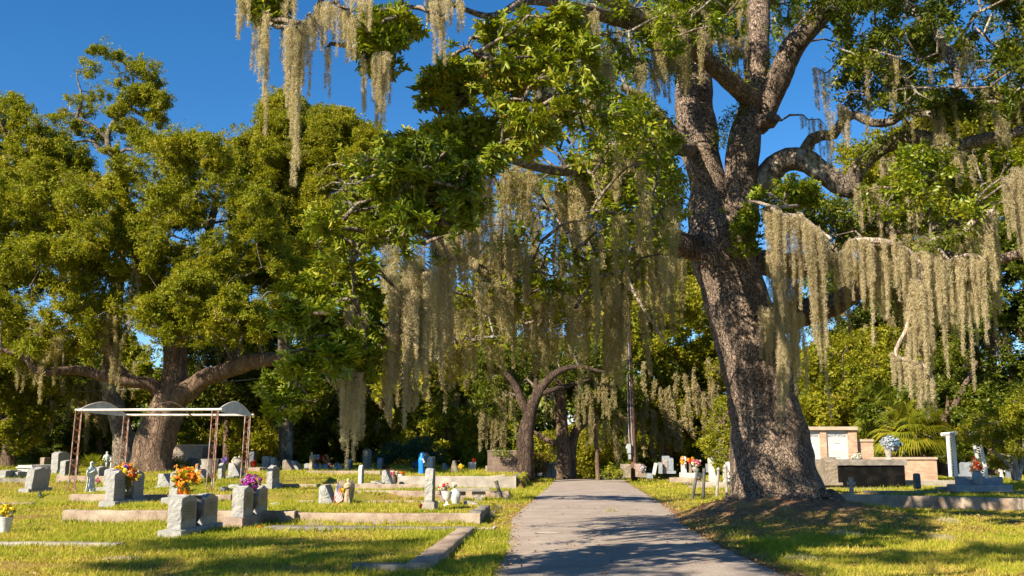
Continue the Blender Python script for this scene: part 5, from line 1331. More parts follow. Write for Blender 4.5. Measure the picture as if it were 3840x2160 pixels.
# --- nearest pairs ------------------------------------------------------
o, g, s, x0, zb, H = double_stone('nearest pair of light grey headstones on one base, carved scroll panels, dark urn between', 589, 2017, 86, 25, 51, 122, .72, .40, 2.15, panel='panel', first=.18, offx=20)
vp = lpos(g, x0 + .16, .18 + .72 + .20, zb - .03)
vase('tall dark urn between the dies of the nearest headstone pair', URN, .56, .34, vp, 'urn_dark')
bouquet('large wild orange and rust bouquet with fern sprays in the dark urn', 0, 0, 44, 46, 19, [('pet_orange', .45), ('pet_red', .22), ('pet_amber', .33)], 16, .085, 30, at=vp + [-.20, -.05, .84], fern=('pet_amber', 16), lmat='leaf_near', stems=.3)
o, g, s, x0, zb, H = double_stone('second pair of grey headstones with scroll panels on a brownish rock base', 828, 1978, 78, 34, 44, 110, .62, .40, 2.0, bmat='stone_pink', first=.15, offx=28)
vp = lpos(g, x0 + .15, .15 + .62 + .20, zb - .03)
vase('dark fluted urn between the dies of the second headstone pair', URN, .55, .32, vp, 'urn_dark')
bouquet('dense rounded bunch of magenta purple flowers in the fluted urn', 0, 0, 37, 24, 19, [('pet_purple', .85), ('pet_lilac', .15)], 60, .05, 12, at=vp + [-.02, -.02, .70], lmat='pet_teal')

# BATIA monument
o, g, s, x0, zb, H = double_stone('grey double monument with a lettered centre block under an orange and yellow bouquet', 368, 1906, 62, 24, 33, 108, .66, .62, 2.35, first=.12, offx=15, kinds=('serp', 'serp'), panel='die_grey')
cb = MB(); W_ = .56
cb.box(x0 + .02, x0 + 33 * s * .9, .12 + .66 + .03, .12 + .66 + .59, zb, zb + 30 * s); cb.build('name_block', M['stone_dark'], o)
vs, fs = text_geo('BATIA', .17, squash=.78)
tm = MB(); xx = x0 + 33 * s * .9 + .004
tm.add([(xx + y, .12 + .66 + .31 + x, zb + .045 + z) for x, y, z in vs], fs); tm.build('lettering', M['letter'], o)
pm = MB()
for k_ in (0, 1): pm.box(x0 + .04, x0 + .16, .12 + .66 + .10 + .30 * k_, .12 + .66 + .22 + .30 * k_, zb + 30 * s, zb + 62 * s)
pm.build('vase_holder', M['die_grey'], o)
bouquet('round orange, rust and yellow bouquet with an olive ribbon bow above the lettered block', 0, 0, 50, 36, 23.5, [('pet_orange', .38), ('pet_yellow', .34), ('pet_peach', .16), ('pet_violet', .12)], 58, .085, 20, at=lpos(g, x0 + .12, 1.1, zb + 86 * s + .05), bow='ribbon', stems=.3)

# --- front left ---------------------------------------------------------
stone('leaning grey headstone with rocky sides near the left edge, low sun on its end', 68, 1849, 27, 78, 1.05, 'serp', base=(38, 15, 1.5), lean=.10, panel='die_grey', offx=14)
o, g, s, pt, q = stone('low wedge marker with a dark sloped face left of the orange bouquet', 578, 1829, 44, 44, .7, prof=[(0, 0), (1, 0), (1, .12), (.42, 1), (.1, 1), (0, .93)], base=(58, 6, .9))
stone('grey headstone mostly hidden behind the wild orange bouquet', 601, 1893, 31, 98, .8, 'serp', base=(50, 25, 1.3), offx=24)
stone('upright grey headstone with engraved square and dark blocks, alone on the mid lawn', 993, 1834, 22, 66, .85, 'peak', base=(26, 18, 1.25), panel='panel', offx=1, rough=.02)
stone('thin pale slab end lying beside the small headstone base', 855, 1833, 44, 15, .7, prof=[(0, 0), (1, 0), (1, .7), (.9, 1), (0, 1)], name='flat_marker')
stone('small dark ribbed marker low in the grass', 821, 1841, 34, 13, .5, 'arch', mat='stone_dark', face='letter', prof=LOW, name='flat_marker')
stone('tilted white marble slab between the second plot coping and the faint coping', 1012, 1895, 34, 7, .5, mat='white_stone', prof=LOW, name='flat_marker', face='white_stone')
# flag group
stone('leaning grey wedge headstone beside the small flag', 1194, 1891, 54, 69, .6, prof=[(0, 0), (1, 0), (1, .06), (.42, 1), (.08, .96), (0, .86)], rough=.02)
fp = G(1250, 1891)
fo = thing('flag', 'small striped flag on a leaning wooden stick between grey stone and tan angel', 'flag', fp)
sd_ = mpp(fp[1]); mb = MB(); mb.tube([(0, 0, 0), (17 * sd_, 0, 103 * sd_)], .006, 6); mb.build('stick', M['stick'], fo)
# cloth hanging along the stick: rows of stripes running down the cloth
fl = [MB(), MB(), MB()]
def fpt(u, v):                           # u across stripes 0..1, v along fly 0..1 (down)
    top = np.array([13.5 - 6.5 * u, 86 - 40 * u]); e = np.array([38 - 22 * u * 1.0, 16 - 19 * u * .1])
    A = np.array([14.5, 88]); B = np.array([3.5, 36]); C_ = np.array([38., 18.]); D_ = np.array([13.5, 2.])
    p = (A * (1 - u) + B * u) * (1 - v) + (C_ * (1 - u) + D_ * u) * v
    p = p + np.array([-11 * math.sin(v * 3.14) * u * .55, 0])
    return (p[0] * sd_, -.02 + .035 * math.sin(u * 7 + v * 3), p[1] * sd_)
for i in range(13):
    for j in range(10):
        u0, u1, v0, v1 = i / 13, (i + 1) / 13, j / 10, (j + 1) / 10
        k_ = 2 if (i < 7 and j < 4) else (0 if i % 2 == 0 else 1)
        fl[k_].add([fpt(u0, v0), fpt(u1, v0), fpt(u1, v1), fpt(u0, v1)], [(0, 1, 2, 3)])
for i in range(5):
    for j in range(5):
        u = (i + .5) / 5 * 7 / 13; v = (j + .5) / 5 * .4; p = fpt(u, v); r_ = .008
        fl[1].add([(p[0] - r_, p[1] - .004, p[2]), (p[0], p[1] - .004, p[2] - r_), (p[0] + r_, p[1] - .004, p[2]), (p[0], p[1] - .004, p[2] + r_)], [(0, 1, 2, 3)])
fl[0].build('red_stripes', M['flag_red'], fo); fl[1].build('white_stripes', M['flag_white'], fo); fl[2].build('canton', M['flag_blue'], fo)

# ------------------------------------------------------------------ statues
def robe(mb, h, sx=1., sy=.85, folds=8, amp=.09, mi=0, z1=1.0, bend=0., seed=0):
    prof = [(0, .135), (.03, .15), (.12, .135), (.3, .118), (.45, .12), (.56, .135), (.66, .14), (.74, .128), (.79, .105), (.825, .062), (.85, .048), (.875, .056), (.91, .066), (.945, .066), (.975, .05), (.995, .018)]
    n = 40; q = []
    for i in range(len(prof) - 1):
        for j in range(3):
            t = j / 3; q.append((prof[i][0] * (1 - t) + prof[i + 1][0] * t, prof[i][1] * (1 - t) + prof[i + 1][1] * t))
    q.append(prof[-1]); q = [p for p in q if p[0] <= z1]
    vs = []
    for z, r in q:
        f = amp * max(0, 1 - z / .82)
        ex = 1.25 if .5 < z < .8 else 1.05
        for k in range(n):
            a = 2 * math.pi * k / n
            rr = r * h * (1 + f * math.sin(folds * a + z * 5 + seed) + f * .6 * math.sin(folds * 2.3 * a + seed) + .03 * mnoise.noise(Vector((math.cos(a) * 3, math.sin(a) * 3, z * 9 + seed))))
            vs.append((rr * math.cos(a) * sx * ex + bend * h * z * z, rr * math.sin(a) * sy, z * h))
    m = len(q)
    mb.add(vs, [(i * n + k, i * n + (k + 1) % n, (i + 1) * n + (k + 1) % n, (i + 1) * n + k) for i in range(m - 1) for k in range(n)] + [tuple((m - 1) * n + k for k in range(n))], mi)
def statue(label, bx, by, h_px, mat, rot=0, name='statue', arms='pray', d=None, cloak=None, halo=None, tint=None, bend=0, wings=False, sx=1., group=None):
    g = G(bx, by) if d is None else P(bx, by, d)
    s = mpp(g[1]); h = h_px * s
    o = thing(name, label, 'statue', g - [0, 0, .01], rot, group)
    mb = MB(); mb.lathe([(.17 * h, 0), (.175 * h, .03 * h), (.14 * h, .05 * h)], 20); mb.build('plinth', M[mat], o, True)
    mb = MB(); robe(mb, h * .96, sx=sx, bend=bend); 
    mb.v = [(x, y, z + .04 * h) for x, y, z in mb.v]
    # face: nose and chin bumps toward local -y
    mb.add([(bend * h + .012 * h, -.062 * h * .9, .925 * h), (bend * h - .012 * h, -.062 * h * .9, .925 * h), (bend * h, -.078 * h, .905 * h), (bend * h, -.058 * h, .895 * h)], [(0, 1, 2), (0, 2, 3), (1, 3, 2)])
    mb.build('figure', M[cloak[1] if cloak else mat], o, True)
    am = MB()
    if arms == 'pray':
        for sg in (-1, 1): am.tube([(sg * .13 * h, 0, .76 * h), (sg * .155 * h, -.05 * h, .60 * h), (sg * .02 * h, -.15 * h, .68 * h), (sg * .008 * h, -.155 * h, .75 * h)], [.04 * h, .045 * h, .03 * h, .012 * h], 10)
    elif arms == 'out':
        for sg in (-1, 1): am.tube([(sg * .13 * h, 0, .76 * h), (sg * .19 * h, -.05 * h, .62 * h), (sg * .22 * h, -.12 * h, .52 * h), (sg * .225 * h, -.15 * h, .48 * h)], [.04 * h, .045 * h, .035 * h, .012 * h], 10)
    if am.v: am.build('arms', M[mat], o, True)
    if cloak:                            # hooded cloak, open to the front
        mb = MB(); n = 36; rows = []
        prof = [(.03, .155), (.15, .15), (.35, .14), (.5, .15), (.62, .165), (.74, .15), (.80, .12), (.85, .082), (.90, .078), (.95, .076), (.985, .055), (1.01, .01)]
        for z, r in prof:
            row = []
            for k in range(n + 1):
                a = R(-60) + R(300) * k / n
                f = 1 + .08 * (1 - z) * math.sin(k * 1.1 + z * 4)
                row.append((bend * h * z * z + r * h * 1.12 * f * math.cos(a + R(0)) * sx, r * h * f * math.sin(a), z * h + .02 * h))
            rows.append(row)
        vs = [p for r_ in rows for p in r_]; m = n + 1
        mb.add(vs, [(i * m + k, i * m + k + 1, (i + 1) * m + k + 1, (i + 1) * m + k) for i in range(len(rows) - 1) for k in range(n)])
        mb.build('cloak', M[cloak[0]], o, True)
    if wings:
        mb = MB()
        for sg in (-1, 1):
            pts = [(0, .78), (.10, .92), (.20, .93), (.27, .80), (.28, .55), (.24, .28), (.17, .12), (.10, .30), (.04, .5)]
            vs = [(sg * (.05 + x) * h, (.10 + .12 * x) * h, z * h) for x, z in pts] + [(sg * (.05 + x) * h, (.14 + .12 * x) * h, z * h) for x, z in pts]
            n_ = len(pts)
            mb.add(vs, [tuple(range(n_)), tuple(range(n_, 2 * n_))[::-1]] + [(i, (i + 1) % n_, n_ + (i + 1) % n_, n_ + i) for i in range(n_)])
        mb.build('wings', M[mat], o)
    return o
statue('green-tinged praying woman statue standing inside the rusty lattice frame', 338, 1846, 113, 'green_statue', R(60), 'religious_statue')
statue('tan robed standing statue before white and red flowers on the back lawn', 1167, 1766, 70, 'tan_statue', R(70), 'religious_statue', sx=.85)
statue('bright blue cloaked woman statue on the upper lawn', 1581, 1780, 78, 'skin_white', R(110), 'religious_statue', cloak=('blue_paint', 'skin_white'), bend=.03)
o_ = statue('tan kneeling angel statue with folded wings beside the small flag', 1304, 1889, 93, 'tan_statue', R(30), 'angel_statue', wings=True, sx=1.1)
statue('small dark angel figure behind the engraved single headstone', 1040, 1762, 34, 'stone_brown', R(20), 'angel_statue', wings=True)
statue('weathered white saint with raised arm far left by the dark trunk', 398, 1756, 62, 'green_statue', R(30), 'religious_statue', arms='out')
statue('short headless-looking white figure right of the weathered saint', 418, 1756, 44, 'white_stone', R(50), 'religious_statue', arms='out')
statue('small white statue under the multi-stemmed tree at the right edge', 3757, 1793, 46, 'white_stone', R(0), 'religious_statue', arms='out')
vase('brown round clay pot at the feet of the tan angel', POT, .26, .27, G(1291, 1886), 'stone_pink', name='flower_pot')
bouquet('small yellow flower clump in the clay pot by the tan angel', 1286, 1838, 10, 9, float(G(1283, 1891)[1]), [('pet_yellow', .6), ('pet_amber', .4)], 14, .04, 8)

# ------------------------------------------------------------------ middle rows
stone('tall slim round-topped pillar stone, white side lit, mid lawn', 1342, 1820, 13, 72, .45, 'round', mat='white_stone', face='die_grey')
stone('rough concrete block lying right of the tall slim pillar stone', 1356, 1832, 46, 17, .6, 'flat', mat='concrete_lt', face='stone_brown', name='flat_marker')
stone('grey sloping headstone with stepped slab left of the pink flowers', 1431, 1820, 36, 55, .75, prof=[(0, 0), (1.0, 0), (1.0, .12), (.38, 1), (.06, .96), (0, .9)], rough=.02)
stone('low slab before the grey sloping headstone', 1390, 1818, 40, 13, .8, prof=LOW, name='flat_marker', mat='concrete_lt')
dd = float(G(1480, 1815)[1])
vase('dark slim vase of pink flowers beside the sloping headstone', POT, .36, .15, G(1480, 1819), 'urn_dark')
bouquet('pink and white flowers in the dark slim vase', 1479, 1774, 17, 12, dd, [('pet_pink', .7), ('pet_white', .3)], 26, .055, 10)
vase('white footed urn of orange flowers before the retaining wall', CUP, .38, .24, G(1502, 1820), 'urn_white')
bouquet('orange flowers in the white footed urn', 1505, 1777, 11, 9, dd, [('pet_orange', 1)], 20, .05, 6)
stone('upright weathered grey stone on a square base nearest the bench', 1579, 1914, 30, 120, .42, 'round', mat='rock_grey', face='stone_dark', base=(48, 29, .62), bmat='concrete_lt', offx=10, rough=.02, y_off=.1)
bouquet('faded red flower scrap behind the square stone base', 1579, 1895, 6, 8, 22.5, [('pet_maroon', 1)], 8, .03, 4)
stone('small rounded concrete piece lying before the bench', 1736, 1894, 54, 15, .22, 'flat', mat='concrete_lt', name='stone_block', prof=[(0, 0), (1, 0), (1, .55), (.3, 1), (.05, .9)])
gu = G(1676, 1895)
vase('ornate white footed urn beside the upright grey stone', CUP, .34, .26, gu, 'urn_white')
bouquet('white and red roses in the ornate white urn', 1668, 1827, 22, 11, float(gu[1]), [('pet_white', .75), ('pet_red', .25)], 22, .05, 6)
vase('dark slender lantern stand behind the upright grey stone', [(.5, 0), (.5, .04), (.15, .08), (.2, .3), (.12, .32), (.3, .6), (.12, .62), (.35, .97), (.4, 1.)], .44, .14, G(1650, 1885), 'urn_dark', name='lantern_stand')
vase('rust-brown clay pot between lantern stand and white urn', POT, .2, .2, G(1661, 1886), 'stone_pink', name='flower_pot')
def plastic_bag():
    g = G(1708, 1890); o = thing('wrapped_urn', 'white cloth-wrapped urn slumped between ornate urn and bench', 'urn', g)
    mb = MB(); prof = [(.08, 0), (.09, .05), (.12, .12), (.15, .2), (.14, .28), (.10, .34), (.05, .38), (.03, .40)]
    n = 24; vs = []
    for r, z in prof:
        for k in range(n):
            a = 6.283 * k / n; q = r * (1 + .25 * mnoise.noise(Vector((math.cos(a) * 2.5, math.sin(a) * 2.5, z * 8))))
            vs.append((q * math.cos(a) - .06 * z, q * math.sin(a), z))
    mb.add(vs, [(i * n + k, i * n + (k + 1) % n, (i + 1) * n + (k + 1) % n, (i + 1) * n + k) for i in range(7) for k in range(n)] + [tuple(7 * n + k for k in range(n))])
    mb.build('cloth', M['cloth'], o, True)
plastic_bag()
bouquet('white flowers lying on the grass ledge above the bench', 1704, 1818, 10, 6, 26.5, [('pet_white', 1)], 12, .045, 3)
# bench with curled supports
def scroll_leg(mb, x, y, h, w, t):
    prof = [(-.32, 0), (-.42, .05), (-.34, .14), (-.26, .3), (-.40, .52), (-.52, .74), (-.50, .95), (-.3, 1.), (.3, 1.), (.5, .95), (.52, .74), (.40, .52), (.26, .3), (.34, .14), (.42, .05), (.32, 0)]
    n = len(prof); vs = [(x + a * w, y, z * h) for a, z in prof] + [(x + a * w, y + t, z * h) for a, z in prof]
    mb.add(vs, [tuple(range(n)), tuple(range(n, 2 * n))[::-1]] + [(i, n + i, n + (i + 1) % n, (i + 1) % n) for i in range(n)])
    for sg in (-1, 1):                   # raised spirals
        pts = [(x + sg * (.24 * w) + math.cos(a) * (.03 + .018 * a / 3) * sg * 1.3, y - .008, h * .66 + math.sin(a) * (.03 + .018 * a / 3) * 1.3) for a in np.linspace(0, 11, 26)]
        mb.tube(pts, .011, 5)
        mb.tube([(x + sg * .05 * w, y - .006, h * (.1 + .35 * k / 5)) for k in range(6)], .012, 5)
bg_ = G(1795, 1882); s = mpp(bg_[1])
o = thing('bench', 'ornate cast concrete garden bench with curled scroll legs', 'bench', bg_ - [0, 0, .02], R(0))
m = MB(); rough_box(m, 131 * s, .42, .34, .42, .005, .1); m.v = [(x - 92 * s, y - .12, z) for x, y, z in m.v]
for k in range(18): m.tube([((-88 + 7.2 * k) * s + .02 * math.cos(a), -.128, .38 + .025 * math.sin(a)) for a in np.linspace(0, 5.5, 8)], .006, 4)
m.build('seat', M['concrete_lt'], o)
m = MB(); scroll_leg(m, 0, 0, .34, .42, .09); m.build('leg', M['concrete_lt'], o)
m = MB(); scroll_leg(m, -72 * s, .02, .34, .40, .09); m.build('leg', M['stone_pink'], o)
gb = G(1872, 1829); s = mpp(gb[1])
o = thing('broken_bench', 'broken bench end, one tilted slab on a curled pedestal by the wall', 'bench', gb - [0, 0, .02])
m = MB(); scroll_leg(m, 0, 0, .36, .5, .12); m.build('leg', M['concrete_lt'], o)
m = MB(); rough_box(m, .68, .3, .36, .41, .006, .1); m.v = [(x - .42, y - .1, z + (x - .3) * .12) for x, y, z in m.v]; m.build('seat', M['tan_statue'], o)
gp = G(1884, 1874); s = mpp(gp[1])
o = thing('pipe_post', 'short capped pipe post leaning left beside the broken bench', 'post', gp)
m = MB(); m.tube([(0, 0, -.05), (-22 * s, 0, 60 * s)], .055, 12); m.build('pipe', M['pipe_dark'], o, True)
m = MB(); m.tube([(-21 * s, 0, 56 * s), (-24 * s, 0, 66 * s)], .066, 12); m.build('cap', M['pipe_dark'], o, True)
# rubble by the plot corner
for i, (rx, ry, rs, lb) in enumerate([(1838, 1944, .10, 'broken concrete lump lowest in the rubble at the plot corner'), (1852, 1925, .085, 'middle lump of broken concrete by the plot corner'), (1846, 1933, .06, 'smallest rubble lump at the plot corner'), (1866, 1908, .12, 'upper slab fragment in the rubble by the lane')]):
    g = G(rx, ry); mb = MB(); vs = []
    for a in range(7):
        for b in range(10):
            th = math.pi * a / 6; ph = 6.283 * b / 10; p = Vector((math.cos(ph) * math.sin(th), math.sin(ph) * math.sin(th) * .8, math.cos(th) * .55))
            p *= 1 + .4 * mnoise.noise(p * 1.6 + Vector((i * 5, 0, 0))); vs.append(p * rs)
    mb.add(vs, [(a * 10 + b, a * 10 + (b + 1) % 10, (a + 1) * 10 + (b + 1) % 10, (a + 1) * 10 + b) for a in range(6) for b in range(10)])
    q = mb.build('rubble', M['concrete_old'], None, False, g + [0, 0, rs * .3]); tag(q, lb, 'rubble', 'broken concrete by the plot corner')
g = G(1830, 1992); m = MB(); m.tube([(-.28, 0, .03), (-.1, .03, .05), (.08, -.01, .04), (.16, .02, .09)], [.014, .024, .03, .035], 9)
tag(m.build('fallen_branch', M['bark_pale'], None, True, g), 'short thick broken branch on the verge left of the lane', 'branch')
m = MB(); m.tube([(-.3, 0, .02), (-.05, .02, .03), (.25, -.03, .02)], .012, 6)
tag(m.build('fallen_branch', M['bark_far'], None, True, G(1785, 1985)), 'thin broken twig lying beside the thick broken branch', 'branch')
g = G(890, 1987)
bouquet('bit of orange artificial leaf dropped in the grass by the near headstones', 975, 1977, 6, 6, float(G(975, 1985)[1]), [('pet_orange', 1)], 5, .04, 0)
bouquet('light blue ribbon scrap against the second plot coping', 1316, 1935, 12, 5, float(G(1316, 1944)[1]), [('pet_blue', 1)], 8, .05, 0)
gm = G(147, 1881); s = mpp(gm[1])
o = thing('solar_light', 'small dark green garden stake light on the left lawn', 'garden light', gm)
m = MB(); m.tube([(0, 0, -.03), (0, 0, 17 * s)], .008, 6); m.build('stake', M['green_paint'], o)
m = MB(); m.tube([(.03, 0, 14 * s), (-.03, 0, 33 * s)], [.05, .03], 8); m.build('lamp_head', M['dark_glass'], o)
gy = G(14, 2001); s = mpp(gy[1])
vase('whitish flower pot cut by the left frame edge', POT, 58 * s, .30, gy, 'urn_white', name='flower_pot')
bouquet('yellow flowers in the whitish pot at the left frame edge', 22, 1916, 36, 26, float(gy[1]), [('pet_yellow', .85), ('pet_white', .15)], 30, .06, 20)

# ------------------------------------------------------------------ left and back rows
stone('low arched pale headstone at the far left edge', -20, 1796, 40, 30, 1.2, 'arch', mat='rock_grey')
stone('small pale arched stone next to the low arched one, far left', 50, 1794, 16, 24, .8, 'arch', mat='rock_grey')
def box_tomb():
    g = G(56, 1778); s = mpp(g[1]); o = thing('box_tomb', 'pale boxed tomb with heavy stepped lid at the far left', 'tomb', g - [0, 0, .05], -TH)
    for nm, dx, z0_, z1_ in (('base', 0, 0, 7), ('body', 5, 7.2, 26), ('lid', 0, 26.2, 31), ('upper_lid', 6, 31.2, 36)):
        m = MB(); w_ = (64 - 2 * dx) * s; rough_box(m, 2.2 - 2 * dx * s, w_, z0_ * s, z1_ * s, .006, .15)
        m.v = [(dx * s + w_ - y, x + dx * s, z) for x, y, z in m.v]; m.build(nm, M['white_stone'], o, True)
box_tomb()
stone('narrow brown slab stone left of the tallest grey headstone', 148, 1762, 16, 44, .6, 'flat', mat='stone_pink', face='stone_brown')
stone('tallest grey arched headstone in the left group', 180, 1778, 26, 66, 1.0, 'arch', base=(32, 15, 1.3))
stone('squat dark-faced headstone right of the tallest one in the left group', 214, 1786, 20, 52, 1.15, 'arch', face='panel', base=(26, 6, 1.4))
stone('grey rocky headstone just right of the praying statue', 350, 1798, 19, 46, .85, 'serp')
stone('light headstone with flowers at its foot behind the lettered monument', 360, 1842, 30, 68, .75, 'serp', base=(40, 14, 1.1), offx=20)
bouquet('small red and white flowers at the foot of the light headstone', 366, 1803, 9, 10, 34.5, [('pet_white', .5), ('pet_pink', .5)], 14, .045, 8)
stone('short square stone left of the weathered saint', 350, 1755, 12, 18, .6, 'flat')
stone('narrow brownish stone beside the weathered saint', 374, 1757, 6, 26, .4, 'flat', mat='stone_brown')
stone('dark arched headstone in front of the pale brick wall', 697, 1766, 22, 46, .8, 'arch', mat='stone_dark', face='stone_dark')
stone('small brown arched stone right of the dark arched one', 731, 1768, 10, 28, .5, 'arch', mat='stone_brown', face='stone_brown')
stone('bluish rounded stone in the shadow of the wall pillar', 750, 1772, 18, 30, .7, 'arch', mat='stone_blue', face='stone_dark')
stone('grey upright stone behind the right-hand front lattice column', 770, 1770, 16, 38, .7, 'arch', mat='stone_dark')
vase('grey cup-shaped planter behind the front lattice column', POT, .75, .7, G(784, 1790), 'concrete_lt', name='planter')
stone('pointed narrow headstone left of the white flower urn', 816, 1798, 14, 60, .45, 'peak')
stone('sloping grey headstone under the white flower urn', 846, 1794, 42, 48, .9, prof=[(0, 0), (1, 0), (1, .1), (.45, 1), (.1, 1), (0, .9)], base=(50, 8, 1.1))
stone('low dark sloping stone beside the bouquet of rust blooms', 726, 1797, 40, 36, .8, prof=SLANT, mat='rock_grey')
du = float(G(890, 1790)[1])
vase('grey urn holding white flowers on the sloping headstone', URN, .52, .50, P(889, 1766, du), 'concrete_lt')
bouquet('rounded bunch of white flowers in the grey urn', 888, 1728, 17, 14, du, [('pet_white', 1)], 36, .08, 10)
bouquet('dark purple flower bunch left of the white one', 842, 1727, 13, 9, du + 2, [('pet_violet', .8), ('pet_lilac', .2)], 20, .07, 8)
stone('dark tall narrow headstone seen between the right lattice columns', 932, 1756, 18, 60, .5, 'flat', mat='stone_dark', face='stone_dark')
bouquet('red round flower bunch on the low brick plot', 953, 1740, 12, 14, 53, [('pet_red', .8), ('pet_orange', .2)], 26, .09, 4)
stone('low dark brick-edged plot under the red bunch', 930, 1770, 44, 15, 1.2, 'flat', mat='stone_pink', face='stone_pink', name='plot_edge')
stone('left stone of the pair joined by an open heart', 975, 1763, 28, 40, .6, 'flat', base=(34, 9, 2.), mat='rock_grey')
stone('right leaning stone of the pair joined by an open heart', 1012, 1762, 16, 44, .5, 'flat', mat='rock_grey', lean=.0)
stone('white capped post between the open-heart pair', 999, 1757, 10, 36, .3, 'arch', mat='white_stone')
stone('brown-edged sloping headstone right of the small angel', 1058, 1764, 34, 38, .7, prof=SLANT, mat='stone_brown', face='die_grey')
stone('pale sloping headstone with a knob-top vase behind it', 1088, 1763, 30, 34, .7, prof=SLANT, mat='rock_grey')
stone('pale block stone left of the tan robed statue', 1140, 1760, 22, 22, .7, 'peak', mat='rock_grey')
stone('dark sloping headstone right of the tan robed statue', 1172, 1762, 26, 22, .6, prof=SLANT, mat='stone_blue', face='stone_dark')
stone('second dark sloping headstone right of the tan robed statue', 1194, 1762, 24, 20, .6, prof=SLANT, mat='stone_blue', face='stone_dark')
stone('third dark sloping stone, against the white flower pot', 1212, 1762, 24, 20, .6, prof=SLANT, mat='stone_blue', face='stone_dark')
bouquet('crimson and white bunch behind the dark sloping stones', 1190, 1720, 18, 16, 54, [('pet_red', .4), ('pet_white', .35), ('pet_lilac', .25)], 34, .09, 12)
bouquet('peach and red flower bunch right of the crimson one', 1222, 1722, 12, 16, 54, [('pet_peach', .7), ('pet_red', .3)], 24, .09, 8)
bouquet('white rose bunch low beside the third dark sloping stone', 1234, 1752, 12, 12, 52, [('pet_white', .7), ('pet_pink', .3)], 24, .08, 8)
bouquet('light blue flower bunch on the two small grey stones', 1266, 1742, 10, 6, 53, [('pet_blue', .8), ('pet_white', .2)], 16, .08, 6)
stone('left of two small grey stones under the blue bunch', 1252, 1763, 13, 16, .4, 'round', mat='stone_blue')
stone('right of two small grey stones under the blue bunch', 1267, 1763, 13, 16, .4, 'round', mat='stone_blue')
stone('dark narrow arched headstone left of the tallest brown-grey one', 1297, 1763, 16, 40, .55, 'arch', mat='stone_blue', face='stone_dark')
stone('tall brown-grey headstone with rough side on the back lawn', 1353, 1764, 18, 68, 1.0, 'arch', mat='stone_brown', face='die_grey', base=(44, 9, 1.4), offx=4)
stone('rounded blue-grey headstone before the juniper', 1413, 1761, 18, 42, .6, 'round', mat='stone_blue', face='stone_dark')
bouquet('dark red flowers lying right of the rounded headstone', 1450, 1755, 12, 6, 52, [('pet_maroon', .7), ('pet_pink', .3)], 16, .07, 6)
stone('square white monument behind the blue-cloaked statue', 1592, 1772, 22, 50, 1., 'flat', mat='white_stone', face='stone_blue', base=(34, 6, 1.3))
bouquet('lilac and white flowers topping the white monument', 1592, 1709, 22, 12, 49, [('pet_lilac', .5), ('pet_white', .3), ('pet_blue', .2)], 34, .08, 10)
bouquet('blue-violet bunch left of the blue-cloaked statue', 1556, 1743, 11, 13, 52, [('pet_blue', .6), ('pet_violet', .4)], 20, .08, 8)
stone('two-humped blue-grey sloping stone right of the white monument', 1658, 1763, 22, 26, .8, prof=SLANT, mat='stone_blue', face='stone_dark')
stone('small pointed grey wedge stone with yellow flowers', 1689, 1774, 30, 46, .5, prof=[(0, 0), (1, 0), (.9, .25), (.5, 1), (.25, .95), (0, .2)], mat='stone_brown', face='die_grey')
bouquet('yellow flower bunch right of the pointed grey wedge', 1730, 1749, 10, 9, 49, [('pet_yellow', 1)], 22, .07, 4)
stone('left stone of the dark pair with a red flower', 1756, 1764, 13, 30, .6, 'arch', mat='stone_blue', face='stone_dark')
stone('right stone of the dark pair with a red flower', 1771, 1764, 13, 30, .6, 'arch', mat='stone_blue', face='stone_dark')
bouquet('red flower between the dark pair of stones', 1776, 1727, 6, 6, 50, [('pet_red', 1)], 10, .06, 3)
stone('slim brown post-like stone left of the block wall', 1820, 1769, 8, 21, .2, 'flat', mat='stone_pink')

# block wall, white building, sign
def wall_thing(name, label, cat, x0, x1, yt, yb, d, th, mat, parts=None):
    a = P(x0, yb, d); b_ = P(x1, yt, d); o = thing(name, label, cat, (a[0], d, 0))
    zb_ = float(terr(a[0], d)) - .1
    m = MB(); m.box(0, b_[0] - a[0], 0, th, zb_, b_[2]); m.build('wall', M[mat], o)
    return o, a, b_, zb_
o, a, b_, zb_ = wall_thing('block_wall', 'freestanding brown concrete block wall left of the dark leaning oak', 'wall', 1828, 1935, 1693, 1771, 50, .2, 'block')
m = MB(); m.box(-.03, b_[0] - a[0] + .03, -.03, .23, b_[2], b_[2] + .06); m.build('cap', M['stone_brown'], o)
bush('vines spilling over the top of the block wall', 1885, 1712, 36, 34, 'leaf_dark', 420, d=49.6, subr=.25, name='vine', cat='vine')
o, a, b_, zb_ = wall_thing('pale_brick_wall', 'pale brick wall section with stone cap left of the rusty frame column', 'wall', 632, 766, 1673, 1764, 56, .3, 'brick_pale')
m = MB(); L_ = b_[0] - a[0]; m.box(-.05, L_ + .8, -.06, .36, b_[2], b_[2] + .1); m.build('cap', M['cap_stone'], o)
m = MB(); m.box(L_ + .005, L_ + .65, -.25, .35, zb_, b_[2] - .003); m.build('pillar', M['block'], o)
def building():
    d = 75; a = P(2040, 1790, d); b_ = P(2125, 1748, d)
    o = thing('shed_building', 'low white building with bluish ribbed roof beyond the lane end', 'building', (a[0], d, 0))
    L = b_[0] - a[0]; m = MB(); m.box(0, L, 0, 4, -2.5, b_[2]); m.build('wall', M['white_wall'], o)
    m = MB()
    for i in range(22):
        x = -.3 + (L + .6) * i / 22; m.box(x, x + (L + .6) / 22 - .03, -.4, 4, b_[2], b_[2] + .18 + (.04 if i % 2 else 0))
    m.build('roof', M['roof_blue'], o)
    m = MB(); m.box(L * .30, L * .36, -.01, .0, b_[2] - 1.2, b_[2] - .3); m.build('downpipe', M['grey_plastic'], o)
building()
g = P(2025, 1786, 58); o = thing('ground_sign', 'small blank white board on short legs at the end of the lane', 'sign', g, 0)
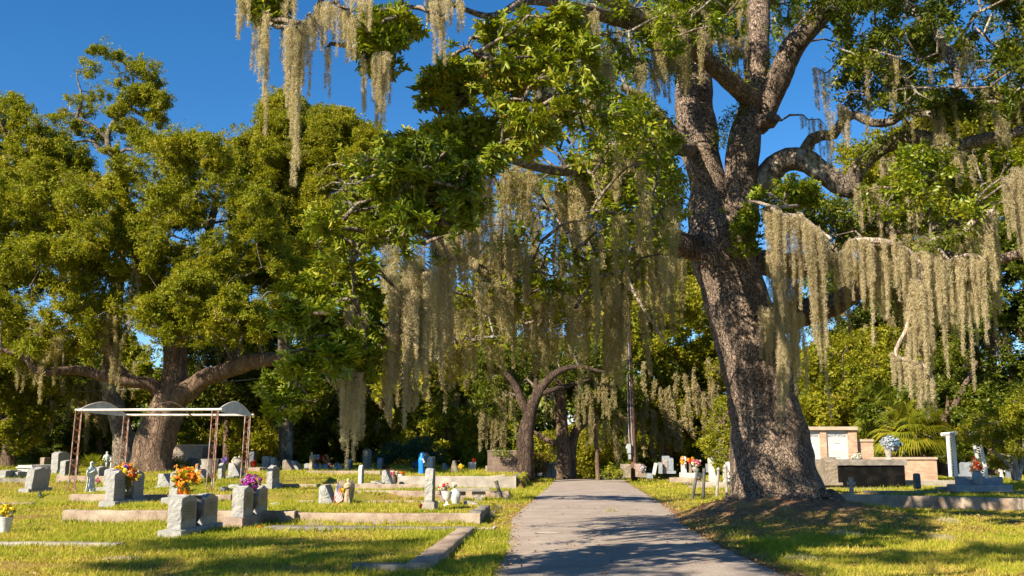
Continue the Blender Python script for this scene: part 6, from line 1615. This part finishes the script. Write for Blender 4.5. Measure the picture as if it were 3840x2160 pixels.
m = MB(); m.box(-.13, .13, 0, .02, .02, .2); m.build('board', M['white_wall'], o)
for k_ in (-1, 1): m = MB(); m.tube([(k_ * .1, .01, -.3), (k_ * .1, .01, .02)], .01, 5); m.build('leg', M['pipe_dark'], o)

# lattice frame ---------------------------------------------------------
def lattice_frame():
    FL, FR = G(270, 1847), G(788, 1844); BRp, BL = G(914, 1817), P(455, 1815, float(G(914, 1817)[1]))
    BL[2] = BRp[2]
    o = thing('grave_canopy_frame', 'rusty four-legged lattice canopy frame with curved end panels over a grave', 'canopy frame', FL)
    top = P(300, 1538, FL[1])[2]
    def col(p, lean):
        m = MB(); r_ = .12; cs = [(-r_, -.07), (r_, -.07), (0, .12)]; H = top - p[2]
        q = p - FL
        for cx_, cy_ in cs: m.tube([(q[0] + cx_, q[1] + cy_, q[2]), (q[0] + cx_ * .85 + lean, q[1] + cy_, q[2] + H)], .019, 7, 0)
        n = 14
        for f in range(3):
            a_, b2 = cs[f], cs[(f + 1) % 3]
            for i in range(n):
                z0 = H * i / n; z1 = H * (i + 1) / n; u, v = (a_, b2) if i % 2 else (b2, a_); l0 = lean * i / n; l1 = lean * (i + 1) / n
                m.tube([(q[0] + u[0] * .9 + l0, q[1] + u[1], q[2] + z0), (q[0] + v[0] * .9 + l1, q[1] + v[1], q[2] + z1)], .007, 4, 1)
        m.box(q[0] - .18, q[0] + .18, q[1] - .14, q[1] + .17, q[2] - .02, q[2] + .015, 1)
        m.build('column', [M['rust_pipe'], M['rust']], o)
    for p in (FL, FR, BL, BRp): col(p, .06)
    e = .06; z = top - FL[2]
    def rel(p, dz=0): return (p[0] - FL[0] + e, p[1] - FL[1], z + dz)
    m = MB(); a, b = rel(FL), rel(FR); m.tube([(a[0] - .15, a[1], a[2]), (b[0] + .2, b[1], b[2])], .045, 12); m.build('eave_pipe', M['white_metal'], o, True)
    m = MB(); a2, b2 = rel(BL), rel(BRp); m.tube([(a2[0] - .1, a2[1], a2[2]), (b2[0] + .2, b2[1], b2[2])], .045, 12); m.build('eave_pipe', M['white_metal'], o, True)
    def arc(t0, n=22, rise=.36):
        A = np.array(a) * (1 - t0) + np.array(b) * t0; B = np.array(a2) * (1 - t0) + np.array(b2) * t0
        return [tuple(A + (B - A) * u + np.array([0, 0, rise * math.sin(math.pi * u)])) for u in np.linspace(0, 1, n)]
    for t0, rr, mt in ((-.01, .03, 'white_metal'), (.52, .03, 'rust_pipe'), (1.02, .03, 'white_metal')):
        m = MB(); m.tube(arc(t0), rr, 8); m.build('arched_rib', M[mt], o, True)
    for t0, corr in ((-.01, 0), (1.02, 1)):
        m = MB(); n = 45; A_ = arc(t0, n)
        base = [tuple(np.array(A_[0]) * (1 - u) + np.array(A_[-1]) * u + np.array([0, 0, -.06])) for u in np.linspace(0, 1, n)]
        off = [.03 * (1 if (i // 1) % 2 else -1) * corr for i in range(n)]
        vs = [(p[0] + off[i], p[1], p[2]) for i, p in enumerate(base)] + [(p[0] + off[i], p[1], p[2]) for i, p in enumerate(A_)]
        vs += [(x + .012, y, z_) for x, y, z_ in vs]
        fs = [(i, i + 1, n + i + 1, n + i) for i in range(n - 1)] + [(2 * n + i, 3 * n + i, 3 * n + i + 1, 2 * n + i + 1) for i in range(n - 1)] + [(n + i, n + i + 1, 3 * n + i + 1, 3 * n + i) for i in range(n - 1)]
        m.add(vs, fs); m.build('end_panel', M['sheet_metal'], o)
        if not corr:
            m = MB(); p = A_[n // 2]; m.box(p[0] - .025, p[0] - .005, p[1] - .03, p[1] + .03, base[n // 2][2], p[2]); m.build('strut', M['rust'], o)
lattice_frame()

# utility pole -----------------------------------------------------------
def utility_pole():
    g = G(2380, 1789); g[1] = min(g[1], 52.); g = P(2380, 1789, g[1]); t = P(2352, 1120, g[1])
    s = mpp(g[1]); o = thing('utility_pole', 'brown wooden utility pole with grey conduits and meter box beside the lane end', 'utility pole', g)
    q = t - g; m = MB(); m.tube([(0, 0, -.3), tuple(q * .5), tuple(q)], [.175, .15, .115], 14); m.build('pole', M['pole_wood'], o, True)
    f = lambda px, py, dy=-.17: tuple(P(px, py, g[1] + dy) - g)
    m = MB(); m.tube([f(2360, 1663), f(2355, 1560), f(2350, 1300), f(2347, 1180)], .022, 8); m.build('conduit', M['grey_plastic'], o, True)
    m = MB(); m.tube([f(2365, 1722), f(2374, 1690), f(2370, 1640), f(2366, 1560), f(2358, 1300), f(2354, 1200)], .022, 8); m.build('conduit', M['grey_plastic'], o, True)
    m = MB(); a = f(2351, 1700); b = f(2364, 1664); m.box(a[0], b[0], -.36, -.14, a[2], b[2]); c_ = f(2352, 1678)
    m.build('meter_box', M['grey_plastic'], o)
    m = MB(); m.tube([(c_[0] - .07, -.25, c_[2]), (c_[0] + .03, -.25, c_[2])], .09, 12); m.build('meter_dial', M['sheet_metal'], o, True)
    m = MB(); a = f(2356, 1722); b = f(2365, 1703); m.box(a[0], b[0], -.3, -.16, a[2], b[2]); m.build('junction_box', M['grey_plastic'], o)
    m = MB()
    for py in (1180, 1200, 1222): p = f(2344, py); m.tube([(p[0], -.1, p[2]), (p[0] - .12, -.12, p[2])], .05, 8)
    m.build('insulators', M['white_metal'], o, True)
    # overhead cable sagging away to the left
    A = P(2346, 1195, g[1]); B = P(-300, 1480, 62)
    pts = [A + (B - A) * u - np.array([0, 0, 1.2 * math.sin(math.pi * u)]) for u in np.linspace(0, 1, 24)]
    m = MB(); m.tube([tuple(p - A) for p in pts], .012, 4); tag(m.build('overhead_cable', M['cable'], None, False, A), 'thin overhead cable running left from the utility pole', 'cable')
utility_pole()

# right of the lane ------------------------------------------------------
R0 = dict(group=GS)
stone('broad brown box crypt split by the utility pole, left part', 2331, 1789, 34, 46, 1.2, 'flat', mat='stone_brown', face='stone_brown', d=50.5, name='crypt')
stone('rust-coloured crypt face just right of the utility pole', 2384, 1786, 22, 44, 1.2, 'flat', mat='stone_pink', face='stone_pink', d=50.5, name='crypt')
bouquet('pale mauve flower ball on a small grey stone right of the pole', 2409, 1756, 14, 12, 49, [('pet_lilac', .6), ('pet_white', .4)], 30, .07, 4)
stone('small grey stone under the pale mauve flower ball', 2398, 1788, 24, 20, .7, 'arch', mat='stone_brown', d=49)
stone('pair of low bluish blocks right of the mauve flower ball', 2424, 1792, 24, 15, .8, 'flat', mat='stone_blue', d=49)
stone('white leaning marble tablet left of the blue-grey group', 2450, 1777, 8, 40, .8, 'flat', mat='white_stone', face='white_stone', lean=.22, d=49)
stone('short blue-grey stone leftmost in the blue-grey group', 2470, 1774, 14, 38, .5, 'arch', mat='stone_blue', face='stone_blue', d=49)
stone('tall blue-grey stone at the back of the blue-grey group', 2486, 1772, 26, 60, .5, 'arch', mat='stone_blue', face='stone_blue', d=50)
stone('brown-panelled slab before the tall blue-grey stone', 2487, 1774, 13, 50, .2, 'arch', mat='stone_pink', face='stone_pink', d=49.3)
stone('rightmost blue-grey stone of the group on a stepped base', 2502, 1774, 18, 46, .5, 'arch', mat='stone_blue', face='stone_blue', base=(32, 8, .8), d=49)
stone('weathered raised plot block carrying the bright flower display', 2560, 1792, 74, 17, 1.4, 'flat', mat='white_stone', face='concrete_lt', d=47, name='raised_plot')
stone('brown lower block in front of the raised plot', 2512, 1806, 90, 14, .3, 'flat', mat='concrete', face='concrete', d=46, name='plot_border')
stone('arched white stone with a pale plaque among red and yellow flowers', 2560, 1774, 15, 60, .7, 'arch', mat='white_stone', face='white_stone', d=47.3)
stone('shorter dark-edged stone beside the arched plaque stone', 2586, 1774, 9, 38, .7, 'flat', mat='stone_brown', face='white_stone', d=47.1)
bouquet('orange and yellow flowers left of the arched plaque stone', 2558, 1728, 8, 14, 47, [('pet_orange', .6), ('pet_yellow', .4)], 18, .07, 3)
bouquet('red and yellow flowers right of the arched plaque stone', 2588, 1726, 14, 12, 46.8, [('pet_red', .6), ('pet_yellow', .4)], 26, .07, 4)
bouquet('white and pink bunch in the grey vase behind the leaning pipe', 2612, 1735, 17, 12, 46.6, [('pet_white', .55), ('pet_pink', .35), ('pet_yellow', .1)], 34, .07, 4)
vase('grey vase of white and pink flowers behind the leaning pipe', URN, .3, .26, P(2606, 1774, 46.6), 'concrete_lt')
stone('tall white marble pillar stone leaning left, grey stains', 2665, 1804, 20, 64, .4, 'flat', mat='white_stone', face='white_stone', base=(26, 19, .6), lean=-.06, d=45, offx=0)
stone('white marble pillar stone half hidden by the giant trunk', 2718, 1806, 24, 72, .5, 'arch', mat='white_stone', face='white_stone', d=44)
stone('small blue-grey stone between the white pillar stones and flowers', 2650, 1769, 12, 28, .4, 'flat', mat='stone_blue', face='stone_blue', d=52)
GP = 'pipe posts of the old chain fence'
def pipe(label, x0, y0, x1, y1, d, mat, cap='ball'):
    g = P(x0, y0, d); t = P(x1, y1, d) - g; o = thing('pipe_post', label, 'post', g, 0, GP)
    g_ = float(terr(g[0], g[1])) - g[2] - .05
    m = MB(); m.tube([tuple(t * 0 + [0, 0, min(g_, -.05)]), tuple(t)], .05, 12); m.build('pipe', M[mat], o, True)
    m = MB(); u = unit(t)
    if cap == 'ball': m.lathe([(.03, -.02), (.065, .02), (.075, .06), (.05, .11), (.01, .13)], 12, tuple(t))
    else: m.tube([tuple(t - u * .06), tuple(t + u * .05)], .064, 12)
    m.build('cap', M[mat], o, True)
dpp = 33
pipe('dark pipe post leaning strongly right, leftmost of the four', 2594, 1838, 2616, 1762, dpp, 'pipe_dark', 'c')
pipe('dark upright pipe post second from the left', 2636, 1838, 2641, 1762, dpp, 'pipe_dark', 'c')
pipe('brownish pipe post leaning right with a knob top', 2686, 1827, 2694, 1766, dpp + 2, 'pipe_light', 'ball')
pipe('pale upright pipe post with ball top nearest the giant trunk', 2726, 1830, 2721, 1756, dpp + 1, 'pipe_light', 'ball')
def chain(label, pts, d):
    q = catmull([tuple(P(x, y, d)) for x, y in pts], .05); m = MB()
    for i, p in enumerate(q[:-1]):
        r_ = .03; ax = Vector(q[i + 1] - p).normalized(); side = Vector((0, 1, 0)) if i % 2 else ax.cross(Vector((0, 1, 0)))
        c = Vector(p - q[0]); ring = [tuple(c + ax * math.cos(a) * .034 + side * math.sin(a) * .018) for a in np.linspace(0, 6.283, 9)]
        m.tube(ring, .006, 4, cap=False)
    tag(m.build('chain', M['chain'], None, False, q[0]), label, 'chain', 'rusty chains hung between the pipe posts')
chain('rusty chain falling from the leftmost leaning pipe to the ground', [(2618, 1770), (2620, 1800), (2626, 1822), (2629, 1836)], dpp)
chain('rusty chain looping between the two knob-topped pipes', [(2697, 1780), (2697, 1795), (2704, 1806), (2712, 1800), (2718, 1770)], dpp + 1.5)
chain('rusty chain running from the ball-topped pipe to the trunk', [(2724, 1758), (2731, 1772), (2742, 1784), (2750, 1790)], dpp + .5)

# columbarium -----------------------------------------------------------
def columbarium():
    d = 44; f = lambda px, py: P(px, py, d)
    X = lambda px: f(px, 1650)[0]; Z = lambda py: f(3100, py)[2]
    org = np.array([X(2880), d, 0.2]); o = thing('columbarium', 'salmon brick tomb wall with pale granite name panels behind the giant oak', 'tomb wall', org)
    x = lambda px: X(px) - org[0]; z = lambda py: Z(py) - org[2]
    m = MB(); m.box(x(2870), x(3217), -.12, 1.2, z(1613) + .001, z(1600)); m.build('cap', M['cap_stone'], o)
    for a, b in ((2880, 2925), (3076, 3100), (3181, 3214)):
        m = MB(); m.box(x(a), x(b), 0, .9, -.4, z(1613)); m.build('brick_pillar', M['brick'], o)
    m = MB(); m.box(x(2890), x(3205), .15, .95, -.4, z(1613) - .002); m.build('brick_core', M['brick'], o)
    for a, b in ((2925, 3076), (3101, 3181)):
        m = MB(); m.box(x(a) + .005, x(b) - .005, .08, .14, z(1735), z(1615)); p = m.build('granite_panel', M['panel_pale'], o)
        cx_ = (x(a if a > 3000 else 2996) + x(b)) / 2; w_ = x(3181) - x(3101)
        vs, fs = text_geo('BOURGEOIS', .155, arc=1.5, squash=.95)
        t_ = MB(); t_.add([(cx_ + u, .076 + y, z(1636) + w) for u, y, w in vs], fs); t_.build('lettering', M['letter'], p)
        t_ = MB(); t_.box(cx_ - .015, cx_ + .015, .072, .079, z(1655), z(1633)); t_.box(cx_ - .07, cx_ + .07, .0715, .0785, z(1642), z(1640) + .01)
        for sg in (-1, 1):
            bx_ = cx_ + sg * .24; t_.add([(bx_, .075, z(1652)), (bx_ + sg * .03, .075, z(1642)), (bx_ - sg * .01, .075, z(1646)), (bx_ - sg * .05, .075, z(1640)), (bx_ - sg * .03, .075, z(1650)), (bx_ + sg * .06, .075, z(1653))], [(0, 1, 2), (2, 3, 4), (0, 2, 4), (0, 5, 1)])
        t_.build('emblem', M['letter_lt'], p)
        t_ = MB(); t_.box(cx_ - .28, cx_ + .28, .072, .079, z(1686), z(1666)); t_.build('plaque', M['plaque'], p)
        t_ = MB()
        for yy in (1663.5, 1717):
            for k in (-2, -1, 0, 1, 2): t_.tube([(cx_ + k * .06 + .02 * math.cos(q), .073, z(yy) + .02 * math.sin(q)) for q in np.linspace(0, 3.1, 6)], .005, 4)
        t_.build('carved_ornament', M['letter'], p)
    m = MB(); m.box(x(3214) + .004, x(3281), .25, 1.0, -.4, z(1656)); m.build('stepped_wall', M['brick'], o)
    m = MB(); m.box(x(3214) + .004, x(3283), .2, 1.05, z(1656) + .001, z(1647)); m.build('step_cap', M['cap_stone'], o)
columbarium()
a = P(3283, 1783, 43); b_ = P(3512, 1723, 43)
o = thing('low_brick_wall', 'long low salmon brick wall with stone cap below the palmetto', 'wall', (a[0], 43, 0))
m = MB(); m.box(.0, b_[0] - a[0], 0, .4, -.2, b_[2]); m.build('wall', M['brick'], o)
m = MB(); m.box(-.03, b_[0] - a[0] + .03, -.06, .46, b_[2] + .001, b_[2] + .10); m.build('cap', M['cap_stone'], o)
def crypt():
    d = 37.; a = P(3010, 1826, d); b_ = P(3392, 1745, d); zt = P(3392, 1724, d)[2]; z0 = float(terr(13, 37)) - .1
    o = thing('raised_crypt', 'long raised crypt with blackened side and heavy slab lid behind the giant oak', 'crypt', (a[0], d, z0))
    m = MB(); rough_box(m, b_[0] - a[0], 1.5, 0, b_[2] - z0, .01); m.build('crypt_body', M['crypt_black'], o, True)
    m = MB(); rough_box(m, b_[0] - a[0] + .14, 1.62, b_[2] - z0 + .002, zt - z0, .008); m.v = [(x - .07, y - .07, z) for x, y, z in m.v]; m.build('lid', M['concrete_old'], o, True)
    m = MB(); rough_box(m, b_[0] - a[0] + .5, .5, -.02, .14, .01); m.v = [(x - .1, y - .4, z) for x, y, z in m.v]; m.build('footing', M['concrete_old'], o, True)
crypt()
stone('sandy brown rounded stone tucked against the giant trunk, behind its twin', 3066, 1806, 18, 76, .5, 'round', mat='stone_brown', face='stone_brown', d=32.5)
stone('broad brown headstone with rough right side standing before the black crypt', 3093, 1816, 46, 90, .6, 'serp', mat='stone_brown', face='stone_brown', base=(66, 6, 1.), d=31.5, offx=8, rough=.02)
bouquet('dark red berries and flowers on top of the brown headstones', 3098, 1724, 14, 7, 32.3, [('pet_maroon', 1)], 22, .05, 4)
bouquet('white roses with dark leaves on the crypt beside the brick pillar', 3214, 1713, 20, 11, 38, [('pet_white', 1)], 22, .07, 22, lmat='leaf_dark')
g = P(3196, 1846, 29.6); s = mpp(g[1])
o = thing('stone_cross', 'small rough grey stone cross before the black crypt', 'cross', g - [0, 0, .03])
m = MB()
def pr(pts, t_):
    n = len(pts); vs = [(x * s, -.0, z * s) for x, z in pts] + [(x * s, t_, z * s) for x, z in pts]
    m.add(vs, [tuple(range(n)), tuple(range(n, 2 * n))[::-1]] + [(i, n + i, n + (i + 1) % n, (i + 1) % n) for i in range(n)])
pr([(-8, -2), (8, -2), (5, 30), (13, 29), (14, 42), (5, 41), (7, 56), (-8, 56), (-5, 41), (-14, 42), (-13, 30), (-5, 30)], .1)
m.build('cross', M['concrete_lt'], o)
vase('grey fluted vase of frosted poinsettias on the crypt slab', [(.5, 0), (.5, .1), (.3, .2), (.42, .6), (.5, 1.), (.44, 1.)], .42, .32, P(3334, 1724, 38), 'concrete_lt')
bouquet('big frosted blue-white poinsettia ball in the grey fluted vase', 3338, 1664, 38, 26, 38, [('pet_bluewhite', .8), ('pet_blue', .2)], 44, .11, 10, lmat='pet_blue')
stone('small rounded dark post stone right of the black crypt', 3434, 1830, 20, 52, .22, 'round', mat='stone_dark', face='stone_dark', d=34)
stone('flat pale marker in shaded grass right of the dark post stone', 3518, 1833, 60, 6, .3, 'flat', mat='concrete_lt', d=33, name='flat_marker')
stone('wide lower step of the two-tier granite base at the right', 3584, 1841, 205, 22, .7, 'flat', mat='stone_blue', face='stone_blue', d=31.5, name='stepped_base', rough=.006)
stone('upper tier of the two-tier granite base at the right', 3600, 1815, 155, 26, .4, 'flat', mat='stone_blue', face='stone_blue', d=31.8, name='stepped_base', rough=.006)
vase('grey round-bellied vase in the middle of the granite base', [(.4, 0), (.5, .3), (.5, .7), (.3, .9), (.4, 1.), (.34, 1.)], .42, .32, P(3668, 1815, 31.5), 'stone_blue')
bouquet('red, white and green bouquet in the grey vase under the white arbor', 3658, 1748, 24, 32, 31.6, [('pet_red', .4), ('pet_white', .35), ('pet_peach', .25)], 54, .06, 24)
stone('pale arched headstone behind the white arbor', 3616, 1786, 34, 44, .5, 'arch', mat='stone_blue', face='stone_blue', d=42, base=(44, 6, .8))
stone('shaded headstone at the right edge beyond the small tree', 3790, 1790, 30, 40, .5, 'arch', mat='stone_blue', face='stone_dark', d=45)
def arbor():
    d = 37; o_ = P(3588, 1789, d); o = thing('garden_arbor', 'leaning white lattice garden arbor behind the granite base', 'arbor', o_)
    f = lambda px, py, dd=d: P(px, py, dd) - o_
    for (bx, tx) in ((3588, 3576), (3702, 3672)):
        m = MB(); a, b = f(bx, 1789), f(tx, 1634); A, B = a + [.12, .75, 0], b + [.12, .75, 0]
        for q0, q1 in ((a, b), (A, B)):
            m.add([tuple(q0 + v) for v in ((-.06, 0, 0), (.06, 0, 0), (.06, .05, 0), (-.06, .05, 0))] + [tuple(q1 + v) for v in ((-.06, 0, 0), (.06, 0, 0), (.06, .05, 0), (-.06, .05, 0))], [(0, 1, 5, 4), (1, 2, 6, 5), (2, 3, 7, 6), (3, 0, 4, 7), (0, 3, 2, 1), (4, 5, 6, 7)])
        n = 16
        for i in range(n):
            for sg in (0, 1):
                u0, u1 = i / n, (i + 1) / n
                p = (a if sg else A) * (1 - u0) + (b if sg else B) * u0; q = (A if sg else a) * (1 - u1) + (B if sg else b) * u1
                m.tube([tuple(p), tuple(q)], .012, 4)
        m.build('lattice_side', M['arbor_white'], o)
    m = MB(); a, b = f(3563, 1628), f(3690, 1618); m.tube([tuple(a), tuple(b)], .07, 4); m.tube([tuple(a + [.1, 1, 0]), tuple(b + [.1, 1, 0])], .07, 4)
    m.build('header_beam', M['arbor_white'], o)
arbor()

# moss dropped on the ground
def moss_pile(label, px, py, r, h, mat='moss'):
    g = G(px, py); o = thing('moss_clump', label, 'moss clump', g, 0, 'clumps of fallen moss on the ground')
    n = 900; a = rng.uniform(0, 6.28, n); q = np.sqrt(rng.uniform(0, 1, n)); s = mpp(g[1])
    C = g + np.stack([np.cos(a) * q * r * s, np.sin(a) * q * r * s * 1.2, np.maximum(.0, (1 - q * q)) * h * s * rng.uniform(.1, 1, n)], 1)
    V, F, t = leaf_geo(C, unit(rng.normal(size=(n, 3))), .075, .006)
    np_obj('strands', V, F, M[mat], o, t, g)
moss_pile('small moss clump alone in the middle of the lane', 2292, 1924, 26, 20)
moss_pile('rounded moss clump nearest below the trunk on bare soil', 2880, 1898, 28, 36, 'moss_dark')
moss_pile('moss clump slightly right and lower, beside the first one', 2952, 1925, 34, 30, 'moss_dark')
moss_pile('flat spread moss on the right lawn, middle distance', 3165, 2008, 60, 16)
moss_pile('flat grey moss patch farther right on the lawn', 3550, 1958, 45, 14)
moss_pile('second flat grey moss patch, lower right of the lawn', 3530, 2022, 50, 14)
moss_pile('moss strip by the lane edge low on the right', 3010, 2103, 70, 12)
moss_pile('moss lying on the back coping of the nearest plot', 1180, 1972, 36, 14)
moss_pile('low moss tangle left of the trunk on the mound', 2790, 1900, 60, 18, 'moss_dark')
bouquet('faded blue and white flowers dropped by the root mass', 3108, 1880, 22, 7, 25.2, [('pet_lilac', .5), ('pet_white', .5)], 12, .05, 2)
for lb, x, y, r_ in (('larger pale sand patch on the lane', 2052, 2007, .24), ('smaller pale sand fleck behind the larger one', 2010, 1990, .09)):
    g = G(x, y); m = MB(); n = 26
    m.add([(math.cos(6.283 * k / n) * r_ * (1 + .3 * 2.2 * mnoise.noise(Vector((k * .9, r_, 0)))), math.sin(6.283 * k / n) * r_ * .9 * (1 + .6 * mnoise.noise(Vector((k * .7, 5, 0)))), 0) for k in range(n)], [tuple(range(n))])
    tag(m.build('sand_patch', M['shell'], None, False, g + [0, 0, .042]), lb, 'sand patch')
grass()
